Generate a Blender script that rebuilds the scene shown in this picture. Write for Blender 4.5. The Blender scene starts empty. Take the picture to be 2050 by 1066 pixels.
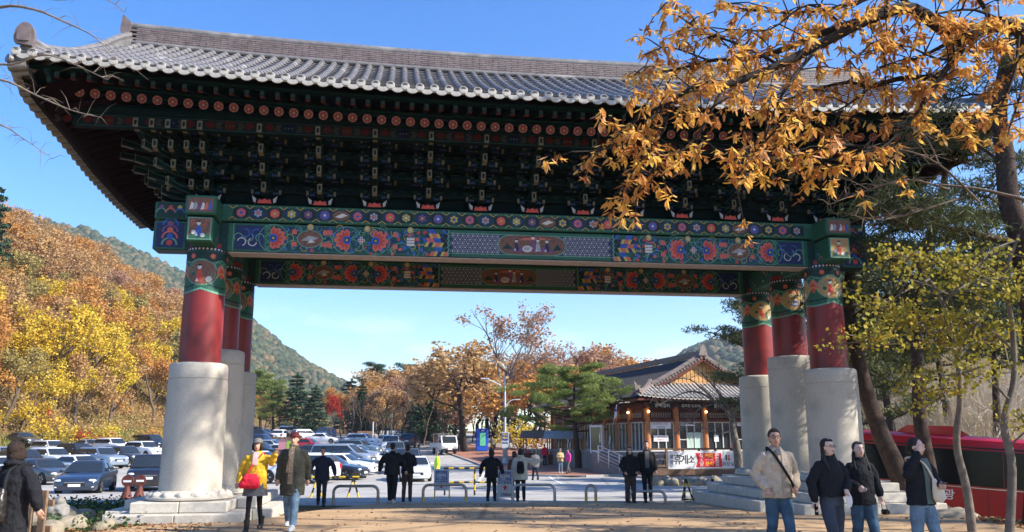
import bpy, math, random
import numpy as np
from mathutils import Vector, Matrix, Euler
random.seed(7); np.random.seed(7)
R = math.radians
scene = bpy.context.scene
COL = scene.collection

# ------------------------------------------------------------------ camera
CAM_Z = 1.62
F_PX, PITCH, ROLL = 1670.7, R(11.85), R(-0.222)
cd = bpy.data.cameras.new('camera'); cam = bpy.data.objects.new('camera', cd); COL.objects.link(cam)
cd.sensor_width = 36.0; cd.lens = 36.0 * F_PX / 2050.0
cd.clip_start = 0.1; cd.clip_end = 6000
cam.matrix_world = Matrix.Translation((0, 0, CAM_Z)) @ Matrix.Rotation(R(90) + PITCH, 4, 'X') @ Matrix.Rotation(ROLL, 4, 'Z')
scene.camera = cam

# ------------------------------------------------------------------ light
SUN_AZ = Vector((0.955, -0.297, 0)).normalized()      # towards the sun
SUN_EL = R(36.0)
world = bpy.data.worlds.new('World'); scene.world = world; world.use_nodes = True
nt = world.node_tree; nt.nodes.clear()
wo = nt.nodes.new('ShaderNodeOutputWorld'); bg = nt.nodes.new('ShaderNodeBackground')
sky = nt.nodes.new('ShaderNodeTexSky'); sky.sky_type = 'NISHITA'; sky.sun_disc = False
sky.sun_elevation = SUN_EL; sky.sun_rotation = math.atan2(SUN_AZ.x, SUN_AZ.y)
sky.air_density = 1.0; sky.dust_density = 0.6; sky.ozone_density = 2.2; sky.altitude = 200
bg.inputs['Strength'].default_value = 0.15
hs = nt.nodes.new('ShaderNodeHueSaturation'); hs.inputs['Saturation'].default_value = 1.38; hs.inputs['Hue'].default_value = .510; nt.links.new(sky.outputs[0], hs.inputs['Color']); 
_tc = nt.nodes.new('ShaderNodeTexCoord'); _sx = nt.nodes.new('ShaderNodeSeparateXYZ'); nt.links.new(_tc.outputs['Generated'], _sx.inputs[0])
_mp = nt.nodes.new('ShaderNodeMapping'); _mp.inputs['Scale'].default_value = (5, 5, 16); nt.links.new(_tc.outputs['Generated'], _mp.inputs[0])      # low flat clouds all round the horizon
_cn = nt.nodes.new('ShaderNodeTexNoise'); _cn.inputs['Scale'].default_value = 2.2; _cn.inputs['Detail'].default_value = 7; nt.links.new(_mp.outputs[0], _cn.inputs['Vector'])
_cr = nt.nodes.new('ShaderNodeValToRGB'); _cr.color_ramp.elements[0].position = .52; _cr.color_ramp.elements[1].position = .72; nt.links.new(_cn.outputs['Fac'], _cr.inputs['Fac'])
_br = nt.nodes.new('ShaderNodeValToRGB'); _e = _br.color_ramp.elements; _e[0].position = .03; _e[0].color = (0, 0, 0, 1); _e[1].position = .16; _e[1].color = (0, 0, 0, 1); _q = _e.new(.085); _q.color = (.75, .75, .75, 1); nt.links.new(_sx.outputs['Z'], _br.inputs['Fac'])
_mu = nt.nodes.new('ShaderNodeMath'); _mu.operation = 'MULTIPLY'; nt.links.new(_cr.outputs[0], _mu.inputs[0]); nt.links.new(_br.outputs[0], _mu.inputs[1])
_cm = nt.nodes.new('ShaderNodeMix'); _cm.data_type = 'RGBA'; nt.links.new(_mu.outputs[0], _cm.inputs['Factor']); nt.links.new(hs.outputs[0], _cm.inputs['A']); _cm.inputs['B'].default_value = (4.6, 4.9, 5.3, 1)
nt.links.new(_cm.outputs['Result'], bg.inputs['Color']); nt.links.new(bg.outputs[0], wo.inputs['Surface'])
sl = bpy.data.lights.new('sun', 'SUN'); sl.energy = 5.0; sl.angle = R(0.55); sl.color = (1.0, 0.93, 0.82)
so = bpy.data.objects.new('sun', sl); COL.objects.link(so)
sd = Vector((SUN_AZ.x * math.cos(SUN_EL), SUN_AZ.y * math.cos(SUN_EL), math.sin(SUN_EL)))
so.rotation_euler = sd.to_track_quat('Z', 'Y').to_euler(); so.location = (30, -20, 40)
vs = scene.view_settings
vs.view_transform = 'Standard'; vs.look = 'None'; vs.gamma = 1.0; vs.use_curve_mapping = False
vs.exposure = 1.0
scene.render.engine = 'CYCLES'
cy = scene.cycles
cy.max_bounces = 6; cy.diffuse_bounces = 3; cy.glossy_bounces = 2; cy.transmission_bounces = 3; cy.transparent_max_bounces = 4
cy.caustics_reflective = False; cy.caustics_refractive = False
cy.use_denoising = True

# ------------------------------------------------------------------ object helpers
def link(o, parent=None):
    COL.objects.link(o)
    if parent is not None: o.parent = parent
    return o
def tag(o, label=None, cat=None, group=None, kind=None):
    if label: o['label'] = label
    if cat: o['category'] = cat
    if group: o['group'] = group
    if kind: o['kind'] = kind
    return o
def empty(name, loc=(0, 0, 0), rz=0.0, label=None, cat=None, group=None):
    o = bpy.data.objects.new(name, None); o.location = loc; o.rotation_euler = (0, 0, rz); o.empty_display_size = 0.2
    link(o); return tag(o, label, cat, group)
def inst(name, mesh, parent=None, loc=(0, 0, 0), rot=(0, 0, 0), scale=(1, 1, 1), mats=None):
    o = bpy.data.objects.new(name, mesh); o.location = loc; o.rotation_euler = rot; o.scale = scale
    link(o, parent)
    if mats:
        for i, m in enumerate(mats):
            if m is None: continue
            o.material_slots[i].link = 'OBJECT'; o.material_slots[i].material = m
    return o
KIDS = {}
def copy_tree(o, parent=None, remat=None, kids=None):
    c = o.copy(); COL.objects.link(c); c.parent = parent
    if remat:
        for s in c.material_slots:
            m = s.material
            if m is not None and m.name in remat:
                s.link = 'OBJECT'; s.material = remat[m.name]
    for ch in list(o.children): copy_tree(ch, c, remat)
    return c

# ------------------------------------------------------------------ materials
MATS = {}
def M(name, col, rough=0.7, metal=0.0, var=0.12, scale=8.0, bump=0.0, bscale=None, spec=0.3, trans=0.0, coat=0.0, emit=None, dirt=None):
    if name in MATS: return MATS[name]
    m = bpy.data.materials.new(name); m.use_nodes = True; MATS[name] = m
    n = m.node_tree.nodes; L = m.node_tree.links
    b = n['Principled BSDF']
    b.inputs['Roughness'].default_value = rough; b.inputs['Metallic'].default_value = metal
    b.inputs['Specular IOR Level'].default_value = spec
    if coat: b.inputs['Coat Weight'].default_value = coat; b.inputs['Coat Roughness'].default_value = 0.05
    c = (*col, 1)
    if var or bump:
        tc = n.new('ShaderNodeTexCoord'); nz = n.new('ShaderNodeTexNoise')
        nz.inputs['Scale'].default_value = scale; nz.inputs['Detail'].default_value = 5; nz.inputs['Roughness'].default_value = 0.6
        L.new(tc.outputs['Object'], nz.inputs['Vector'])
    if var:
        rp = n.new('ShaderNodeValToRGB')
        rp.color_ramp.elements[0].position = 0.3; rp.color_ramp.elements[1].position = 0.7
        rp.color_ramp.elements[0].color = (*[max(0, x * (1 - var)) for x in col], 1)
        rp.color_ramp.elements[1].color = (*[min(1, x * (1 + var)) for x in col], 1)
        L.new(nz.outputs['Fac'], rp.inputs['Fac']); out = rp.outputs['Color']
        if dirt:
            dz = n.new('ShaderNodeTexNoise'); dz.inputs['Scale'].default_value = dirt[1]; dz.inputs['Detail'].default_value = 6
            L.new(tc.outputs['Object'], dz.inputs['Vector'])
            dr = n.new('ShaderNodeValToRGB'); dr.color_ramp.elements[0].position = dirt[2]; dr.color_ramp.elements[1].position = dirt[2] + 0.18
            L.new(dz.outputs['Fac'], dr.inputs['Fac'])
            mx = n.new('ShaderNodeMix'); mx.data_type = 'RGBA'
            L.new(dr.outputs['Color'], mx.inputs['Factor']); L.new(out, mx.inputs['A']); mx.inputs['B'].default_value = (*dirt[0], 1)
            out = mx.outputs['Result']
        L.new(out, b.inputs['Base Color'])
    else: b.inputs['Base Color'].default_value = c
    if bump:
        bz = n.new('ShaderNodeTexNoise'); bz.inputs['Scale'].default_value = bscale or scale * 6; bz.inputs['Detail'].default_value = 4
        L.new(tc.outputs['Object'], bz.inputs['Vector'])
        bp = n.new('ShaderNodeBump'); bp.inputs['Strength'].default_value = bump; bp.inputs['Distance'].default_value = 0.02
        L.new(bz.outputs['Fac'], bp.inputs['Height']); L.new(bp.outputs['Normal'], b.inputs['Normal'])
    if emit:
        b.inputs['Emission Color'].default_value = (*emit[0], 1); b.inputs['Emission Strength'].default_value = emit[1]
    return m
def leaf_mat(name, cols, trans=0.35, rough=0.6):
    """foliage: each leaf carries its own random value in the attribute 'rnd'"""
    if name in MATS: return MATS[name]
    m = bpy.data.materials.new(name); m.use_nodes = True; MATS[name] = m
    n = m.node_tree.nodes; L = m.node_tree.links; n.clear()
    out = n.new('ShaderNodeOutputMaterial'); at = n.new('ShaderNodeAttribute'); at.attribute_name = 'rnd'
    oi = n.new('ShaderNodeObjectInfo')
    ad = n.new('ShaderNodeMath'); ad.operation = 'MULTIPLY_ADD'; ad.inputs[1].default_value = 0.3; ad.inputs[2].default_value = -0.15
    L.new(oi.outputs['Random'], ad.inputs[0])
    ad2 = n.new('ShaderNodeMath'); ad2.operation = 'ADD'; ad2.use_clamp = True
    L.new(at.outputs['Fac'], ad2.inputs[0]); L.new(ad.outputs[0], ad2.inputs[1])
    rp = n.new('ShaderNodeValToRGB'); els = rp.color_ramp.elements
    while len(els) < len(cols): els.new(0.5)
    for i, c in enumerate(cols):
        els[i].position = i / (len(cols) - 1); els[i].color = (*c, 1)
    L.new(ad2.outputs[0], rp.inputs['Fac'])
    d = n.new('ShaderNodeBsdfPrincipled'); d.inputs['Roughness'].default_value = rough; d.inputs['Specular IOR Level'].default_value = 0.25
    t = n.new('ShaderNodeBsdfTranslucent'); mx = n.new('ShaderNodeMixShader'); mx.inputs[0].default_value = trans
    L.new(rp.outputs[0], d.inputs['Base Color']); L.new(rp.outputs[0], t.inputs['Color'])
    L.new(d.outputs[0], mx.inputs[1]); L.new(t.outputs[0], mx.inputs[2]); L.new(mx.outputs[0], out.inputs['Surface'])
    return m

# ------------------------------------------------------------------ mesh builder
class MB:
    def __init__(s): s.v = []; s.f = []; s.mi = []; s.xf = None; s.cur = 0
    def add(s, vs, fs, m=None):
        k = len(s.v); x = s.xf
        s.v += [tuple(x @ Vector(p)) for p in vs] if x is not None else [tuple(p) for p in vs]
        mm = s.cur if m is None else m
        for f in fs: s.f.append(tuple(i + k for i in f)); s.mi.append(mm)
        return s
    def box(s, c, d, m=None, rz=0.0, bev=0.0, taper=1.0):
        hx, hy, hz = d[0] / 2, d[1] / 2, d[2] / 2
        if bev > 0:
            b = min(bev, hx * .9, hy * .9, hz * .9)
            rings = [(-hz, b), (-hz + b, 0), (hz - b, 0), (hz, b)]
            vs = []
            for z, ins in rings:
                ax, ay = hx - ins, hy - ins; q = b if ins == 0 else b * .5
                vs += [(-ax + q, -ay, z), (ax - q, -ay, z), (ax, -ay + q, z), (ax, ay - q, z), (ax - q, ay, z), (-ax + q, ay, z), (-ax, ay - q, z), (-ax, -ay + q, z)]
            fs = [tuple(range(7, -1, -1)), tuple(range(24, 32))]
            for r in range(3):
                for i in range(8): fs.append((r * 8 + i, r * 8 + (i + 1) % 8, (r + 1) * 8 + (i + 1) % 8, (r + 1) * 8 + i))
        else:
            t = taper
            vs = [(-hx, -hy, -hz), (hx, -hy, -hz), (hx, hy, -hz), (-hx, hy, -hz), (-hx * t, -hy * t, hz), (hx * t, -hy * t, hz), (hx * t, hy * t, hz), (-hx * t, hy * t, hz)]
            fs = [(3, 2, 1, 0), (4, 5, 6, 7), (0, 1, 5, 4), (1, 2, 6, 5), (2, 3, 7, 6), (3, 0, 4, 7)]
        if rz:
            ca, sa = math.cos(rz), math.sin(rz); vs = [(x * ca - y * sa, x * sa + y * ca, z) for x, y, z in vs]
        return s.add([(x + c[0], y + c[1], z + c[2]) for x, y, z in vs], fs, m)
    def bar(s, a, b, w, h=None, m=None):
        """box beam from a to b"""
        a, b = Vector(a), Vector(b); d = b - a; h = h or w
        q = d.to_track_quat('X', 'Z').to_matrix(); L = d.length
        vs = []
        for x in (0, L):
            for y, z in ((-w / 2, -h / 2), (w / 2, -h / 2), (w / 2, h / 2), (-w / 2, h / 2)): vs.append(a + q @ Vector((x, y, z)))
        return s.add(vs, [(3, 2, 1, 0), (4, 5, 6, 7), (0, 1, 5, 4), (1, 2, 6, 5), (2, 3, 7, 6), (3, 0, 4, 7)], m)
    def tube(s, pts, rad, n=8, m=None, cap=True):
        pts = [Vector(p) for p in pts]; k = len(pts)
        if not hasattr(rad, '__len__'): rad = [rad] * k
        vs = []; fs = []; prev = None
        for i, p in enumerate(pts):
            d = (pts[min(i + 1, k - 1)] - pts[max(i - 1, 0)])
            if d.length < 1e-9: d = Vector((0, 0, 1))
            d.normalize()
            if prev is None:
                u = d.orthogonal().normalized()
            else:
                u = prev - d * prev.dot(d)
                u = u.normalized() if u.length > 1e-6 else d.orthogonal().normalized()
            prev = u; w = d.cross(u)
            for j in range(n):
                a = 2 * math.pi * j / n; vs.append(p + (u * math.cos(a) + w * math.sin(a)) * rad[i])
        for i in range(k - 1):
            for j in range(n): fs.append((i * n + j, i * n + (j + 1) % n, (i + 1) * n + (j + 1) % n, (i + 1) * n + j))
        if cap: fs.append(tuple(range(n - 1, -1, -1))); fs.append(tuple(range((k - 1) * n, k * n)))
        return s.add(vs, fs, m)
    def lathe(s, prof, n=24, c=(0, 0, 0), m=None, cap=True, rfun=None):
        vs = []; fs = []; k = len(prof)
        for r, z in prof:
            for j in range(n):
                a = 2 * math.pi * j / n; rr = r * (rfun(a, z) if rfun else 1)
                vs.append((c[0] + rr * math.cos(a), c[1] + rr * math.sin(a), c[2] + z))
        for i in range(k - 1):
            for j in range(n): fs.append((i * n + j, i * n + (j + 1) % n, (i + 1) * n + (j + 1) % n, (i + 1) * n + j))
        if cap: fs.append(tuple(range(n - 1, -1, -1))); fs.append(tuple(range((k - 1) * n, k * n)))
        return s.add(vs, fs, m)
    def ball(s, c, r, nu=12, nv=8, m=None):
        if not hasattr(r, '__len__'): r = (r, r, r)
        vs = [(c[0], c[1], c[2] - r[2])]; fs = []
        for i in range(1, nv):
            t = math.pi * i / nv - math.pi / 2
            for j in range(nu):
                a = 2 * math.pi * j / nu
                vs.append((c[0] + r[0] * math.cos(t) * math.cos(a), c[1] + r[1] * math.cos(t) * math.sin(a), c[2] + r[2] * math.sin(t)))
        vs.append((c[0], c[1], c[2] + r[2])); e = len(vs) - 1
        for j in range(nu):
            fs.append((0, 1 + (j + 1) % nu, 1 + j)); b = 1 + (nv - 2) * nu; fs.append((e, b + j, b + (j + 1) % nu))
        for i in range(nv - 2):
            for j in range(nu):
                a = 1 + i * nu; fs.append((a + j, a + (j + 1) % nu, a + nu + (j + 1) % nu, a + nu + j))
        return s.add(vs, fs, m)
    def loft(s, rings, n=16, m=None, sq=2.0):
        """rings: (cx, cy, z, rx, ry) stacked; superellipse exponent sq"""
        vs = []; fs = []; k = len(rings)
        for cx, cy_, z, rx, ry in rings:
            for j in range(n):
                a = 2 * math.pi * j / n; ca, sa = math.cos(a), math.sin(a)
                x = math.copysign(abs(ca) ** (2 / sq), ca); y = math.copysign(abs(sa) ** (2 / sq), sa)
                vs.append((cx + rx * x, cy_ + ry * y, z))
        for i in range(k - 1):
            for j in range(n): fs.append((i * n + j, i * n + (j + 1) % n, (i + 1) * n + (j + 1) % n, (i + 1) * n + j))
        fs.append(tuple(range(n - 1, -1, -1))); fs.append(tuple(range((k - 1) * n, k * n)))
        return s.add(vs, fs, m)
    def prism(s, poly, d0, d1, axis='y', m=None):
        """poly in the plane across axis, extruded from d0 to d1"""
        n = len(poly)
        if axis == 'y': g = lambda p, d: (p[0], d, p[1])
        elif axis == 'x': g = lambda p, d: (d, p[0], p[1])
        else: g = lambda p, d: (p[0], p[1], d)
        vs = [g(p, d0) for p in poly] + [g(p, d1) for p in poly]
        fs = [tuple(range(n)), tuple(range(2 * n - 1, n - 1, -1))]
        for i in range(n): fs.append((i, i + n, (i + 1) % n + n, (i + 1) % n))
        return s.add(vs, fs, m)
    def quad(s, a, b, c, d, m=None): return s.add([a, b, c, d], [(0, 1, 2, 3)], m)
    def mesh(s, name, mats=(), smooth=None, fix=True):
        me = bpy.data.meshes.new(name); me.from_pydata(s.v, [], s.f)
        for m in (mats if isinstance(mats, (list, tuple)) else [mats]): me.materials.append(m)
        if len(me.materials) > 1: me.polygons.foreach_set('material_index', s.mi)
        if fix:
            import bmesh
            bm = bmesh.new(); bm.from_mesh(me); bmesh.ops.recalc_face_normals(bm, faces=bm.faces); bm.to_mesh(me); bm.free()
        if smooth is not None:
            me.polygons.foreach_set('use_smooth', [True] * len(me.polygons)); me.set_sharp_from_angle(angle=R(smooth))
        me.update(); return me
    def build(s, name, mats, parent=None, smooth=None, fix=True, loc=(0, 0, 0)):
        return inst(name, s.mesh(name, mats, smooth, fix), parent, loc)
def np_mesh(name, V, F, mats=(), rnd=None, smooth=False, mi=None):
    V = np.asarray(V, np.float32); F = np.asarray(F, np.int32); m, k = F.shape
    me = bpy.data.meshes.new(name); me.vertices.add(len(V)); me.vertices.foreach_set('co', V.ravel())
    me.loops.add(m * k); me.loops.foreach_set('vertex_index', F.ravel())
    me.polygons.add(m); me.polygons.foreach_set('loop_start', np.arange(0, m * k, k, dtype=np.int32))
    for mt in (mats if isinstance(mats, (list, tuple)) else [mats]): me.materials.append(mt)
    if mi is not None: me.polygons.foreach_set('material_index', np.asarray(mi, np.int32))
    if smooth: me.polygons.foreach_set('use_smooth', np.ones(m, bool))
    if rnd is not None:
        a = me.attributes.new('rnd', 'FLOAT', 'POINT'); a.data.foreach_set('value', np.asarray(rnd, np.float32))
    me.update(calc_edges=True); return me
TMP_SCENE = bpy.data.scenes.new('workbench')      # modifiers and text are evaluated here, away from the big scene
def evaluated(o):
    TMP_SCENE.collection.objects.link(o); vl = TMP_SCENE.view_layers[0]; vl.update(); dg = vl.depsgraph; dg.update()
    r = bpy.data.meshes.new_from_object(o.evaluated_get(dg)); bpy.data.objects.remove(o); return r
def remesh(mb, voxel, name, mats, smooth_it=2, wrinkle=0.0, wsize=0.08):
    me = mb.mesh(name + '_src', mats)
    o = bpy.data.objects.new('tmp', me)
    md = o.modifiers.new('r', 'REMESH'); md.mode = 'VOXEL'; md.voxel_size = voxel; md.use_smooth_shade = True
    if smooth_it:
        sm = o.modifiers.new('s', 'SMOOTH'); sm.factor = 0.5; sm.iterations = smooth_it
    if wrinkle:
        t = bpy.data.textures.new('w', 'CLOUDS'); t.noise_scale = wsize; t.noise_depth = 2
        d = o.modifiers.new('d', 'DISPLACE'); d.texture = t; d.strength = wrinkle; d.mid_level = 0.5
    r = evaluated(o); r.name = name; bpy.data.meshes.remove(me)
    r.polygons.foreach_set('use_smooth', [True] * len(r.polygons))
    r.materials.clear()
    for m in (mats if isinstance(mats, (list, tuple)) else [mats]): r.materials.append(m)
    r.update(); return r
def text_mesh(body, size, mat, depth=0.0, name='lettering', bold=0.0, align='CENTER', sx=1.0, shear=0.0):
    c = bpy.data.curves.new(name, 'FONT'); c.body = body; c.size = size; c.align_x = align; c.align_y = 'CENTER'
    c.offset = bold; c.extrude = depth; c.shear = shear; c.resolution_u = 2
    o = bpy.data.objects.new('tmp', c); me = evaluated(o); me.name = name; bpy.data.curves.remove(c)
    if sx != 1.0:
        for v in me.vertices: v.co.x *= sx
    me.materials.clear(); me.materials.append(mat); return me

# ------------------------------------------------------------------ terrain
def sstep(t): t = np.clip(t, 0, 1); return t * t * (3 - 2 * t)
BY = [-60, 17, 25, 40, 52, 73, 90, 100, 132, 160, 220, 500, 2500]
BZ = [0, 0, -.15, -.65, -.70, -.35, .35, .70, 2.0, 3.0, 4.2, 6, 10]
def hfun(x, y):
    x = np.asarray(x, float); y = np.asarray(y, float)
    z = np.interp(y, BY, BZ)
    # lower lot on the right, beyond the plaza edge
    xe = np.interp(y, [0, 10, 16, 20, 24, 30, 40, 60], [8.2, 8.6, 9.7, 10.2, 10.6, 11.0, 13.5, 20.5])
    low = -1.35 - 0.105 * np.clip(x - 10.5, -2, 20)
    k = sstep((x - xe) / 2.0) * sstep((46 - y) / 10.0)
    z = z * (1 - k) + low * k
    # reed bank behind the lower lot
    kb = sstep((x - np.maximum(xe + 1.0, .385 * y + 1.0)) / 7.0)
    z = z + kb * (np.interp(y, [33, 37, 60, 90, 140, 300], [0, .8, 4.6, 6.0, 10, 34]) )
    # forested hill on the left
    foot = -50.0 - 0.02 * np.clip(y - 80, 0, 200)
    dx = np.clip(foot - x, 0, None)
    rise = np.where(dx < 6, dx * .22, 1.32 + (dx - 6) * 0.62)
    rise = 46.0 * (1 - np.exp(-rise / 46.0)) * 1.52
    z = z + rise * sstep((y - 48) / 22.0) * np.clip(1 - (y - 235) / 160.0, 0.0, 1)
    return z
def h(x, y): return float(hfun(x, y))
def ray(px, py):
    u = (px - 1025) / F_PX; v = (533 - py) / F_PX
    cr, sr = math.cos(ROLL), math.sin(ROLL)
    r = u * cr - v * sr; w = u * sr + v * cr
    c, s = math.cos(PITCH), math.sin(PITCH)
    return Vector((r, c - w * s, s + w * c))
def at(px, py, Y):
    d = ray(px, py); return Vector((0, 0, CAM_Z)) + d * (Y / d.y)
def ground(px, py, ymax=400):
    d = ray(px, py); d = d / d.y; t = 5.0
    while t < ymax:
        p = Vector((0, 0, CAM_Z)) + d * t
        if p.z <= h(p.x, p.y): break
        t += 0.25
    lo, hi = t - .25, t
    for _ in range(18):
        m = (lo + hi) / 2; p = Vector((0, 0, CAM_Z)) + d * m
        if p.z <= h(p.x, p.y): hi = m
        else: lo = m
    return Vector((0, 0, CAM_Z)) + d * hi
def on(px, Y):
    """ground point seen in column px at distance Y"""
    p = at(px, 880, Y); return Vector((p.x, Y, h(p.x, Y)))
# ------------------------------------------------------------------ setting
def ground_material():
    m = bpy.data.materials.new('leaf_litter_ground'); m.use_nodes = True
    n = m.node_tree.nodes; L = m.node_tree.links; b = n['Principled BSDF']; b.inputs['Roughness'].default_value = .95; b.inputs['Specular IOR Level'].default_value = .1
    g = n.new('ShaderNodeNewGeometry')
    n1 = n.new('ShaderNodeTexNoise'); n1.inputs['Scale'].default_value = .35; n1.inputs['Detail'].default_value = 8; n1.inputs['Roughness'].default_value = .7
    n2 = n.new('ShaderNodeTexNoise'); n2.inputs['Scale'].default_value = 9; n2.inputs['Detail'].default_value = 4
    L.new(g.outputs['Position'], n1.inputs['Vector']); L.new(g.outputs['Position'], n2.inputs['Vector'])
    r1 = n.new('ShaderNodeValToRGB'); e = r1.color_ramp.elements
    e[0].position = .32; e[0].color = (.10, .085, .035, 1); e[1].position = .68; e[1].color = (.21, .14, .075, 1)
    k = e.new(.5); k.color = (.15, .11, .05, 1)
    r2 = n.new('ShaderNodeValToRGB'); e = r2.color_ramp.elements; e[0].color = (.45, .45, .45, 1); e[1].color = (1.4, 1.3, 1.1, 1); e[0].position = .3; e[1].position = .7
    mx = n.new('ShaderNodeMix'); mx.data_type = 'RGBA'; mx.blend_type = 'MULTIPLY'; mx.inputs['Factor'].default_value = 1
    L.new(n1.outputs['Fac'], r1.inputs['Fac']); L.new(n2.outputs['Fac'], r2.inputs['Fac'])
    L.new(r1.outputs[0], mx.inputs['A']); L.new(r2.outputs[0], mx.inputs['B']); L.new(mx.outputs['Result'], b.inputs['Base Color'])
    bp = n.new('ShaderNodeBump'); bp.inputs['Strength'].default_value = .6; bp.inputs['Distance'].default_value = .05
    L.new(n2.outputs['Fac'], bp.inputs['Height']); L.new(bp.outputs[0], b.inputs['Normal'])
    return m
def paving_material(name, ca, cb, fine, crack=None, big=.25, rough=.85, spec=.25, bumpd=.006):
    m = bpy.data.materials.new(name); m.use_nodes = True
    n = m.node_tree.nodes; L = m.node_tree.links; b = n['Principled BSDF']; b.inputs['Roughness'].default_value = rough; b.inputs['Specular IOR Level'].default_value = spec
    g = n.new('ShaderNodeNewGeometry')
    def noise(sc, det, ro=.6):
        x = n.new('ShaderNodeTexNoise'); x.inputs['Scale'].default_value = sc; x.inputs['Detail'].default_value = det; x.inputs['Roughness'].default_value = ro
        L.new(g.outputs['Position'], x.inputs['Vector']); return x
    n1 = noise(big, 7); n2 = noise(fine, 3)
    r1 = n.new('ShaderNodeValToRGB'); e = r1.color_ramp.elements; e[0].position = .33; e[0].color = (*ca, 1); e[1].position = .67; e[1].color = (*cb, 1)
    r2 = n.new('ShaderNodeValToRGB'); e = r2.color_ramp.elements; e[0].position = .3; e[1].position = .7; e[0].color = (.72, .72, .72, 1); e[1].color = (1.2, 1.2, 1.2, 1)
    mx = n.new('ShaderNodeMix'); mx.data_type = 'RGBA'; mx.blend_type = 'MULTIPLY'; mx.inputs['Factor'].default_value = 1
    L.new(n1.outputs['Fac'], r1.inputs['Fac']); L.new(n2.outputs['Fac'], r2.inputs['Fac'])
    L.new(r1.outputs[0], mx.inputs['A']); L.new(r2.outputs[0], mx.inputs['B'])
    out = mx.outputs['Result']
    if crack:
        n3 = noise(.12, 2)
        vo = n.new('ShaderNodeTexVoronoi'); vo.feature = 'DISTANCE_TO_EDGE'; vo.inputs['Scale'].default_value = crack
        ma = n.new('ShaderNodeMix'); ma.data_type = 'VECTOR'; ma.inputs['Factor'].default_value = .06
        L.new(g.outputs['Position'], ma.inputs['A']); L.new(n2.outputs['Color'], ma.inputs['B']); L.new(ma.outputs['Result'], vo.inputs['Vector'])
        r3 = n.new('ShaderNodeValToRGB'); e = r3.color_ramp.elements; e[0].position = 0.002; e[0].color = (.45, .42, .4, 1); e[1].position = .008; e[1].color = (1, 1, 1, 1)
        L.new(vo.outputs['Distance'], r3.inputs['Fac'])
        m2 = n.new('ShaderNodeMix'); m2.data_type = 'RGBA'; m2.blend_type = 'MULTIPLY'; m2.inputs['Factor'].default_value = .8
        L.new(out, m2.inputs['A']); L.new(r3.outputs[0], m2.inputs['B']); out = m2.outputs['Result']
    n5 = noise(1.1, 8, .72); r5 = n.new('ShaderNodeValToRGB'); e = r5.color_ramp.elements; e[0].position = .50; e[0].color = (1, 1, 1, 1); e[1].position = .72; e[1].color = (.62, .60, .57, 1)   # old stains and wear
    L.new(n5.outputs['Fac'], r5.inputs['Fac']); m5 = n.new('ShaderNodeMix'); m5.data_type = 'RGBA'; m5.blend_type = 'MULTIPLY'; m5.inputs['Factor'].default_value = .8
    L.new(out, m5.inputs['A']); L.new(r5.outputs[0], m5.inputs['B']); out = m5.outputs['Result']
    L.new(out, b.inputs['Base Color'])
    bp = n.new('ShaderNodeBump'); bp.inputs['Strength'].default_value = .5; bp.inputs['Distance'].default_value = bumpd
    L.new(n2.outputs['Fac'], bp.inputs['Height']); L.new(bp.outputs[0], b.inputs['Normal'])
    return m
def grid_faces(nu, nv):
    i = np.arange(nu - 1)[:, None] * nv + np.arange(nv - 1)[None, :]
    return np.stack([i, i + nv, i + nv + 1, i + 1], -1).reshape(-1, 4)
def axis_lines(segs):
    out = []
    for a, b, st in segs: out += list(np.arange(a, b, st))
    return np.array(out + [segs[-1][1]])
gx = axis_lines([(-2600, -300, 230), (-300, -130, 17), (-130, -45, 3), (-45, -14, 3), (-14, 16, .6), (16, 40, 1.5), (40, 140, 10), (140, 300, 32), (300, 2600, 230)])
gy = axis_lines([(-400, -60, 85), (-60, 0, 6), (0, 62, .8), (62, 130, 3), (130, 330, 8), (330, 500, 34), (500, 2600, 210)])
GX, GY = np.meshgrid(gx, gy, indexing='ij')
GZ = hfun(GX, GY)
ground_me = np_mesh('ground', np.stack([GX, GY, GZ], -1).reshape(-1, 3), grid_faces(len(gx), len(gy)), ground_material(), smooth=True)
tag(inst('ground', ground_me), kind='structure')

def sheet(name, xl, xr, y0, y1, mat, dz, nx=30, ny=60, label=None, kind='structure'):
    ys = np.linspace(y0, y1, ny); V = []
    for y in ys:
        a, b = float(np.interp(y, xl[0], xl[1])), float(np.interp(y, xr[0], xr[1]))
        xs = np.linspace(a, b, nx); V.append(np.stack([xs, np.full(nx, y), hfun(xs, np.full(nx, y)) + dz], -1))
    return tag(inst(name, np_mesh(name, np.array(V).reshape(-1, 3), grid_faces(ny, nx)[:, ::-1], mat, smooth=True)), kind=kind)
mat_asphalt = paving_material('old_asphalt', (.34, .322, .295), (.45, .428, .39), 40, crack=.16)
mat_plaza = paving_material('tan_paving', (.41, .265, .14), (.54, .365, .205), 60, crack=.10)
sheet('parking_lot', ([24, 27, 30, 165], [-4.1, -20, -49.5, -52]), ([24, 30, 38, 44, 60, 165], [10.0, 10.7, 12, 13, 17, 20]), 24.0, 165, mat_asphalt, .012, 60, 110)
sheet('plaza', ([-10, 15, 16.5, 18, 21, 24.5], [-7, -7.2, -7.6, -5.4, -5.0, -3.9]), ([-10, 10, 16, 20, 24.5], [8.0, 8.2, 9.4, 10.0, 10.3]), -10, 24.5, mat_plaza, .045, 50, 90)

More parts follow.
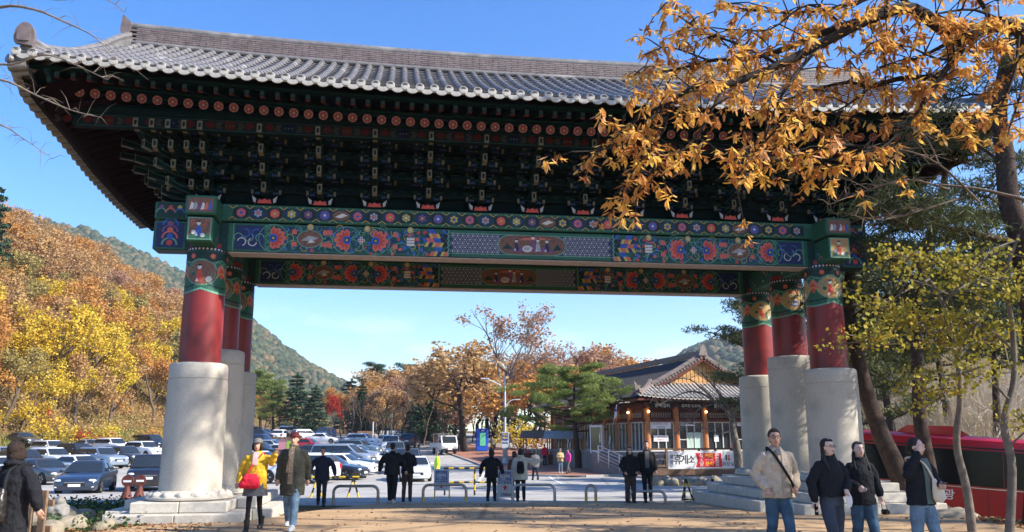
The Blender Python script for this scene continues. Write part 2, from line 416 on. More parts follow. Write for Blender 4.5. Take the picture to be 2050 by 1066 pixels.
# brick walk with a kerb on its road side
def poly_at(pts, n):
    P = [ground(*p) for p in pts]; d = [0]
    for a, b in zip(P, P[1:]): d.append(d[-1] + (b - a).length)
    s = np.linspace(0, d[-1], n)
    return np.stack([np.interp(s, d, [p[i] for p in P]) for i in range(3)], -1)
NEAR = [(868, 897), (905, 912), (950, 928), (1000, 944), (1060, 954), (1150, 957), (1240, 954), (1330, 962)]
FAR = [(905, 884), (950, 893), (1000, 897), (1060, 901), (1110, 906), (1160, 914), (1240, 922), (1340, 930)]
A, B = poly_at(NEAR, 90), poly_at(FAR, 90)
W = np.stack([A * (1 - t) + B * t for t in np.linspace(0, 1, 24)], 1); W[..., 2] = hfun(W[..., 0], W[..., 1]) + .12
mat_brick = bpy.data.materials.new('red_pavers'); mat_brick.use_nodes = True
_n = mat_brick.node_tree.nodes; _L = mat_brick.node_tree.links; _b = _n['Principled BSDF']; _b.inputs['Roughness'].default_value = .85
_g = _n.new('ShaderNodeNewGeometry'); _k = _n.new('ShaderNodeTexBrick'); _k.inputs['Scale'].default_value = 1.0
_k.inputs['Brick Width'].default_value = .22; _k.inputs['Row Height'].default_value = .11; _k.inputs['Mortar Size'].default_value = .006
_k.inputs['Color1'].default_value = (.30, .115, .07, 1); _k.inputs['Color2'].default_value = (.37, .17, .11, 1); _k.inputs['Mortar'].default_value = (.16, .12, .1, 1)
_L.new(_g.outputs['Position'], _k.inputs['Vector']); _L.new(_k.outputs['Color'], _b.inputs['Base Color'])
tag(inst('brick_walk', np_mesh('brick_walk', W.reshape(-1, 3), grid_faces(90, 24), mat_brick, smooth=True)), kind='structure')
M('concrete_kerb', (.36, .35, .33), .9, var=.15, scale=3, bump=.3)
mb = MB()
for a, b in zip(A[:-1:3], A[3::3]):
    a = Vector(a); b = Vector(b); a.z = h(a.x, a.y); b.z = h(b.x, b.y)
    mb.bar(a + Vector((0, 0, .06)), b + (a - b) * .012 + Vector((0, 0, .06)), .16, .16)
tag(mb.build('kerb', MATS['concrete_kerb']), kind='structure')
# a flush stone edge where the plaza meets the road
mb = MB(); xs = np.linspace(-3.6, 10.0, 28)
for a, b in zip(xs[:-1], xs[1:]):
    p = Vector((a, 24.62, h(a, 24.6) + .02)); q = Vector((b - .02, 24.62, h(b, 24.6) + .02)); mb.bar(p, q, .2, .12)
tag(mb.build('edge_stones', MATS['concrete_kerb']), kind='structure')

# painted markings on the lot
mat_white_line = M('road_paint_white', (.72, .72, .70), .8, var=.2, scale=6)
mat_yellow_line = M('road_paint_yellow', (.62, .43, .06), .8, var=.2, scale=6)
def marking(pts, w, mat, name):
    V = []; pts = [Vector(p) for p in pts]
    for i, p in enumerate(pts):
        d = (pts[min(i + 1, len(pts) - 1)] - pts[max(i - 1, 0)]); d.z = 0; d.normalize(); s = Vector((-d.y, d.x, 0)) * w / 2
        for q in (p - s, p + s): V.append((q.x, q.y, h(q.x, q.y) + .024))
    tag(inst(name, np_mesh(name, V, grid_faces(len(pts), 2), mat)), kind='structure')
def seg(a, b, n=14): return [Vector(a).lerp(Vector(b), t) for t in np.linspace(0, 1, n)]
for k in range(14):                      # bay lines of the middle rows
    x0 = -2.0; y0 = 50 + k * 2.6; marking(seg((x0, y0, 0), (x0 - 5, y0, 0), 6), .13, mat_white_line, 'bay_line')
for k in range(12):
    y0 = 40 + k * 3.0; marking(seg((-13.5, y0, 0), (-18.5, y0 + .4, 0), 6), .13, mat_white_line, 'bay_line')
marking(seg((-2.0, 47, 0), (-2.0, 90, 0), 40), .14, mat_white_line, 'lane_line')
marking(seg((-5.5, 33.0, 0), (6.5, 30.8, 0), 40), .16, mat_white_line, 'stop_line')
marking(seg((-9, 28.2, 0), (-2.5, 27.3, 0), 30), .14, mat_white_line, 'lane_line')
marking(seg((-1.9, 44, 0), (.4, 44, 0), 8), .5, mat_yellow_line, 'yellow_marking')
marking(seg((2.7, 46, 0), (.9, 92, 0), 60), .14, mat_white_line, 'lane_line')

# ------------------------------------------------------------------ mountains
def conifer_stuff(name, pos, size, mat, squash=1.0):
    """thousands of small far trees: seven-sided ragged cones in one mesh"""
    n = len(pos); rs = np.random.RandomState(3); V = []; K = 6
    a = np.linspace(0, 2 * np.pi, K, endpoint=False)
    rot = rs.rand(n, 1) * 6.28
    s = size * (0.6 + .8 * rs.rand(n, 1))
    def ring(r, z):
        jr = r * (0.75 + .5 * rs.rand(n, K))
        return np.stack([pos[:, :1] + s * jr * np.cos(a + rot), pos[:, 1:2] + s * jr * np.sin(a + rot), pos[:, 2:3] + s * squash * (z + .12 * (rs.rand(n, K) - .5))], -1)
    r0, r1 = ring(.34, .12), ring(.52, .45); top = (pos + np.concatenate([np.zeros((n, 2)), s * squash], 1))[:, None, :]
    r2 = ring(.34, .78)
    V = np.concatenate([r0, r1, r2, top], 1)               # n, 3K+1, 3
    base = np.arange(n)[:, None, None] * (3 * K + 1); f = []
    for lv in range(2):
        for j in range(K):
            j2 = (j + 1) % K; f += [(lv * K + j, lv * K + j2, (lv + 1) * K + j2), (lv * K + j, (lv + 1) * K + j2, (lv + 1) * K + j)]
    for j in range(K): f.append((2 * K + j, 2 * K + (j + 1) % K, 3 * K))
    F = (base + np.array(f)[None]).reshape(-1, 3)
    rnd = np.repeat(rs.rand(n, 1), 3 * K + 1, 1).ravel()
    return tag(inst(name, np_mesh(name, V.reshape(-1, 3), F, mat, rnd=rnd)), kind='stuff')
from mathutils import noise as mnoise
def mountain(name, prof, Yr, Yb, zb, mat, ntree, tsize, tmat, tname, nu=150, nv=60, seed=1, rough=26, bulge=.85, zmin=None, tree_cut=None):
    px = np.linspace(prof[0][0], prof[-1][0], nu); py = np.interp(px, [p[0] for p in prof], [p[1] for p in prof])
    V = np.zeros((nu, nv, 3))
    for i in range(nu):
        rp = at(px[i], py[i], Yr)
        for j in range(nv):
            t = j / (nv - 1)
            Y = Yb + (Yr - Yb) * t; x = rp.x / Yr * Y
            q = t * (1 - bulge) + bulge * t ** 1.5
            z = zb + (rp.z - tsize * .55 - zb) * q
            nn = mnoise.fractal(Vector((x * .008 + seed, Y * .008, 0)), 1.0, 2.1, 5)
            z += nn * rough * (t * (1.06 - t)) * 1.6
            V[i, j] = (x, Y, z)
    # back side falls away
    back = V[:, -1, :].copy(); back[:, 1] += 260; back[:, 0] *= 1.25; back[:, 2] = zb
    V = np.concatenate([V, back[:, None, :]], 1); nvv = nv + 1
    tag(inst(name, np_mesh(name, V.reshape(-1, 3), grid_faces(nu, nvv), mat, smooth=True)), kind='structure')
    rs = np.random.RandomState(seed); P = []
    while len(P) < ntree:
        u = rs.rand() * (nu - 1.01); t = rs.rand() ** .8 * (nv - 1.01)
        i, j = int(u), int(t); a = u - i; b = t - j
        p = (V[i, j] * (1 - a) + V[i + 1, j] * a) * (1 - b) + (V[i, j + 1] * (1 - a) + V[i + 1, j + 1] * a) * b
        rocky = mnoise.fractal(Vector((p[0] * .013, p[1] * .013, 5.0 + seed)), 1.0, 2, 4)
        if tree_cut is not None and rocky > tree_cut and t / nv < .86: continue
        P.append(p)
    return conifer_stuff(tname, np.array(P), tsize, tmat)
mat_rock = bpy.data.materials.new('mountain_rock_and_scrub'); mat_rock.use_nodes = True
_n = mat_rock.node_tree.nodes; _L = mat_rock.node_tree.links; _b = _n['Principled BSDF']; _b.inputs['Roughness'].default_value = .95
_g = _n.new('ShaderNodeNewGeometry'); _z = _n.new('ShaderNodeTexNoise'); _z.inputs['Scale'].default_value = .02; _z.inputs['Detail'].default_value = 9; _z.inputs['Roughness'].default_value = .7
_L.new(_g.outputs['Position'], _z.inputs['Vector']); _r = _n.new('ShaderNodeValToRGB'); _e = _r.color_ramp.elements
_e[0].position = .42; _e[0].color = (.07, .075, .035, 1); _e[1].position = .62; _e[1].color = (.36, .29, .22, 1); _q = _e.new(.52); _q.color = (.17, .13, .075, 1)
_L.new(_z.outputs['Fac'], _r.inputs['Fac']); _L.new(_r.outputs[0], _b.inputs['Base Color'])
mat_far_pine = leaf_mat('far_pine', [(.022, .04, .018), (.04, .06, .024), (.075, .085, .035), (.15, .11, .05)], .1)
mountain('mountain', [(-500, 330), (-200, 385), (0, 420), (75, 440), (130, 453), (180, 461), (215, 476), (250, 494), (300, 518), (365, 550), (440, 598), (510, 650), (560, 690), (620, 733), (690, 768), (760, 800), (850, 830)],
         800, 340, 6, mat_rock, 21000, 6.5, mat_far_pine, 'mountain_forest', seed=1, tree_cut=.30)
mountain('far_mountain', [(1300, 760), (1380, 705), (1420, 690), (1470, 674), (1540, 668), (1640, 640), (1740, 600), (1850, 570), (1960, 520), (2100, 470), (2500, 400), (3000, 420)],
         820, 300, 12, mat_rock, 12000, 8, mat_far_pine, 'far_mountain_forest', seed=4, tree_cut=.35)

# ---- air: one closed box of thin haze
def haze(density):
    b = MB(); b.box((0, 0, 0), (1, 1, 1)); me = b.mesh('haze', [])
    m = bpy.data.materials.new('thin_haze'); m.use_nodes = True; n = m.node_tree.nodes; n.clear()
    o_ = n.new('ShaderNodeOutputMaterial'); v = n.new('ShaderNodeVolumePrincipled'); v.inputs['Density'].default_value = density; v.inputs['Color'].default_value = (.80, .88, 1.0, 1); v.inputs['Anisotropy'].default_value = .2
    m.node_tree.links.new(v.outputs[0], o_.inputs['Volume']); me.materials.append(m)
    o = inst('haze', me, None, (0, 1000, 148), scale=(5400, 3300, 306)); tag(o, kind='stuff'); return o
haze(.0002)
# ------------------------------------------------------------------ the gate
GX0, GY0, GYAW = 0.163, 21.69, R(8.165)
S = 1.983; A7 = 7.5
gate = empty('temple_gate', (GX0, GY0, 0), GYAW, 'huge painted wooden gate with dark tiled roof on six red columns spanning the plaza', 'gate')
M('granite', (.52, .475, .40), .85, var=.10, scale=25, bump=.25, bscale=160, dirt=((.36, .34, .30), 1.3, .52))
M('granite_block', (.53, .49, .42), .88, var=.14, scale=14, bump=.35, bscale=120, dirt=((.38, .35, .30), 1.8, .55))
M('red_lacquer', (.215, .022, .023), .42, var=.12, scale=3, bump=.06, bscale=60, spec=.4, dirt=((.12, .017, .017), 1.7, .50))
M('roof_tile', (.16, .152, .152), .42, var=.25, scale=7, bump=.3, bscale=50, spec=.55, dirt=((.30, .285, .27), 1.6, .55))
M('roof_tile_end', (.34, .33, .31), .6, var=.2, scale=9, bump=.3, bscale=60)
M('ridge_tile', (.17, .135, .13), .5, var=.3, scale=5, bump=.3, bscale=40, spec=.4)
M('dark_timber_green', (.014, .055, .042), .6, var=.3, scale=10)
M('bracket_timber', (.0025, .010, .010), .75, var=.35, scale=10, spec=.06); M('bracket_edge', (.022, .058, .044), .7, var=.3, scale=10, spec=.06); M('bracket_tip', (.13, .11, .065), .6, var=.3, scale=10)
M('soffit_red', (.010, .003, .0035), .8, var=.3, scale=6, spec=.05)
M('weathered_plank', (.36, .30, .27), .8, var=.2, scale=6)
PAL = [M('dc_dark_green', (.007, .038, .036), .55, var=.3, scale=14), M('dc_green', (.022, .105, .068), .55, var=.2, scale=14), M('dc_mint', (.12, .29, .215), .55, var=.15, scale=14),
       M('dc_white', (.58, .57, .53), .6, var=.1, scale=14), M('dc_red', (.48, .06, .04), .5, var=.15, scale=14), M('dc_salmon', (.58, .13, .10), .5, var=.12, scale=14),
       M('dc_navy', (.014, .026, .10), .5, var=.2, scale=14), M('dc_blue', (.03, .10, .42), .5, var=.2, scale=14), M('dc_yellow', (.50, .37, .09), .5, var=.15, scale=14),
       M('dc_black', (.012, .012, .014), .5, var=0), M('dc_brown', (.17, .085, .06), .6, var=.3, scale=18), M('dc_ochre', (.40, .27, .11), .6, var=.2, scale=14),
       M('dc_purple', (.18, .07, .17), .5, var=.2, scale=14), M('dc_grey', (.33, .33, .34), .6, var=.2, scale=14), M('dc_teal', (.010, .062, .07), .55, var=.35, scale=12)]
DG, GR, MI, WH, RE, SA, NA, BL, YE, BK, BR, OC, PU, GY_, TE = range(15)
PAL_DIM = [M('eave_shade_%d' % i, tuple(c * k_ * .38 for c in col), .75, var=.3, scale=14, spec=.06) for i, (col, k_) in enumerate([((.009, .055, .046), .5), ((.03, .155, .09), .4), ((.15, .37, .27), .35), ((.68, .67, .62), .22), ((.48, .06, .04), .28), ((.72, .20, .15), .4), ((.014, .026, .10), .5), ((.03, .10, .42), .3), ((.50, .37, .09), .3)] + [((.02, .02, .02), 1)] * 5)]  # ornament colours darkened to paint in the deep shade under the eaves
class Paint:
    """flat painted ornament: thin coloured shapes lying on a face, each layer 2 mm above the one below"""
    def __init__(s, fn, curved=False): s.b = MB(); s.fn = fn; s.curved = curved
    def poly(s, pts, c, l=1):
        if not s.curved:
            s.b.add([s.fn(u, v, l) for u, v in pts], [tuple(range(len(pts)))], c); return
        q = []
        for (a, b), (c2, d) in zip(pts, pts[1:] + pts[:1]):
            k = max(1, int(math.hypot(c2 - a, d - b) / .07))
            q += [(a + (c2 - a) * i / k, b + (d - b) * i / k) for i in range(k)]
        mu, mv = sum(p[0] for p in q) / len(q), sum(p[1] for p in q) / len(q); n = len(q)
        ext = max(abs(p[0] - mu) for p in q); K = max(1, int(ext / .07)); vs = [s.fn(mu, mv, l)]; fs = []
        for r in range(1, K + 1): vs += [s.fn(mu + (p[0] - mu) * r / K, mv + (p[1] - mv) * r / K, l) for p in q]
        for i in range(n): fs.append((0, 1 + i, 1 + (i + 1) % n))
        for r in range(K - 1):
            for i in range(n): fs.append((1 + r * n + i, 1 + (r + 1) * n + i, 1 + (r + 1) * n + (i + 1) % n, 1 + r * n + (i + 1) % n))
        s.b.add(vs, fs, c)
    def rect(s, u0, u1, v0, v1, c, l=1): s.poly([(u0, v0), (u1, v0), (u1, v1), (u0, v1)], c, l)
    def disc(s, u, v, r, c, l=1, n=12, sy=1.0): s.poly([(u + r * math.cos(6.2832 * i / n), v + r * sy * math.sin(6.2832 * i / n)) for i in range(n)], c, l)
    def line(s, pts, w, c, l=1):
        n = len(pts)
        o = []
        for i, p in enumerate(pts):
            a = pts[max(i - 1, 0)]; b = pts[min(i + 1, n - 1)]; d = math.hypot(b[0] - a[0], b[1] - a[1]) or 1
            o.append((-(b[1] - a[1]) / d * w / 2, (b[0] - a[0]) / d * w / 2))
        vs = []
        for p, q in zip(pts, o): vs += [s.fn(p[0] + q[0], p[1] + q[1], l), s.fn(p[0] - q[0], p[1] - q[1], l)]
        s.b.add(vs, [(2 * i, 2 * i + 1, 2 * i + 3, 2 * i + 2) for i in range(n - 1)], c)
    def arc(s, u, v, r, a0, a1, w, c, l=1, n=12, sy=1.0):
        s.line([(u + r * math.cos(a0 + (a1 - a0) * i / n), v + sy * r * math.sin(a0 + (a1 - a0) * i / n)) for i in range(n + 1)], w, c, l)
    def petal(s, u, v, ang, L, w, c, l=1):
        ca, sa = math.cos(ang), math.sin(ang); P = [(0, 0), (.35 * L, w * .5), (.75 * L, w * .55), (L, w * .15), (L, -w * .15), (.75 * L, -w * .55), (.35 * L, -w * .5)]
        s.poly([(u + a * ca - b * sa, v + a * sa + b * ca) for a, b in P], c, l)
    def flower(s, u, v, r, cols, l=1, n=6):
        s.disc(u, v, r * 1.05, cols[0], l)
        for i in range(n): s.disc(u + r * .62 * math.cos(6.2832 * i / n + .5), v + r * .62 * math.sin(6.2832 * i / n + .5), r * .30, cols[1], l + 1, 8)
        s.disc(u, v, r * .30, cols[2], l + 2, 8)
    def palmette(s, u, v, d, r, l=2):
        """red lotus: petals fan to the side d"""
        base = 0 if d > 0 else math.pi
        for k in range(-3, 4):
            a = base + k * .52
            s.petal(u, v, a, r * (1.0 - .05 * abs(k)), r * .42, SA, l + (k % 2))
            s.petal(u, v, a, r * .72, r * .22, RE, l + 2)
        s.disc(u, v, r * .34, BL, l + 3, 10); s.disc(u, v, r * .20, NA, l + 4, 8); s.disc(u, v, r * .1, YE, l + 5, 8)
    def figure(s, u, v, hgt, col, l=4):
        """a small painted robed figure"""
        s.poly([(u - .18 * hgt, v), (u + .2 * hgt, v), (u + .15 * hgt, v + .45 * hgt), (u + .05 * hgt, v + .66 * hgt), (u - .1 * hgt, v + .64 * hgt)], col, l)
        s.disc(u, v + .78 * hgt, .12 * hgt, WH, l + 1, 8); s.petal(u, v + .84 * hgt, 1.57, .12 * hgt, .2 * hgt, BK, l + 2)
        s.poly([(u - .2 * hgt, v), (u - .02 * hgt, v + .02 * hgt), (u - .1 * hgt, v + .22 * hgt)], WH, l + 1)
    def build(s, name, parent, pal=None, **k): return s.b.build(name, pal or PAL, parent, fix=False, **k)

def beam_paint(u0, u1, v0, v1, fn):
    p = Paint(fn); H = v1 - v0; mid = (v0 + v1) / 2
    p.rect(u0, u1, v0, v1, TE, 1)
    p.rect(u0, u1, v0, v0 + .035, GR, 2); p.rect(u0, u1, v1 - .035, v1, GR, 2)
    for sgn in (-1, 1):
        e = u1 if sgn > 0 else -u1 if abs(u0 + u1) < .01 else u0
        X = lambda a: sgn * a
        def rect(a, b, c, d, col, l): p.rect(min(X(a), X(b)), max(X(a), X(b)), c, d, col, l)
        end = abs(e)
        rect(end - .14, end, v0, v1, GR, 3); rect(end - .12, end - .10, v0, v1, MI, 4)
        rect(end - .78, end - .16, v0 + .05, v1 - .05, NA, 3)
        for k in range(7):                       # curling dragon in blue and mint
            a = end - .70 + .08 * k; p.arc(X(a), mid + .12 * math.sin(k * 2.1), .09, k, k + 4.2, .022, (MI, BL, WH)[k % 3], 5 + k % 2)
        rect(end - .96, end - .80, v0, v1, GR, 3)
        for k in range(4):
            z = v0 + H * (k + .5) / 4; p.line([(X(end - .94), z - .06), (X(end - .82), z + .06)], .012, MI, 5); p.line([(X(end - .94), z + .06), (X(end - .82), z - .06)], .012, MI, 6)
        # scroll ground
        st, en = 2.55, end - .98
        for k in range(95):
            a = st + (en - st) * ((k * .618) % 1); z = mid + (((k * .37) % 1) - .5) * H * .86
            p.disc(X(a), z, .022 + .030 * ((k * .73) % 1), (BL, GR, NA, BL, GR, SA, NA)[k % 7] if k % 7 != 5 else RE, 2 + k % 3, 8)
            if k % 3 == 0: p.arc(X(a), z, .05 + .02 * (k % 4), k, k + 3.6, .011, (MI, MI, YE, BL)[k % 4], 5, 8)
        for k in range(78):                      # curling tendrils
            a = st + (en - st) * ((k * .7548) % 1); z = mid + (((k * .5698) % 1) - .5) * H * .88; r = .045 + .05 * ((k * .41) % 1)
            p.arc(X(a), z, r, k * 1.7, k * 1.7 + 4.4, .013, (MI, GR, MI, BL, YE)[k % 5], 4 + k % 2, 9)
            if k % 4 == 0: p.petal(X(a), z, k * 1.1, .10, .06, (RE, BL, SA)[k // 4 % 3], 5)
        for k, a in enumerate(np.linspace(st + .15, en - .1, 9)):
            p.arc(X(a), v0 + (0.02 if k % 2 else H - .02), .27, (.25 if k % 2 else 3.39), (2.9 if k % 2 else 6.03), .020, MI if k % 3 else GR, 3, 14)
        for a, d in ((6.02, 1), (4.36, -1), (3.70, 1)):
            if a < en + .2:
                p.palmette(X(a), mid, -sgn * d if False else sgn * d * -1, H * .46, 6)
                p.arc(X(a), mid, H * .5, 0, 6.28, .016, MI, 5, 20)
        # medallion, cross flower, small red dashes, white jar
        p.disc(X(5.2), mid, .30, MI, 6, 18, .72); p.disc(X(5.2), mid, .275, BR, 7, 18, .72)
        p.poly([(X(5.2) - .2, mid - .04), (X(5.2) - .02, mid + .08), (X(5.2) + .2, mid + .03), (X(5.2) + .06, mid - .05)], GY_, 8)
        p.poly([(X(5.2) - .05, mid - .1), (X(5.2) + .12, mid - .08), (X(5.2) + .02, mid + .0)], WH, 9)
        for a in (5.55, 4.85, 3.25, 4.75): 
            for z in (mid + .16, mid - .13): p.poly([(X(a) - .06, z - .05), (X(a) + .05, z - .06), (X(a) + .06, z + .05), (X(a) - .05, z + .06)], SA, 11)
        for a, b in ((0, .05), (.05, 0), (0, -.05), (-.05, 0)): p.disc(X(4.03) + a, mid + b, .036, WH, 11, 9); p.disc(X(4.03) + a, mid + b, .022, RE, 12, 8)
        for z in (-.07, 0, .07): rect(2.80, 2.98, mid + z - .028, mid + z + .028, WH, 11)
        for a in (5.2, 3.9, 2.9): p.flower(X(a), v1 - .045, .085, (NA, YE, WH), 8, 8)
        # woven chevron bands
        cols = (SA, BL, YE, GR, NA, SA, YE, BL)
        n = 6
        for k in range(6):
            for r in range(n):
                z0 = v0 + H * r / n; z1 = v0 + H * (r + 1) / n; zz = 1 if (r < n / 2) else -1
                sh = .05 * abs(r - n / 2 + .5) * 1.2
                a = 2.60 - .085 * k - sh; 
                p.poly([(X(a), z0), (X(a - .075), z0), (X(a - .075 - .05 * zz), z1), (X(a - .05 * zz), z1)], cols[(k * 2 + r * (1 if k % 2 else 3)) % 8] if k < 5 else BK, 13)
        p.line([(X(2.02 - .03 * abs(math.sin(r * 1.57))), v0 + H * r / 12) for r in range(13)], .03, MI, 15)
    # long middle panel: hexagon net and a picture medallion
    p.rect(-1.98, 1.98, v0, v1, GR, 10); p.rect(-1.98, 1.98, v1 - .085, v1 - .07, MI, 14); p.rect(-1.98, 1.98, v0 + .07, v0 + .085, MI, 14)
    p.rect(-1.96, 1.96, v0 + .10, v1 - .10, NA, 11)
    q = .118
    for i in range(34):
        for j in range(5):
            u = -1.90 + i * q + (q / 2 if j % 2 else 0); v = v0 + .135 + j * (H - .27) / 4
            if abs(u) > 1.93 or abs(u) < .75: continue
            p.arc(u, v, .052, 0, 6.2832, .010, GY_, 12, 6); p.disc(u, v, .020, WH, 12, 6)
    ov = [(.80 * math.copysign(min(1, abs(math.cos(t)) ** .35), math.cos(t)), mid + .235 * math.copysign(abs(math.sin(t)) ** .8, math.sin(t))) for t in np.linspace(0, 6.2832, 33)[:-1]]
    p.poly([(a * 1.03, mid + (b - mid) * 1.08) for a, b in ov], MI, 14); p.poly(ov, BR, 15)
    p.poly([(-.6, mid - .16), (.6, mid - .16), (.3, mid - .05), (-.3, mid - .06)], PU, 16); p.poly([(-.72, mid - .1), (-.45, mid - .1), (-.6, mid + .03)], DG, 17)
    p.poly([(.5, mid - .12), (.72, mid - .1), (.62, mid + .04)], DG, 17); p.disc(-.12, mid - .09, .12, WH, 18, 10, .7); p.disc(-.13, mid - .08, .08, GY_, 19, 8, .6)
    p.figure(-.38, mid - .14, .30, NA, 18); p.figure(.02, mid - .10, .36, PU, 20); p.figure(.14, mid - .15, .34, GY_, 18); p.figure(.36, mid - .15, .32, NA, 18)
    p.poly([(-.3, mid + .12), (.5, mid + .15), (.2, mid + .19), (-.2, mid + .17)], SA, 16)
    return p
def small_beam_paint(u0, u1, v0, v1, fn):
    p = Paint(fn); H = v1 - v0; mid = (v0 + v1) / 2
    p.rect(u0, u1, v0, v1, DG, 1); p.rect(u0, u1, v0, v0 + .05, GR, 2); p.rect(u0, u1, v1 - .05, v1, GR, 2)
    n = int((u1 - u0) / .375); w = (u1 - u0) / n
    sets = [(PU, SA, BL), (NA, GY_, SA), (RE, SA, YE), (GR, YE, WH), (NA, PU, YE), (PU, BL, WH), (DG, YE, BL)]
    for k in range(n):
        u = u0 + w * (k + .5)
        p.poly([(u + .155 * math.cos(t) * 1.1, mid + .13 * math.sin(t)) for t in np.linspace(.4, 6.68, 9)[:-1]], NA if k % 2 else BK, 3)
        if k % 13 == 6:
            p.disc(u, mid, .2, BR, 4, 14, .6); p.poly([(u - .14, mid - .03), (u + .03, mid + .06), (u + .15, mid + .01), (u - .02, mid - .06)], WH, 5)
        else: p.flower(u, mid, .105, sets[k % 7], 4)
        for e in (-1, 1):
            b = u - w / 2
            p.line([(b - .09, mid + e * .165), (b, mid + e * .10), (b + .09, mid + e * .165)], .016, YE, 6)
            p.line([(b - .06, mid + e * .165), (b, mid + e * .125), (b + .06, mid + e * .165)], .012, BK, 7)
    return p
FRONT = lambda y0: (lambda u, v, l: (u, y0 - .0012 * l, v))
# ---- stone plinths
def plinth(cx, tiers, top):
    for i, (hw, hd, z0, z1) in enumerate(tiers):
        ny = max(2, int(hd * 2 / 1.05)); nx = 2
        for rect_ in ((hw, hd), (hw + .42, hd * .62)):
            a, b = rect_
            for j in range(ny):
                for k in range(nx):
                    if rect_[0] > hw and False: continue
                    x0 = cx - a + 2 * a * k / nx; y0 = -b + 2 * b * (j + (.0 if i % 2 else .0)) / ny
                    sx, sy = 2 * a / nx - .008, 2 * b / ny - .008
                    if a == hw:
                        c = (x0 + a / nx, y0 + b / ny, (z0 + z1) / 2); d = (sx, sy, z1 - z0 - .004)
                    else:   # widened middle: only the strips that stand outside the long tier
                        side = -1 if k == 0 else 1; d = (.415, sy, z1 - z0 - .01); c = (cx + side * (hw + .21), y0 + b / ny, (z0 + z1) / 2 - .003)
                    mb = MB(); mb.box((0, 0, 0), d, bev=.018); mb.build('plinth_block', MATS['granite_block'], gate, loc=c)
plinth(-A7, [(1.33, S + 1.30, -.5, .20), (.96, S + .95, .20, .42)], .42)
plinth(A7, [(1.72, S + 1.55, -.6, .215), (1.36, S + 1.25, .215, .43), (.98, S + .95, .43, .64)], .64)
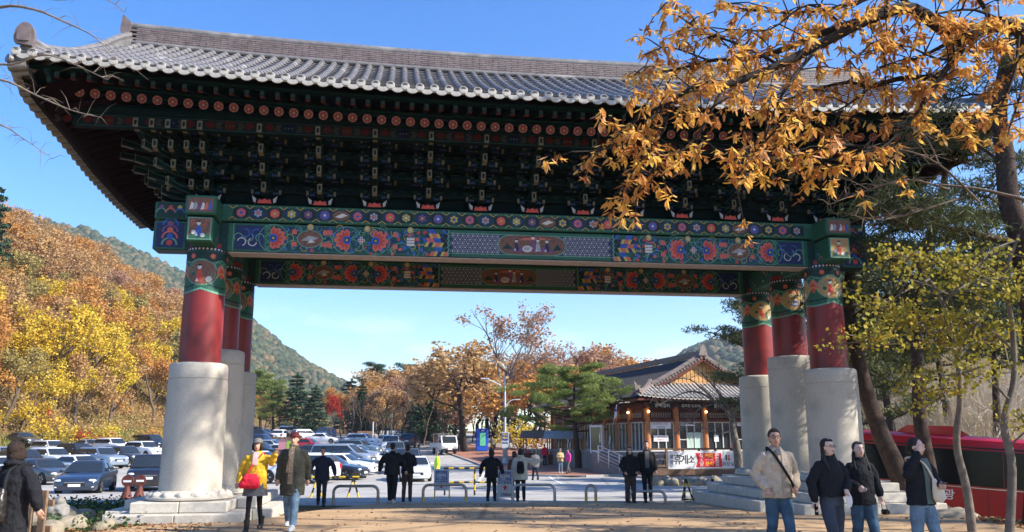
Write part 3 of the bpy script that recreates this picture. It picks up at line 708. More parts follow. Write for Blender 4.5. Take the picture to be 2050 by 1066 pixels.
# ---- columns
petal_mb = MB(); petal_mb.ball((0, 0, 0), (.10, .05, .10), 10, 8); petal_mb.ball((0, -.025, .0), (.062, .04, .065), 8, 6)
petal_me = petal_mb.mesh('petal', MATS['granite'], 60)
for sx in (-1, 1):
    for row in (-1, 0, 1):
        cx, cyy = sx * A7, row * S
        z0 = .42 if sx < 0 else .64; z1 = z0 + .20
        top = 3.33 if row < 0 else 3.83 if row == 0 else 3.46
        lb = MB(); lb.lathe([(.86, z0 + .002), (.90, z0 + .03), (.90, z0 + .07), (.80, z0 + .13), (.70, z0 + .18), (.672, z1)], 40)
        lo = lb.build('lotus_base', MATS['granite'], gate, 50, loc=(cx, cyy, 0))
        for k in range(16):
            a = 6.2832 * k / 16
            inst('petal', petal_me, lo, (.80 * math.cos(a), .80 * math.sin(a), z0 + .095), (R(-28) , 0, a + math.pi / 2), (1.45, 1.35, 1.1))
        db = MB(); db.lathe([(.645, z1), (.640, z1 + .6), (.628, top - .37), (.612, top - .362), (.612, top - .348), (.626, top - .34), (.622, top - .06), (.60, top - .02), (.55, top), (.2, top)], 48)
        db.build('stone_drum', MATS['granite'], gate, 40, loc=(cx, cyy, 0))
        ct = 5.93
        kb = MB(); kb.lathe([(.452, top), (.445, (top + ct) / 2), (.428, ct), (.428, ct + .1)], 40)
        kb.build('red_column', MATS['red_lacquer'], gate, 40, loc=(cx, cyy, 0))
        rad = lambda v: .452 + (.428 - .452) * (v - top) / (ct - top)
        p = Paint(lambda u, v, l: ((rad(v) + .004 + .0015 * l) * math.cos(u / .44 - math.pi / 2), (rad(v) + .004 + .0015 * l) * math.sin(u / .44 - math.pi / 2), v), True)
        L = 6.2832 * .44; b0 = 4.98
        for k in range(36):                       # wrapped green ground with scalloped lower edge
            u0, u1 = L * k / 36, L * (k + 1) / 36; f = lambda u: b0 - .09 * abs(math.sin(u / L * 6.2832 * 1.5 + .0))
            p.b.add([p.fn(u0, f(u0), 1), p.fn(u1, f(u1), 1), p.fn(u1, ct - .1, 1), p.fn(u0, ct - .1, 1)], [(0, 1, 2, 3)], GR)
            p.b.add([p.fn(u0, f(u0) - .03, 2), p.fn(u1, f(u1) - .03, 2), p.fn(u1, f(u1) + .012, 2), p.fn(u0, f(u0) + .012, 2)], [(0, 1, 2, 3)], MI)
            p.b.add([p.fn(u0, f(u0) + .10, 2), p.fn(u1, f(u1) + .10, 2), p.fn(u1, f(u1) + .14, 2), p.fn(u0, f(u0) + .14, 2)], [(0, 1, 2, 3)], DG)
            p.b.add([p.fn(u0, ct - .10, 2), p.fn(u1, ct - .10, 2), p.fn(u1, ct - .005, 2), p.fn(u0, ct - .005, 2)], [(0, 1, 2, 3)], NA)
            p.b.add([p.fn(u0, ct - .32 + .04 * math.cos(u0 * 14), 3), p.fn(u1, ct - .32 + .04 * math.cos(u1 * 14), 3), p.fn(u1, ct - .12, 3), p.fn(u0, ct - .12, 3)], [(0, 1, 2, 3)], DG)
            p.b.add([p.fn(u0, ct - .34 + .04 * math.cos(u0 * 14), 4), p.fn(u1, ct - .34 + .04 * math.cos(u1 * 14), 4), p.fn(u1, ct - .32 + .04 * math.cos(u1 * 14), 4), p.fn(u0, ct - .32 + .04 * math.cos(u0 * 14), 4)], [(0, 1, 2, 3)], MI)
        for k in range(32): p.disc(L * k / 32, ct - .052, .026, WH, 4, 8)
        for k in range(3):
            u = L / 3 * k + L / 6 * 0
            p.disc(u, 5.33, .37, MI, 3, 20, .80); p.disc(u, 5.33, .345, BR if sx < 0 else OC, 4, 20, .80)
            if row == 0:                           # guardian face with blue mouth
                p.disc(u, 5.36, .22, OC, 5, 12, .9); p.disc(u, 5.24, .12, BL, 6, 10, .7); p.rect(u - .08, u + .08, 5.20, 5.24, WH, 7)
                for e in (-1, 1): p.disc(u + e * .09, 5.45, .04, WH, 6, 8); p.disc(u + e * .09, 5.45, .02, BK, 7, 6); p.petal(u + e * .05, 5.5, 1.57 - e * .7, .15, .06, RE, 6)
            else:
                p.figure(u - .05, 5.12, .42, (BL if k % 2 else RE), 5); p.disc(u + .16, 5.18, .07, WH, 6, 8); p.disc(u - .18, 5.3, .05, GR, 6, 8)
            w = u + L / 6
            p.petal(w, 5.2, 1.57, .34, .2, SA, 4); p.petal(w, 5.2, 1.57, .25, .11, RE, 5); p.arc(w, 5.22, .12, 0, 3.14, .02, YE, 5)
            for e in (-1, 1): p.flower(u + e * .22, ct - .22, .06, (RE, SA, YE), 5); p.arc(w + e * .10, 5.5, .09, 0, 5, .02, MI, 4)
        p.build('column_painting', gate, loc=(cx, cyy, 0))
# ---- beams along the gate, front and rear
for row in (-1, 1):
    y = row * S
    mb = MB(); mb.box((0, y, 6.205), (17.3, .50, .67), bev=.02); mb.build('lower_beam', PAL[DG], gate)
    mb = MB(); mb.box((0, y, 5.852), (14.0, .46, .024)); mb.build('beam_soffit_board', MATS['weathered_plank'], gate)
    mb = MB(); mb.box((0, y, 6.775), (17.3, .56, .40), bev=.02); mb.build('upper_beam', PAL[GR], gate)
    f = FRONT(y - .252)
    beam_paint(-7.02, 7.02, 5.88, 6.53, f).build('lower_beam_painting', gate)
    small_beam_paint(-6.95, 6.95, 6.59, 6.96, FRONT(y - .283)).build('upper_beam_painting', gate)
    for e in (-1, 1):                             # painted overhanging ends
        p = Paint(f)
        for v0, v1, ff in ((5.88, 6.53, None),):
            u0, u1 = sorted((e * 7.95, e * 8.63)); p.rect(u0, u1, v0, v1, GR, 1); p.rect(u0 + .04, u1 - .04, v0 + .04, v1 - .04, NA, 2)
            for k in range(4):
                z = v0 + .1 + .15 * k; p.arc((u0 + u1) / 2, z, .16, 0, 3.14, .04, (MI, SA, PU, BL)[k], 3 + k); p.disc((u0 + u1) / 2, z + .05, .07, (RE, BL, SA, PU)[k], 3 + k, 8)
        p.build('beam_end_painting', gate)
        p = Paint(FRONT(y - .283)); u0, u1 = sorted((e * 7.95, e * 8.63)); p.rect(u0 + .03, u1 - .03, 6.60, 6.95, DG, 1)
        for k in range(3): p.arc(u0 + .12 + .2 * k, 6.72, .1, 0, 3.14, .03, (MI, SA, BL)[k], 2); p.disc(u0 + .12 + .2 * k, 6.85, .05, (PU, RE, YE)[k], 2, 8)
        p.build('beam_end_painting', gate)
# ---- cross beams over each column row, their heads poking out at the front and rear
for sx in (-1, 1):
    cx = sx * A7
    mb = MB(); mb.box((cx, 0, 6.20), (.56, 5.86, .56), bev=.03); mb.build('cross_beam', PAL[GR], gate)
    mb = MB(); mb.box((cx, 0, 6.74), (.66, 5.94, .44), bev=.03); mb.build('cross_beam_cap', PAL[GR], gate)
    mb = MB(); mb.box((cx, 0, 6.45), (.40, 5.4, .07)); mb.build('cross_beam_joint', PAL[RE], gate)
    f = FRONT(-2.932); p = Paint(f)
    p.rect(cx - .25, cx + .25, 5.96, 6.46, MI, 1); p.rect(cx - .225, cx + .225, 5.98, 6.44, BR if sx < 0 else OC, 2)
    p.poly([(cx - .22, 5.985), (cx + .22, 5.985), (cx + .2, 6.1), (cx - .2, 6.08)], GR, 3)
    p.figure(cx - .02, 6.04, .36, BL if sx < 0 else RE, 4); p.disc(cx + .07, 6.06, .05, WH, 5, 8); p.disc(cx - .12, 6.12, .05, WH, 5, 8)
    for k in range(4): p.arc(cx + (-.15, .16, .12, -.12)[k], (6.36, 6.38, 6.28, 6.3)[k], .035, 0, 4, .014, SA, 4)
    p.build('beam_head_painting', gate)
    p = Paint(FRONT(-2.972)); p.rect(cx - .30, cx + .30, 6.55, 6.93, GR, 1); p.rect(cx - .27, cx + .27, 6.58, 6.90, BR, 2)
    for k in range(6): p.poly([(cx - .24 + .08 * k, 6.62), (cx - .16 + .08 * k, 6.64), (cx - .14 + .075 * k, 6.76), (cx - .2 + .08 * k, 6.8)], (WH, GY_, PU, WH, SA, BL)[k], 3)
    p.build('beam_head_painting', gate)
    for e in (-1, 1):                             # inner and outer cheeks
        xx = cx + e * .284
        p = Paint(lambda u, v, l, xx=xx, e=e: (xx + e * .0012 * l, u, v))
        for a in (-2.5, -1.0, .2, 1.4):
            for k in range(5): p.arc(a + .12 * k, 6.0 + .09 * k, .08, k, k + 3.5, .026, (SA, MI, BL, MI, YE)[k], 2 + k % 2); p.disc(a + .2 + .1 * k, 6.36 - .07 * k, .035, (NA, RE, BL, DG, WH)[k], 2, 7)
        p.build('cheek_painting', gate)
# ---- bracket clusters
def tongue_mesh(L):
    """one curved bracket arm with an upturned pale tip, pointing along -y"""
    t = 14; up = []; lo = []
    for i in range(t + 1):
        q = i / t; y = -L * q
        up.append((y, .16 - .05 * q + .15 * max(0, q - .62) ** 1.5 * 4)); lo.append((y, -.02 + .13 * max(0, q - .45) * q + .10 * max(0, q - .7)))
    poly = up + lo[::-1]; mb = MB(); n = len(poly); w = .055
    mb.prism(poly, -w, w, 'x', 0)
    # pale front of the tip and a thin mint edge along the top
    for i in range(t - 2, t):
        a, b = up[i], up[i + 1]; c, d = lo[i], lo[i + 1]
        mb.quad((-w * .9, a[0], c[1] - .004), (w * .9, a[0], c[1] - .004), (w * .9, b[0], d[1] - .004), (-w * .9, b[0], d[1] - .004), 1)
    tip_u, tip_l = up[-1], lo[-1]
    mb.box((0, tip_u[0] - .006, (tip_u[1] + tip_l[1]) / 2), (w * 1.9, .012, (tip_u[1] - tip_l[1]) + .02), 1)
    mb.box((0, tip_u[0] - .014, (tip_u[1] + tip_l[1]) / 2), (w * .9, .006, (tip_u[1] - tip_l[1]) * .6), 0)
    for e in (-1, 1):
        for i in range(0, t): 
            a, b = up[i], up[i + 1]; mb.quad((e * (w + .002), a[0], a[1] - .03), (e * (w + .002), b[0], b[1] - .03), (e * (w + .002), b[0], b[1]), (e * (w + .002), a[0], a[1]), 2)
            a, b = lo[i], lo[i + 1]; mb.quad((e * (w + .002), a[0], a[1] + .022), (e * (w + .002), b[0], b[1] + .022), (e * (w + .002), b[0], b[1]), (e * (w + .002), a[0], a[1]), 2)
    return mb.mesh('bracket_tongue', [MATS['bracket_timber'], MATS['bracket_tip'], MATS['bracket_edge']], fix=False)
T_ME = [tongue_mesh(.55 + .34 * i) for i in range(4)]
TS_ME = [tongue_mesh(.95 + .34 * i) for i in range(4)]
am = MB(); poly = [(-.46, .07), (-.46, .0), (-.36, -.06), (-.2, -.07), (.2, -.07), (.36, -.06), (.46, .0), (.46, .07)]
am.prism(poly, -.045, .045, 'y', 0)
for k in (-.26, .0, .26): am.box((k, -.047, 0), (.14, .004, .05), 1)
am.box((0, -.047, .058), (.9, .004, .014), 2)
ARM_ME = am.mesh('bracket_arm', [MATS['bracket_timber'], PAL[NA], MATS['bracket_edge']])
bm_ = MB(); bm_.box((0, 0, 0), (.17, .13, .05), 0); bm_.box((0, 0, -.05), (.11, .10, .05), 0, taper=1.5); bm_.box((0, -.067, .0), (.15, .004, .012), 1); bm_.box((0, -.067, -.022), (.05, .004, .02), 2)
BLK_ME = bm_.mesh('bearing_block', [MATS['bracket_timber'], MATS['bracket_edge'], MATS['bracket_tip']])
cap_mb = MB(); cap_mb.prism([(-.30, .2), (-.26, .0), (-.18, -.02), (.18, -.02), (.26, .0), (.30, .2), (.18, .12), (-.18, .12)], -.22, .1, 'y', 0)
cap_mb.prism([(-.16, -.0), (.16, -.0), (.12, .10), (.06, .07), (0, .11), (-.06, .07), (-.12, .10)], -.236, -.222, 'y', 1)
for e in (-1, 1): cap_mb.prism([(e * .20, .01), (e * .25, .03), (e * .285, .18), (e * .19, .10)], -.232, -.221, 'y', 2)
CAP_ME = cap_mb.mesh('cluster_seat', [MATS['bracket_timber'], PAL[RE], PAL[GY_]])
nblk = 0
def cluster(x, y, ang, extra=0, full=True):
    global nblk
    c = bpy.data.objects.new('bracket_cluster', None); c.location = (x, y, 0); c.rotation_euler = (0, 0, ang); link(c, gate)
    inst('cluster_seat', CAP_ME, c, (0, -.12, 7.0))
    for i in range(4):
        inst('bracket_tongue', (T_ME if full else TS_ME)[i], c, (0, -.06, 7.17 + .335 * i))
        for lv in range(0, i + 1, 1):
            off = -.10 - .34 * lv
            if i < 3 or True:
                inst('bracket_arm', ARM_ME, c, (0, off, 7.30 + .335 * i), scale=(1.18 if (i + lv) % 2 else .78, 1, 1))
            ks = (-.40, 0, .40) if (i + lv) % 2 else (-.24, .24)
            if (lv == i or lv == i - 1) and y == -S:
                for k in ks: inst('bearing_block', BLK_ME, c, (k, off - .02, 7.42 + .335 * i))
    return c
for k in range(-6, 7): cluster(k * 1.25, -S, 0)
for k in (-6, -3, 0, 3, 6): cluster(k * 1.25, S, math.pi)
for sx in (-1, 1):
    for yy in (-1.35, -.45, .45, 1.35): cluster(sx * 7.75, yy, -sx * math.pi / 2 * -1 if False else (math.pi / 2 if sx > 0 else -math.pi / 2), full=False)
    # corner fan of extra tongues
    for i in range(4):
        for k in range(1, 5):
            if k <= i + 1: inst('bracket_tongue', T_ME[i], gate, (sx * (A7 + .33 * k), -S - .06, 7.17 + .335 * i))
        o = inst('bracket_tongue', TS_ME[i], gate, (sx * (A7 + .2), -S - .1, 7.17 + .335 * i), (0, 0, sx * R(42)), (1, .95, 1))
        o = inst('bracket_tongue', TS_ME[i], gate, (sx * (A7 + .3), -S + .25, 7.17 + .335 * i), (0, 0, sx * R(72)), (1, .9, 1))
# continuous rails tying the clusters, with rows of small blocks
blk = MB()
for row in (-1, 1):
    for i in range(4):
        for lv in range(i + 1):
            y = row * (S + .10 + .34 * lv); z = 7.36 + .335 * i
            if lv in (i, i - 1) or row < 0:
                mb = MB(); mb.box((0, y, z), (16.4 + .5 * lv, .07, .075)); mb.build('bracket_rail', MATS['bracket_timber'], gate)
            if row < 0 and lv >= i - 2:
                for k in range(-27, 28):
                    x = k * .3125 + (.156 if (i + lv) % 2 else 0)
                    blk.box((x, y - .045, z + .075), (.15, .11, .045), 0); blk.box((x, y - .045, z + .035), (.10, .08, .05), 0, taper=1.4); blk.box((x, y - .102, z + .092), (.135, .004, .010), 1)
                    if k % 2: blk.box((x, y - .06, z - .04), (.05, .10, .10), 2)
o = blk.build('bearing_blocks_between', [MATS['bracket_timber'], MATS['bracket_edge'], MATS['bracket_tip']], gate); o['kind'] = 'stuff'
# wall between the clusters and the ceiling above
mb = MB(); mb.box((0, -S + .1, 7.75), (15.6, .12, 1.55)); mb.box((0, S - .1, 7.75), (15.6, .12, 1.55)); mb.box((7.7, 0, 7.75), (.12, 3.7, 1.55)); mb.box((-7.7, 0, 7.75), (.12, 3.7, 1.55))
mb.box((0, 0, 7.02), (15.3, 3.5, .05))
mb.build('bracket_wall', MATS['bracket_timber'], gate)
# outer purlin with its painted face
for row in (-1, 1):
    y = row * (S + 1.5)
    mb = MB(); mb.box((0, y, 8.36), (20.2, .2, .26)); mb.tube([(-10.2, y, 8.62), (10.2, y, 8.62)], .14, 12); mb.build('outer_purlin', MATS['bracket_timber'], gate)
    if row < 0:
        p = Paint(FRONT(y - .102)); 
        for k in range(-8, 9):
            u = k * 1.25
            for e in (-1, 1):
                p.petal(u + e * .1, 8.37, 0 if e > 0 else math.pi, .2, .16, RE, 2)
                for j in range(3): p.line([(u + e * (.38 + .04 * j), 8.28), (u + e * (.33 + .04 * j), 8.36), (u + e * (.38 + .04 * j), 8.44)], .014, (YE, WH, SA)[j], 2)
            p.rect(u + .52, u + .73, 8.27, 8.46, NA if k % 2 else RE, 2)
            for j in range(3): p.disc(u + .555 + .07 * j, 8.365, .024, WH if k % 2 else YE, 3, 6)
        p.rect(-10, 10, 8.235, 8.25, MI, 2); p.rect(-10, 10, 8.475, 8.487, MI, 2)
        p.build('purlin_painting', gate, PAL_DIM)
# ---- roof
def zr(x, y):
    t = abs(y) / 4.6; sag = (.0028 if y <= 0 else .0008) * x * x
    return 11.55 - 2.55 * (1.12 * t - .12 * t * t) + sag - (.55 * t * t if y > 0 else 0)
def slope_sheet(dz, y_in, y_out, xw, mat, name, sgn=-1, nx=45, ny=12):
    V = []
    for i in range(ny):
        y = sgn * (y_in + (y_out - y_in) * i / (ny - 1))
        for j in range(nx):
            x = -xw + 2 * xw * j / (nx - 1); V.append((x, y, zr(x, y) + dz))
    return inst(name, np_mesh(name, V, grid_faces(ny, nx), mat, smooth=True), gate)
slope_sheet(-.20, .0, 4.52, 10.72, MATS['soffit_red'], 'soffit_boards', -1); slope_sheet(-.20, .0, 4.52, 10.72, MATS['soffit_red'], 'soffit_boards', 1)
slope_sheet(-.02, .0, 4.60, 10.95, MATS['roof_tile'], 'tile_bed', -1); slope_sheet(-.02, .0, 4.60, 10.95, MATS['roof_tile'], 'tile_bed', 1)
# rafters with painted rosettes, flying rafters above them
ros = MB()
def disc_y(mb, r, y, m, n=16, cx=0, cz=0): mb.add([(cx + r * math.cos(6.2832 * i / n), y, cz + r * math.sin(6.2832 * i / n)) for i in range(n)], [tuple(range(n))], m)
disc_y(ros, .104, -.002, 0); disc_y(ros, .094, -.004, 1)
for k in range(6): disc_y(ros, .030, -.006, 2, 8, .056 * math.cos(k * 1.0472), .056 * math.sin(k * 1.0472)); 
for k in range(6): disc_y(ros, .014, -.007, 0, 6, .060 * math.cos(k * 1.0472), .060 * math.sin(k * 1.0472))
disc_y(ros, .026, -.008, 4, 8); disc_y(ros, .013, -.0095, 5, 6)
M('rosette_pink', (.36, .095, .075), .6, var=.2, scale=14); M('rosette_red', (.16, .02, .018), .6, var=.2, scale=14)
ROS_ME = ros.mesh('rosette', [PAL[DG], MATS['rosette_pink'], MATS['rosette_red'], MATS['rosette_pink'], PAL[GR], PAL[YE]], fix=False)
rb = MB(); rb.tube([(0, 0, 0), (0, 2.9, 1.35)], .10, 10); RAF_ME = rb.mesh('rafter', [MATS['bracket_timber']], 40)
fb = MB(); fb.bar((0, 0, 0), (0, 1.3, .42), .10, .13, 0)
fb.box((0, -.012, 0), (.092, .012, .12), 1); fb.box((0, -.02, 0), (.06, .008, .06), 2); fb.box((0, -.026, 0), (.012, .006, .05), 1); fb.box((0, -.027, 0), (.05, .006, .012), 1); fb.box((0, .02, -.072), (.09, .1, .01), 3)
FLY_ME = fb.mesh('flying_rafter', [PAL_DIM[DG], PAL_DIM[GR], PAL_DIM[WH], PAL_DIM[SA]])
for i in range(66):
    x = -10.2 + 20.4 * i / 65; zz = 8.49 + .0034 * x * x
    r_ = inst('rafter', RAF_ME, gate, (x, -3.95, zz)); inst('rosette', ROS_ME, r_, (0, -.001, 0), (math.atan2(1.35, 2.9), 0, 0))
    inst('flying_rafter', FLY_ME, gate, (x + .02 , -4.40, 8.70 + .0029 * x * x))
# thin eave boards
def eave_bar(name, y, zf, w, hh, mat, xw=10.8, sgn=1):
    mb = MB(); xs = np.linspace(-xw, xw, 25)
    for a, b in zip(xs[:-1], xs[1:]): mb.bar((a, y, zf(a)), (b, y, zf(b)), w, hh)
    mb.build(name, mat, gate)
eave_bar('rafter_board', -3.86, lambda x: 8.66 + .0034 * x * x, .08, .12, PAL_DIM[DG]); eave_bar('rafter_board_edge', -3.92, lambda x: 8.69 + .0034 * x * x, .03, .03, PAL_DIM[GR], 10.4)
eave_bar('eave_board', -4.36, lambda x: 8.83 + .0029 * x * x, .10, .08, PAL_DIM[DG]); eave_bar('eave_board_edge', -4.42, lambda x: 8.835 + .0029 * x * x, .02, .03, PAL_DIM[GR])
# tiles: cap tiles over the joints, pan tiles between, round and crescent end tiles along the eave
SP = .312; NC = 35
cap = MB(); n = 8
for k, (y, r) in enumerate(((0, .088), (.40, .076))):
    pass
vs = []; 
for y, r in ((0, .088), (.41, .077)):
    for j in range(n + 1):
        a = math.pi * j / n; vs.append((r * math.cos(a), y, r * math.sin(a)))
cap.add(vs, [(j, j + 1, n + 2 + j, n + 1 + j) for j in range(n)] + [tuple(range(n, -1, -1))])
CAPT = cap.mesh('cap_tile', MATS['roof_tile'], 50)
et = MB(); et.lathe([(.0, -.012), (.075, -.012), (.092, -.008), (.098, 0), (.098, .05)], 18, cap=False)
et.v = [(x, -z * -1, y) for x, y, z in et.v]
ENDT = et.mesh('round_end_tile', MATS['roof_tile_end'], 40)
dp = MB(); top_ = [(SP * .46 * q, .015 - .05 * (1 - q * q)) for q in np.linspace(-1, 1, 9)]; bot = [(SP * .46 * q, -.02 - .125 * math.sqrt(max(0, 1 - q * q))) for q in np.linspace(1, -1, 9)]
dp.prism(top_ + bot, -.03, 0, 'y'); 
DRIPT = dp.mesh('drip_tile', MATS['roof_tile_end'], 30)
stuff = MB(); pans = MB()
for i in range(-NC, NC + 1):
    x = i * SP
    ylim = max(0.18, (abs(x) - 10.2) * 5.75 + .1) if abs(x) > 10.2 else .18
    for sgn in (-1, 1):
        y = 4.60; k = 0
        while y > ylim:
            yn = max(y - .345, 0.05)
            z0, z1 = zr(x, sgn * y), zr(x, sgn * yn); al = math.atan2(z1 - z0, y - yn)
            M_ = Matrix.Translation((x, sgn * y, z0 + .025)) @ Matrix.Rotation(math.pi if sgn > 0 else 0, 4, 'Z') @ Matrix.Rotation(al, 4, 'X')
            if sgn < 0 and k < 4: o = inst('cap_tile', CAPT, gate); o.matrix_local = M_
            else: stuff.xf = M_; stuff.add(vs, [(j, j + 1, n + 2 + j, n + 1 + j) for j in range(n)] + [tuple(range(n, -1, -1))])
            if i < NC:                            # pan tile: shallow trough with a stepped lower edge
                M2 = Matrix.Translation((x + SP / 2, sgn * y, (zr(x + SP / 2, sgn * y)) + .012)) @ Matrix.Rotation(math.pi if sgn > 0 else 0, 4, 'Z') @ Matrix.Rotation(al, 4, 'X')
                pans.xf = M2; w = SP * .5
                pv = [(w * q, yy, .055 * q * q + dz) for yy, dz in ((-.01, -.0), (-.01, .03), (.37, .0)) for q in (-1, -.5, 0, .5, 1)]
                pans.add(pv, [(r * 5 + j, r * 5 + j + 1, r * 5 + 6 + j, r * 5 + 5 + j) for r in range(2) for j in range(4)])
            y = yn if yn > .06 else 0; k += 1
    z = zr(x, -4.6); al = R(14)
    inst('round_end_tile', ENDT, gate, (x, -4.62, z + .035), (R(-12), 0, 0))
    if i < NC: inst('drip_tile', DRIPT, gate, (x + SP / 2, -4.60, zr(x + SP / 2, -4.6) + .01), (R(-8), 0, 0))
o = stuff.build('cap_tiles_upper', MATS['roof_tile'], gate, 50, fix=False); o['kind'] = 'stuff'
o = pans.build('pan_tiles', MATS['roof_tile'], gate, 50, fix=False); o['kind'] = 'stuff'
# main ridge of stacked thin tiles
rt = MB(); rng = random.Random(5)
for lv in range(8):
    nseg = 58
    for k in range(nseg):
        a = -10.25 + 20.5 * k / nseg + (.17 if lv % 2 else 0); b = a + 20.5 / nseg - .012
        zf = lambda q: 11.56 + .058 * lv + .0027 * q * q
        w = .34 - .008 * lv + rng.uniform(-.008, .008)
        rt.bar((a, 0, zf(a)), (b, 0, zf(b)), w, .046)
o = rt.build('ridge_tiles', MATS['ridge_tile'], gate); o['kind'] = 'stuff'
mb = MB(); xs = np.linspace(-10.35, 10.35, 31)
mb.tube([(x, 0, 12.06 + .0027 * x * x) for x in xs], .115, 10); mb.build('ridge_cap', MATS['roof_tile'], gate, 50)
mb = MB(); mb.tube([(x, -.2, 11.53 + .0027 * x * x) for x in xs], .06, 8); mb.tube([(x, .2, 11.53 + .0027 * x * x) for x in xs], .06, 8); mb.build('ridge_base_roll', MATS['roof_tile'], gate, 50)
for sx in (-1, 1):
    mb = MB(); mb.prism([(sx * 10.25, 11.75), (sx * 10.42, 11.8), (sx * 10.5, 12.2), (sx * 10.46, 12.62), (sx * 10.38, 12.55), (sx * 10.25, 12.42)], -.16, .16, 'y'); mb.build('ridge_end_ornament', MATS['ridge_tile'], gate)
    for sy in (-1, 1):
        # hip ridges
        tt = np.linspace(0, 1, 15); zz = np.interp(tt, [0, .15, .35, .6, .85, 1], [11.72, 11.30, 10.62, 9.90, 9.42, 9.32]) - (.35 * tt if sy > 0 else 0)
        P_ = [(sx * (10.25 + .55 * t), sy * 4.5 * t, z) for t, z in zip(tt, zz)]
        hb = MB()
        for lv in range(5):
            for a, b in zip(P_[:-1], P_[1:]): hb.bar((a[0], a[1], a[2] + .05 + .062 * lv), (b[0], b[1] + sy * -.006, b[2] + .05 + .062 * lv), .26 - .012 * lv, .052)
        hb.tube([(p[0], p[1], p[2] + .40) for p in P_], .085, 8); hb.build('hip_ridge', MATS['roof_tile'], gate)
        e = P_[-1]; mb = MB(); mb.prism([(e[0] + .20 * math.cos(q) , e[2] + .36 + .26 * math.sin(q) * (1.25 if q < 3.2 else .9)) for q in np.linspace(-.6, 3.74, 14)], e[1] + sy * .02, e[1] + sy * .12, 'y')
        mb.prism([(e[0] + .13 * math.cos(q), e[2] + .38 + .19 * math.sin(q)) for q in np.linspace(-.6, 3.74, 12)], e[1] + sy * .12, e[1] + sy * .15, 'y')
        mb.build('ridge_end_tile', MATS['ridge_tile'], gate)
        mb = MB(); mb.tube([(e[0], e[1] - sy * .5, e[2] - .02), (e[0] + sx * .02, e[1] + sy * .10, e[2] - .04)], .11, 12); mb.tube([(e[0] - sx * .1, e[1] - sy * .3, e[2] - .16), (e[0] + sx * .26, e[1] + sy * .12, e[2] - .12)], .09, 12); mb.build('corner_tile', MATS['roof_tile'], gate, 40)
    # end slope, its eave tiles and the boards below
    zs = lambda y: float(np.interp(y, [-4.6, -4.3, -3.9, -3.3, -2, 0, 2, 4.6], [9.12, 9.0, 8.80, 8.72, 8.62, 8.38, 8.25, 8.22]))
    V = []; ny = 31
    for i in range(ny):
        y = -4.6 + 9.2 * i / (ny - 1); xi = 10.2 + .75 * abs(y) / 4.6
        V += [(sx * xi, y, zr(10.2, y) + .05), (sx * (xi * .4 + 11.0 * .6), y, (zr(10.2, y) * .4 + zs(y) * .6)), (sx * 11.0, y, zs(y))]
    inst('end_slope', np_mesh('end_slope', V, grid_faces(ny, 3), MATS['roof_tile'], smooth=True), gate)
    mb = MB(); mb.tube([(0, 0, 0), (sx * .34, 0, -.05)], .098, 10); mb.tube([(0, .156, -.07), (sx * .32, .156, -.13)], .10, 10)
    SET = mb.mesh('side_eave_tile', MATS['roof_tile'], 50)
    for i in range(30): y = -4.5 + i * SP; inst('side_eave_tile', SET, gate, (sx * 10.72, y, zs(y) + .03))
    V = []
    for i in range(ny):
        y = -4.4 + 8.8 * i / (ny - 1); z = zs(y)
        V += [(sx * 10.93, y, z - .03), (sx * 10.80, y, z - .16), (sx * 10.62, y, z - .18), (sx * 10.56, y, z - .34), (sx * 9.6, y, min(z + .13, zr(9.6, y) - .3)), (sx * 7.7, y, min(9.75, zr(7.7, y) - .3))]
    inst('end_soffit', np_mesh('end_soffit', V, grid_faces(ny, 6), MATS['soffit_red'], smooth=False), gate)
    for i in range(24):
        y = -3.7 + 7.4 * i / 23; mb = MB() if i == 0 else mb
        if i == 0: mb.tube([(sx * 0, 0, 0), (-sx * 2.3, 0, .75)], .085, 8); SR = mb.mesh('side_rafter', [MATS['soffit_red']], 50)
        inst('side_rafter', SR, gate, (sx * 10.42, y, zs(y) - .30))
    # end cap of the front eave
    mb = MB(); mb.prism([(-4.55, 9.02), (-4.35, 8.96), (-4.3, 8.86), (-3.98, 8.82), (-3.98, 8.62), (-3.6, 8.6), (-3.2, 8.9), (-3.2, 9.6), (-4.3, 9.2)], sx * 10.32, sx * 10.40, 'x'); mb.build('eave_end_board', PAL[DG], gate)
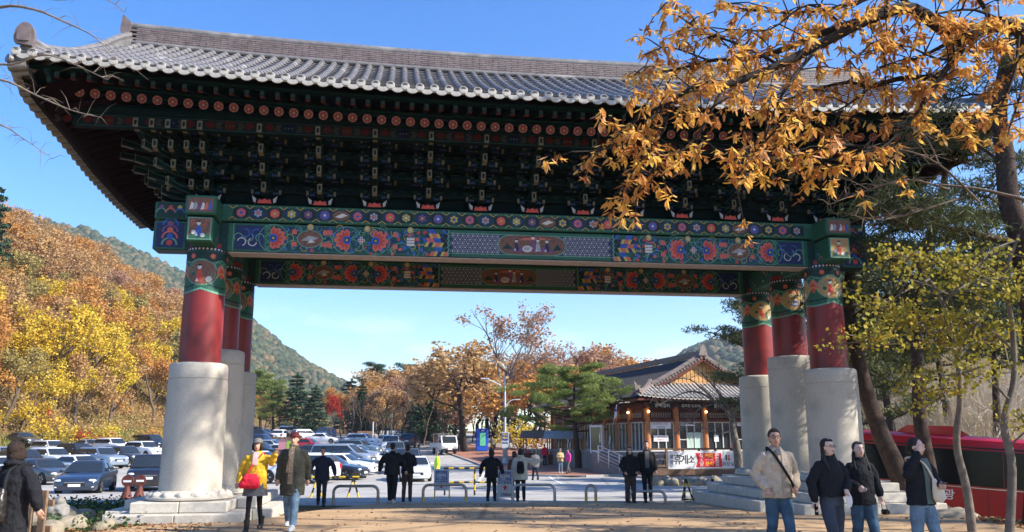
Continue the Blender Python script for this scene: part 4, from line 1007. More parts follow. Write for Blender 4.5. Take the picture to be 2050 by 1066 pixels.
# ------------------------------------------------------------------ trees
M('bark_brown', (.13, .095, .07), .9, var=.35, scale=6, bump=.6, bscale=30)
M('bark_grey', (.17, .145, .12), .9, var=.35, scale=7, bump=.5, bscale=35, dirt=((.12, .10, .08), 3.0, .5))
M('bark_pine', (.055, .035, .027), .9, var=.45, scale=9, bump=.9, bscale=26)
M('bark_dark', (.022, .018, .016), .9, var=.35, scale=8, bump=.6, bscale=30)
M('bark_pale', (.20, .17, .14), .9, var=.3, scale=12, bump=.4, bscale=40)
LM = dict(
    tan=leaf_mat('leaves_tan', [(.30, .16, .07), (.44, .26, .11), (.54, .34, .15), (.42, .30, .13)]),
    orange=leaf_mat('leaves_orange', [(.34, .15, .045), (.52, .24, .06), (.58, .32, .09), (.44, .28, .10)]),
    yellow=leaf_mat('leaves_yellow', [(.40, .24, .03), (.62, .42, .035), (.70, .52, .06), (.45, .38, .07)]),
    olive=leaf_mat('leaves_olive', [(.20, .17, .06), (.33, .26, .09), (.42, .33, .11), (.28, .26, .09)]),
    red=leaf_mat('leaves_red', [(.30, .02, .015), (.50, .05, .03), (.60, .10, .05)]),
    rust=leaf_mat('leaves_rust', [(.28, .14, .09), (.38, .21, .13), (.46, .27, .17), (.36, .23, .14)]),
    spruce=leaf_mat('needles_dark', [(.014, .034, .018), (.024, .055, .026), (.042, .082, .036), (.065, .10, .045)], .12),
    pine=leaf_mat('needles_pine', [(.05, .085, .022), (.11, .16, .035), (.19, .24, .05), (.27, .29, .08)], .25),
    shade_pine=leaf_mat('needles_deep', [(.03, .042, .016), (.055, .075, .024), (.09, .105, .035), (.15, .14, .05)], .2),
    gold=leaf_mat('leaves_gold', [(.36, .15, .05), (.58, .27, .08), (.74, .42, .10), (.84, .58, .12), (.72, .41, .24), (.56, .29, .16)], .5),
    maple=leaf_mat('leaves_maple', [(.12, .12, .025), (.26, .24, .035), (.42, .36, .05), (.50, .34, .05)], .4))
def leaf_cloud(rs, centers, radii, per, size, aspect=1.0, droop=0.0, flat=0.0, shade=None):
    """leaf-sized quads spread through the given clumps; returns V, F, rnd"""
    C = np.repeat(np.asarray(centers, float), per, 0); Rr = np.repeat(np.asarray(radii, float).reshape(len(centers), -1), per, 0)
    n = len(C); d = rs.randn(n, 3); d /= np.linalg.norm(d, axis=1, keepdims=True) + 1e-9
    P = C + d * Rr * (rs.rand(n, 1) ** .45)
    nrm = rs.randn(n, 3); nrm[:, 2] += flat; nrm /= np.linalg.norm(nrm, axis=1, keepdims=True)
    t = np.cross(nrm, rs.randn(n, 3)); t[:, 2] -= droop; t -= nrm * (t * nrm).sum(1, keepdims=True); t /= np.linalg.norm(t, axis=1, keepdims=True) + 1e-9
    b = np.cross(nrm, t); s = size * (.6 + .8 * rs.rand(n, 1))
    V = np.stack([P - t * s * .5, P + b * s * .32 * aspect, P + t * s * .5, P - b * s * .32 * aspect], 1).reshape(-1, 3)
    F = np.arange(n * 4).reshape(-1, 4)
    cl = np.repeat(rs.rand(len(centers)), per); r = np.clip(.55 * rs.rand(n) + .45 * cl, 0, 1)
    return V, F, np.repeat(r, 4)
def grow(rng, start, direc, length, rad, depth, spread, up, tips, mb, n=6, kids=(3, 4), taper=.55, wig=.18):
    k = 4; p = Vector(start); d = Vector(direc).normalized(); pts = [p.copy()]
    for i in range(k):
        d = (d + Vector((rng.gauss(0, wig), rng.gauss(0, wig), rng.gauss(0, wig) + up * .25))).normalized(); p = p + d * length / k; pts.append(p.copy())
    mb.tube(pts, [rad * (1 - (1 - taper) * i / k) for i in range(k + 1)], n if depth > 1 else max(4, n - 2), cap=depth == 0)
    if depth == 0: tips.append((p.copy(), d.copy())); return
    for c in range(rng.randint(*kids)):
        f = rng.uniform(.45, 1.0); i = min(k - 1, int(f * k)); q = pts[i].lerp(pts[i + 1], f * k - i)
        o = Vector((rng.gauss(0, 1), rng.gauss(0, 1), rng.gauss(0, .6))); o = (o - d * o.dot(d)).normalized()
        grow(rng, q, d + o * spread, length * rng.uniform(.55, .75), rad * taper * .75, depth - 1, spread, up, tips, mb, n, kids, taper, wig)
    grow(rng, pts[-1], d, length * .6, rad * taper, depth - 1, spread, up, tips, mb, n, kids, taper, wig)
class Proto: pass
def broadleaf(seed, H=10.0, cr=.9, per=46, leaf=.30, bare=.25, depth=3, spread=.85, up=.35, trunk=.22, kids=(3, 4), bark='bark_brown', flat=.4):
    rng = random.Random(seed); rs = np.random.RandomState(seed); mb = MB(); tips = []
    grow(rng, (0, 0, -.4), (rng.gauss(0, .06), rng.gauss(0, .06), 1), H * .42, trunk, depth, spread, up, tips, mb, 7, kids)
    zmax = max(t[0].z for t in tips); k = H / zmax
    mb.v = [(x * k, y * k, z * k) for x, y, z in mb.v]; pts = np.array([t[0] for t in tips]) * k
    keep = rs.rand(len(pts)) > bare * .5; pts = pts[keep]
    V, F, r = leaf_cloud(rs, pts, np.full(len(pts), cr), per, leaf, 1.2, .2, flat)
    P = Proto(); P.trunk = mb.mesh('trunk', MATS[bark], 60, fix=False); P.crown = np_mesh('crown', V, F, LM['tan'], rnd=r); P.H = H; return P
def conifer(seed, H=12.0, w=.24, per=26, droop=.35, start=.15, layers=15, leaf=.42, trunk=.2, ragged=.3):
    """dark conifer: tiers of drooping boughs with gaps"""
    rng = random.Random(seed); rs = np.random.RandomState(seed); mb = MB(); cs = []; rad = []
    mb.tube([(0, 0, -.4), (rng.gauss(0, .1), rng.gauss(0, .1), H * .5), (0, 0, H)], [trunk, trunk * .6, .03], 7)
    for l in range(layers):
        f = start + (1 - start) * l / layers; z = H * f; L = H * w * (1 - f) ** .8 * rng.uniform(1 - ragged, 1 + ragged) + .25
        nb = rng.randint(5, 7); a0 = rng.random() * 6.28
        for b in range(nb):
            a = a0 + 6.283 * b / nb + rng.gauss(0, .25); Lb = L * rng.uniform(.6, 1.15)
            tip = Vector((math.cos(a) * Lb, math.sin(a) * Lb, z - droop * Lb * .5 + rng.gauss(0, .1)))
            mb.tube([(0, 0, z), tip.lerp(Vector((0, 0, z)), .45) + Vector((0, 0, .06 * Lb)), tip], [.05, .035, .012], 4, cap=False)
            for q in (.4, .65, .9):
                c = Vector((0, 0, z)).lerp(tip, q); cs.append(c + Vector((0, 0, .03))); rad.append((.20 * Lb + .18, .20 * Lb + .18, .10 * Lb + .10))
    cs.append((0, 0, H - .3)); rad.append((.15, .15, .4))
    V, F, r = leaf_cloud(rs, np.array([tuple(c) for c in cs]), np.array(rad), per, leaf, .7, .25, .7)
    P = Proto(); P.trunk = mb.mesh('trunk', MATS['bark_brown'], 60, fix=False); P.crown = np_mesh('crown', V, F, LM['spruce'], rnd=r); P.H = H; return P
def red_pine(seed, H=9.0, bare=.45, nl=18, reach=.38, per=240, leaf=.26, trunk=.28, lean=(.05, .0), flatten=.28, bark='bark_pine', cl=(.55, .95)):
    """pine with a bare curving trunk and flat-bottomed clouds of needles at the ends of crooked limbs"""
    rng = random.Random(seed); rs = np.random.RandomState(seed); mb = MB(); cs = []; rad = []
    pts = [Vector((lean[0] * z * H + .12 * math.sin(z * 5 + seed), lean[1] * z * H + .12 * math.cos(z * 4 + seed), z * H - .4)) for z in np.linspace(0, 1, 9)]
    mb.tube(pts, [trunk * (1 - .8 * i / 8) for i in range(9)], 9)
    for l in range(nl):
        f = bare + (1 - bare) * (l + rng.random() * .6) / nl; i = min(7, int(f * 8)); q = pts[i].lerp(pts[i + 1], f * 8 - i)
        a = l * 2.4 + rng.gauss(0, .3); L = H * reach * (1.15 - .75 * (f - bare) / (1 - bare)) * rng.uniform(.65, 1.15)
        d = Vector((math.cos(a), math.sin(a), .18 + .4 * (f - bare))); m1 = q + d * L * .5 + Vector((0, 0, -.06 * L)); e = q + d * L + Vector((0, 0, .05 * L))
        mb.tube([q, m1, e], [trunk * .34 * (1.2 - f), trunk * .22 * (1.2 - f), .02], 5, cap=False)
        for t in (.45, .7, .88, 1.0):
            c = q.lerp(m1, t * 2) if t < .5 else m1.lerp(e, t * 2 - 1)
            for s_ in range(2):
                sp = Vector((rng.gauss(0, .16 * L), rng.gauss(0, .16 * L), rng.uniform(.0, .12 * L)))
                r_ = rng.uniform(*cl) * H / 9.0; cs.append(c + sp); rad.append((r_, r_, r_ * flatten))
                mb.tube([c, c + sp], [.025, .012], 3, cap=False)
    V, F, r = leaf_cloud(rs, np.array([tuple(c) for c in cs]), np.array(rad), per, leaf, .22, -.6, .3)
    P = Proto(); P.trunk = mb.mesh('trunk', MATS[bark], 60, fix=False); P.crown = np_mesh('crown', V, F, LM['pine'], rnd=r); P.H = H; return P
def plant_tree(P, loc, H, leafm, label, group=None, rz=None, name='broadleaf_tree', wide=1.0, bark=None, cat='tree', tilt=(0, 0)):
    s = H / P.H; o = empty(name, loc, random.random() * 6.28 if rz is None else rz, label, cat, group); o.scale = (s * wide, s * wide, s)
    o.rotation_euler[0], o.rotation_euler[1] = tilt
    inst('trunk', P.trunk, o, mats=[MATS[bark]] if bark else None); inst('crown', P.crown, o, mats=[LM[leafm]]) if leafm else None
    return o
BL_ = [broadleaf(11), broadleaf(12, cr=1.0, spread=.75), broadleaf(13, spread=1.0, up=.2), broadleaf(14, cr=.8, bare=.5, up=.45), broadleaf(15, cr=.95, kids=(2, 4))]
SPARSE = [broadleaf(21, H=14, cr=.62, per=16, leaf=.24, bare=.5, depth=4, spread=.6, up=.6, trunk=.25, kids=(2, 3), bark='bark_grey'), broadleaf(22, H=14, cr=.62, per=18, leaf=.24, bare=.4, depth=4, spread=.65, up=.5, trunk=.25, kids=(2, 3), bark='bark_grey')]
CON = [conifer(31), conifer(32, w=.28, droop=.5), conifer(33, w=.2, ragged=.45, layers=13)]
PIN = [red_pine(41, H=12, bare=.3, reach=.30, per=70, leaf=.5, nl=22), red_pine(42, H=12, bare=.4, reach=.34, per=70, leaf=.5, nl=20)]
# ---- hillside forest on the left: every tree its own
rng = random.Random(77)
pts = []; tries = 0
while len(pts) < 295 and tries < 16000:
    tries += 1
    y = 62 + 215 * rng.random() ** .85; foot = -50.0 - .02 * max(0, y - 80)
    x = foot - 6.0 - 70 * rng.random() ** 1.15
    pxc = 1025 + F_PX * (x / y) * .99
    if pxc < -160 or pxc > 420: continue
    dmin = 3.7 if y < 120 else 4.6
    if all((x - a) ** 2 + (y - b) ** 2 > dmin ** 2 for a, b in pts): pts.append((x, y))
GL = {'yellow': 'yellow-leaved broadleaf tree low on the autumn hillside behind the car park', 'orange': 'orange-leaved broadleaf tree on the autumn hillside behind the car park', 'tan': 'tan-brown broadleaf tree high on the autumn hillside behind the car park',
      'rust': 'rust-brown broadleaf tree in the forest on the autumn hillside', 'olive': 'olive-yellow broadleaf tree in the forest on the autumn hillside', 'spruce': 'dark green conifer among the autumn trees of the hillside'}
for x, y in pts:
    d = -50 - .02 * max(0, y - 80) - x; r = rng.random()
    if d < 14: lm = 'yellow' if r < .36 else 'orange' if r < .66 else 'olive' if r < .86 else 'tan'
    elif d < 30: lm = 'orange' if r < .26 else 'olive' if r < .44 else 'tan' if r < .88 else 'yellow'
    else: lm = 'tan' if r < .62 else 'orange' if r < .80 else 'rust' if r < .92 else 'olive'
    con = r > .985 or (y < 88 and x < -57 and rng.random() < .12)
    H_ = rng.uniform(7.5, 12.5)
    if con: plant_tree(rng.choice(CON), (x, y, h(x, y)), H_ * 1.1, 'spruce', GL['spruce'], 'conifers among the trees of the left hillside', name='conifer_tree')
    else: plant_tree(rng.choice(BL_), (x, y, h(x, y)), H_, lm, GL[lm], lm + ' trees of the left hillside', wide=rng.uniform(.95, 1.25))
P_ = at(2, 385, 118); plant_tree(CON[2], (P_.x - 1, 118, h(P_.x - 1, 118)), max(9, P_.z - h(P_.x - 1, 118) + 2), 'spruce', 'tall dark conifer poking out above the hillside at the left edge of the photo', name='conifer_tree')
# bushes at the foot of the slope
shrubs = [(28, 866, 'yellow', 3), (60, 868, 'red', 1.6), (110, 868, 'orange', 2.2), (165, 866, 'red', 1.8), (185, 864, 'red', 2.0), (200, 868, 'yellow', 3), (238, 868, 'orange', 2), (266, 872, 'olive', 1.8), (290, 868, 'orange', 2.6), (320, 872, 'yellow', 2.6), (10, 880, 'olive', 2), (90, 870, 'yellow', 2.6), (140, 866, 'yellow', 3.2)]
SHRUB = broadleaf(51, H=2.4, cr=.5, per=40, leaf=.17, depth=2, spread=1.2, up=.3, trunk=.06)
nm = {'yellow': 'yellow', 'red': 'bright red', 'orange': 'orange', 'olive': 'olive green'}
for px, py, lm, H_ in shrubs:
    g = on(px, 97 + (px % 7) * 1.5); plant_tree(SHRUB, g, H_, lm, nm[lm] + ' shrub at the foot of the hillside behind the parked cars', nm[lm] + ' shrubs below the hillside', name='shrub', wide=1.25, cat='shrub')
# ---- trees beyond the car park, each placed where the photo shows it
def tree_at(px, ytop, Y, P, lm, label, wide=1.0, name='broadleaf_tree', group=None, bark=None, rz=None):
    g = on(px, Y); t = at(px, ytop, Y); return plant_tree(P, g, t.z - g.z, lm, label, group, rz, name, wide, bark)
tree_at(590, 748, 150, CON[1], 'spruce', 'broad dark pine left of the red maple beyond the car park', 1.5, 'conifer_tree')
tree_at(628, 772, 138, CON[0], 'spruce', 'green fir directly beside the small red maple', 1.6, 'conifer_tree')
tree_at(545, 762, 152, PIN[0], 'pine', 'olive pine with pale trunk behind the parked cars left of the gap', 1.2, 'pine_tree')
tree_at(520, 745, 165, PIN[1], 'pine', 'pine just right of the left gate columns', 1.2, 'pine_tree')
tree_at(532, 790, 160, BL_[0], 'orange', 'orange tree low behind the olive pines', 1.3)
tree_at(564, 800, 170, BL_[2], 'tan', 'tan tree between the pines beyond the car park', 1.4)
tree_at(664, 790, 132, BL_[3], 'red', 'small bright red maple beyond the car park', .55)
tree_at(672, 782, 150, BL_[1], 'orange', 'orange tree peeping out behind the red maple', .9)
tree_at(700, 758, 165, CON[2], 'spruce', 'thin dark spruce right of the red maple', 1.7, 'conifer_tree')
tree_at(745, 728, 172, PIN[1], 'spruce', 'tall dark pine with bare top layers rising over the tan grove', 1.0, 'pine_tree')
tree_at(722, 768, 140, CON[0], 'spruce', 'dark spruce standing in front of the tan grove', 1.35, 'conifer_tree')
tree_at(806, 732, 178, PIN[0], 'spruce', 'dark pine crown behind the middle of the tan grove', 1.0, 'pine_tree')
grove = [(765, 745, 155, 0, 'tan'), (790, 740, 165, 1, 'tan'), (818, 752, 150, 2, 'rust'), (840, 748, 160, 4, 'tan'), (772, 775, 138, 3, 'rust'), (805, 778, 136, 1, 'tan'), (740, 770, 150, 2, 'orange'), (832, 775, 132, 0, 'rust'), (715, 790, 158, 4, 'rust'), (688, 795, 162, 1, 'tan'), (850, 790, 128, 3, 'tan'), (755, 800, 130, 0, 'tan')]
for px, yt, Y, k, lm in grove: tree_at(px, yt, Y, BL_[k], lm, {'tan': 'tan-leaved tree of the grove at the far end of the car park', 'rust': 'rust-leaved tree of the grove at the far end of the car park', 'orange': 'orange tree at the left of the tan grove beyond the car park'}[lm], 1.25, group=lm + ' trees of the far grove')
tree_at(872, 702, 112, CON[1], 'spruce', 'big dark blue-green fir left of the brown-leaved trees', 1.25, 'conifer_tree')
tree_at(845, 760, 118, CON[0], 'spruce', 'lower dark fir with wide boughs at the left foot of the big fir', 1.6, 'conifer_tree')
tree_at(898, 735, 100, BL_[1], 'rust', 'brown-leaved tree right of the big dark fir', 1.2)
tree_at(935, 705, 92, BL_[2], 'tan', 'wide tan-brown tree left of the double street lamp', 1.45, bark='bark_dark')
tree_at(985, 735, 98, BL_[0], 'orange', 'golden-brown tree behind the double street lamp', 1.4, bark='bark_dark')
tree_at(1042, 735, 97, BL_[4], 'orange', 'orange tree behind the left end of the restaurant pine', 1.3, bark='bark_dark')
tree_at(1012, 612, 96, SPARSE[0], 'rust', 'tallest thin-leaved tree with airy purple-brown top', 1.15)
tree_at(1150, 664, 104, SPARSE[1], 'rust', 'airy pinkish tree rising left of the restaurant roof', 1.5)
tree_at(1085, 690, 110, SPARSE[0], 'rust', 'half bare pinkish tree between the tallest tree and the restaurant', 1.2, rz=2.0)
tree_at(1200, 700, 120, BL_[3], 'rust', 'reddish tree touching the restaurant roof ridge', 1.3)
tree_at(1245, 704, 132, BL_[1], 'orange', 'orange tree just behind the restaurant roof', 1.2)
tree_at(1110, 745, 98, BL_[2], 'orange', 'orange tree above the crown of the restaurant pine', 1.3)
tree_at(915, 812, 100, BL_[4], 'rust', 'dark rusty tree over the small white truck', 1.6, bark='bark_dark')
tree_at(1052, 846, 88, SHRUB, 'yellow', 'yellow bush on the brick walk right of the lamp post', 1.0)
# a further band of russet trees closes the view to the right of the grove
for k, (px, yt, Y, lm) in enumerate(((868, 752, 150, 'rust'), (890, 770, 128, 'tan'), (905, 748, 140, 'tan'), (930, 735, 135, 'rust'), (955, 742, 142, 'tan'), (980, 728, 138, 'orange'), (1005, 740, 126, 'rust'), (1030, 732, 140, 'tan'), (1060, 720, 132, 'rust'), (1090, 735, 138, 'tan'), (1120, 722, 142, 'rust'), (1150, 730, 134, 'orange'), (1180, 722, 145, 'rust'), (1210, 728, 138, 'tan'), (1240, 735, 142, 'rust'), (920, 790, 118, 'tan'), (1075, 775, 116, 'orange'), (1135, 780, 118, 'rust'))):
    tree_at(px, yt, Y, BL_[k % 5], lm, lm.replace('rust', 'rust-brown') + ' tree in the band of trees between the far grove and the restaurant roof', 1.35, group=lm + ' trees between the grove and the restaurant', bark='bark_dark')
# thin winter trunks under the grove
TW = broadleaf(61, H=9, cr=.5, per=1, leaf=.1, bare=.9, depth=3, spread=.5, up=.6, trunk=.12, kids=(2, 3), bark='bark_grey')
for i in range(34):
    px = 690 + i * 10.5 + rng.uniform(-4, 4); Y = rng.uniform(108, 150)
    g = on(px, Y); plant_tree(TW, g, rng.uniform(6, 9.5), None, 'slender grey bare tree in the dark wood behind the cars', 'bare trees in the far wood', name='bare_tree', bark='bark_brown' if i % 2 else 'bark_dark')
# ---- pine in front of the restaurant
g = ground(1156, 941); Pn = red_pine(71, H=9, bare=.44, nl=24, reach=.78, per=420, leaf=.26, trunk=.36, lean=(-.02, .0), flatten=.34, cl=(.6, 1.0))
t = at(1156, 752, g.y); plant_tree(Pn, g, t.z - g.z, 'pine', 'flat-topped green pine with a thick trunk in front of the restaurant', rz=.4, name='pine_tree', wide=1.0)
# ---- bare tree in front of the restaurant
def limb(mb, pts, r0, r1, n=8):
    k = len(pts); mb.tube(pts, [r0 + (r1 - r0) * i / (k - 1) for i in range(k)], n)
def catmull(P, m=5):
    P = [Vector(p) for p in P]; out = []
    for i in range(len(P) - 1):
        a, b, c, d = P[max(i - 1, 0)], P[i], P[i + 1], P[min(i + 2, len(P) - 1)]
        for j in range(m):
            t = j / m; out.append(.5 * ((2 * b) + (c - a) * t + (2 * a - 5 * b + 4 * c - d) * t * t + (3 * b - a - 3 * c + d) * t ** 3))
    out.append(P[-1]); return out
# ---- golden oak reaching in from the right
oak = empty('oak_tree', (8.6, 9.6, h(8.6, 9.6)), 0, 'oak with hanging golden-orange leaves reaching in from the right over the gate roof', 'tree')
OO = Vector(oak.location)
tb = MB(); wt = lambda px, py, Y: at(px, py, Y) - OO
fork = at(2160, 60, 9.6) - OO
limb(tb, catmull([(0, 0, -.3), (-.05, 0, 1.5), (-.2, .05, 3.2), fork], 5), .34, .24, 12)
tb.build('trunk', MATS['bark_dark'], oak, 60)
LIMBS = [([(2160, 60, 9.6), (2040, 55, 9.5), (1985, 50, 9.5), (1920, 75, 9.4), (1830, 20, 9.3), (1760, 30, 9.2), (1650, 85, 9.2), (1560, 130, 9.1), (1450, 172, 9.0), (1400, 172, 8.9), (1340, 205, 8.9), (1290, 250, 8.8)], .16, .02),
         ([(1760, 30, 9.2), (1660, 62, 9.4), (1560, 102, 9.5), (1490, 118, 9.6), (1420, 122, 9.6), (1350, 140, 9.7), (1270, 150, 9.8)], .075, .012),
         ([(1985, 50, 9.5), (1930, 70, 9.3), (1925, 95, 9.3), (1890, 145, 9.2), (1862, 190, 9.1), (1835, 228, 9.1)], .085, .022),
         ([(1880, 155, 9.2), (1800, 158, 9.4), (1745, 174, 9.5), (1690, 166, 9.6), (1600, 190, 9.7), (1520, 230, 9.6)], .055, .010),
         ([(2160, 60, 9.6), (2060, 95, 9.2), (2040, 60, 9.1), (2000, 40, 9.0)], .13, .06),
         ([(1830, 20, 9.3), (1780, -15, 9.3), (1700, 10, 9.3), (1600, 25, 9.4), (1500, 20, 9.4), (1440, 5, 9.4)], .05, .010),
         ([(1650, 85, 9.2), (1600, 140, 9.0), (1560, 200, 8.9), (1530, 280, 8.8), (1500, 320, 8.8)], .035, .008),
         ([(1450, 172, 9.0), (1420, 230, 8.9), (1380, 290, 8.9), (1300, 350, 8.8), (1275, 390, 8.8)], .03, .007),
         ([(1340, 205, 8.9), (1290, 230, 8.9), (1240, 270, 8.8), (1185, 310, 8.8)], .025, .006),
         ([(1835, 228, 9.1), (1760, 300, 9.0), (1700, 290, 9.0), (1640, 300, 8.9), (1540, 330, 8.9), (1470, 360, 8.8)], .022, .006),
         ([(1985, 50, 9.5), (1960, 0, 9.2), (1900, -40, 9.0)], .05, .02), ([(1920, 75, 9.4), (1830, 120, 9.2), (1760, 135, 9.1)], .04, .008),
         ([(1740, 300, 9.0), (1690, 330, 9.0), (1660, 335, 9.0)], .02, .006), ([(2040, 60, 9.1), (2030, 150, 9.0), (1990, 230, 8.9), (1930, 250, 8.9)], .03, .008),
         ([(2060, 95, 9.2), (2045, 180, 9.0), (2020, 260, 8.9)], .03, .008), ([(1560, 130, 9.1), (1480, 90, 9.2), (1400, 60, 9.3), (1330, 10, 9.3)], .03, .007), ([(1700, 60, 9.2), (1620, 10, 9.2), (1540, 60, 9.2), (1460, 60, 9.2), (1380, 90, 9.3)], .025, .006), ([(1985, 50, 9.5), (1900, 120, 9.2), (1800, 90, 9.1), (1700, 120, 9.1)], .03, .007), ([(2040, 60, 9.1), (1950, 20, 9.0), (1850, 30, 8.9), (1770, 10, 8.9)], .03, .007), ([(1745, 174, 9.5), (1680, 220, 9.3), (1600, 240, 9.2), (1540, 270, 9.1)], .02, .005), ([(1340, 205, 8.9), (1330, 260, 8.9), (1290, 310, 8.8), (1250, 370, 8.8)], .018, .005), ([(1420, 122, 9.6), (1340, 95, 9.5), (1290, 110, 9.5)], .02, .006)]
rngo = random.Random(9); spots = []
for pts_, r0, r1 in LIMBS:
    P = catmull([wt(*p) for p in pts_], 4); b = MB(); limb(b, P, r0 * .72, r1 * .75, 8)
    for i in range(3, len(P)):                      # side twigs
        for _q in range(2):
          if rngo.random() < (.92, .5)[_q] and i / len(P) > .12:
            d = Vector((rngo.gauss(0, .5), rngo.gauss(0, .6), rngo.gauss(-.12, .45))); L = rngo.uniform(.25, .65)
            q = P[i] + d.normalized() * L * .5 + Vector((0, 0, .02)); e = P[i] + d.normalized() * L + Vector((0, 0, -.10 * L)); b.tube([P[i], q, e], [.010, .007, .003], 4, cap=False)
            spots += [(e, d), (q.lerp(e, .5), d)]
        if i > len(P) * .45: spots.append((P[i], P[i] - P[i - 1]))
    b.build('limb', MATS['bark_dark'], oak, 60)
# leaf: a folded, pointed blade about 15 cm long hanging from its stalk
lv = np.array([(0, 0, 0), (.022, 0, -.045), (.030, .004, -.085), (.016, .006, -.13), (0, .012, -.165), (-.016, .006, -.13), (-.030, .004, -.085), (-.022, 0, -.045), (0, -.008, -.05), (0, -.006, -.11)])
lf = [(0, 1, 8), (1, 2, 9, 8), (2, 3, 9), (3, 4, 9), (4, 5, 9), (5, 6, 9), (6, 7, 8, 9), (7, 0, 8)]
LF3 = []
for f in lf: LF3 += [(f[0], f[i], f[i + 1]) for i in range(1, len(f) - 1)]
LF3 = np.array(LF3)
LEAFS = [np_mesh('leaf', lv * 1.0, LF3, LM['gold'], rnd=np.full(10, q)) for q in (.15, .35, .55, .75, .95)]
allleaf = []
for e, d in spots:
    pz = e + OO; pr = (pz - Vector((0, 0, CAM_Z)))
    nl = rngo.randint(6, 10); a0 = rngo.random() * 6.28; tone = rngo.random()
    for k in range(nl):
        a = a0 + 6.28 * k / nl + rngo.gauss(0, .3); tilt = rngo.choice((.25, .5, .8, 1.1, 1.35)) + rngo.gauss(0, .15)
        allleaf.append((e + Vector((rngo.gauss(0, .022), rngo.gauss(0, .022), rngo.gauss(0, .025))), a, tilt, rngo.uniform(.44, .88), min(.999, max(0, .6 * tone + .4 * rngo.random()))))
rngo.shuffle(allleaf)
allleaf.sort(key=lambda q: q[0].y)
VV = []; RR = []
for i, (e, a, tilt, s, r) in enumerate(allleaf):
    M_ = Matrix.Translation(e) @ Matrix.Rotation(a, 4, 'Z') @ Matrix.Rotation(tilt, 4, 'X') @ Matrix.Scale(s, 4)
    if i < 300: o = inst('leaf', LEAFS[int(r * 4.99)], oak); o.matrix_local = M_
    else:
        m = np.array(M_); VV.append(lv @ m[:3, :3].T + m[:3, 3]); RR.append(np.full(10, r))
k = len(VV); FF = (np.arange(k)[:, None, None] * 10 + LF3[None]).reshape(-1, 3)
tag(inst('leaves', np_mesh('leaves', np.array(VV).reshape(-1, 3), FF, LM['gold'], rnd=np.concatenate(RR)), oak), kind='stuff')
# ---- crooked-trunk trees standing right of the gate, traced trunk by trunk
def standing(name, label, trunk, r0, r1, leafm, bark, limbs, per, lsize, clump, aspect=.25, droop=0., flat=.3, sub=3, seed=1, flatten=.4):
    Y0 = trunk[0][2]; b0 = at(*trunk[0]); base = Vector((b0.x, b0.y, h(b0.x, b0.y)))
    o = empty(name, base, 0, label, 'tree'); rg = random.Random(seed); rs = np.random.RandomState(seed)
    tp = [Vector((0, 0, -.4))] + [at(*p) - base for p in trunk[1:]]
    b = MB(); limb(b, catmull(tp, 5), r0, r1, 12); b.build('trunk', MATS[bark], o, 60)
    cs = []
    for pts_, ra, rb in limbs:
        P = catmull([at(*p) - base for p in pts_], 4); b = MB(); limb(b, P, ra, rb, 6)
        for i in range(4, len(P)):
            for s_ in range(sub):
                d = Vector((rg.gauss(0, 1), rg.gauss(0, 1), rg.gauss(.1, .35))).normalized(); L = rg.uniform(.5, 1.3) * clump * 1.6
                e = P[i] + d * L; b.tube([P[i], P[i] + d * L * .5 + Vector((0, 0, .03)), e], [.018, .012, .005] if per else [.0075 * clump / .36, .005 * clump / .36, .002 * clump / .36], 4, cap=False); cs += [e, P[i] + d * L * .6]
        b.build('limb', MATS[bark], o, 60)
    if per:
        C = np.array([tuple(c) for c in cs]); V, F, r = leaf_cloud(rs, C, np.tile([clump, clump, clump * flatten], (len(C), 1)), per, lsize, aspect, droop, flat)
        inst('crown', np_mesh('crown', V, F, LM[leafm], rnd=r), o)
    return o
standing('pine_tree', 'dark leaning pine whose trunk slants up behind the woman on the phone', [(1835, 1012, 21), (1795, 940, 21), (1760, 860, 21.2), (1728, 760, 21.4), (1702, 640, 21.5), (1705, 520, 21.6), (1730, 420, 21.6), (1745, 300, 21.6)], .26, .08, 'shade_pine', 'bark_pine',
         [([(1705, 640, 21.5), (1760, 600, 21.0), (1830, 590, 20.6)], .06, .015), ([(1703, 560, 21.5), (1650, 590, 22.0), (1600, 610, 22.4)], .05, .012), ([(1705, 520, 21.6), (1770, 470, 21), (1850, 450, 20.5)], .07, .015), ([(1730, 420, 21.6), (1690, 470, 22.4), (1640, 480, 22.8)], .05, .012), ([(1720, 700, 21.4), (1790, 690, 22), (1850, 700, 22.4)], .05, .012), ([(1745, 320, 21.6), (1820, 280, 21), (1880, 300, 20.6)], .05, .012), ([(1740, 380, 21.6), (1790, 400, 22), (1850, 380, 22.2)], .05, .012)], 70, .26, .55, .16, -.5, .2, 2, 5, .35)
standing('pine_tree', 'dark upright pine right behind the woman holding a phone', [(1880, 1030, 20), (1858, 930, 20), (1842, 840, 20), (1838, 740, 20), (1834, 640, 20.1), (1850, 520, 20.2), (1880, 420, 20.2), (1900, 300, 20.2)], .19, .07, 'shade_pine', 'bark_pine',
         [([(1838, 640, 20.1), (1890, 600, 19.6), (1960, 590, 19.2)], .05, .012), ([(1850, 520, 20.2), (1800, 500, 20.6), (1745, 520, 21)], .05, .012), ([(1870, 460, 20.2), (1940, 430, 19.8), (2010, 440, 19.4)], .05, .012), ([(1840, 700, 20), (1790, 660, 20.4), (1760, 640, 20.8)], .04, .010), ([(1890, 340, 20.2), (1950, 320, 19.8), (2020, 330, 19.5)], .05, .012)], 70, .26, .55, .16, -.5, .2, 2, 6, .35)
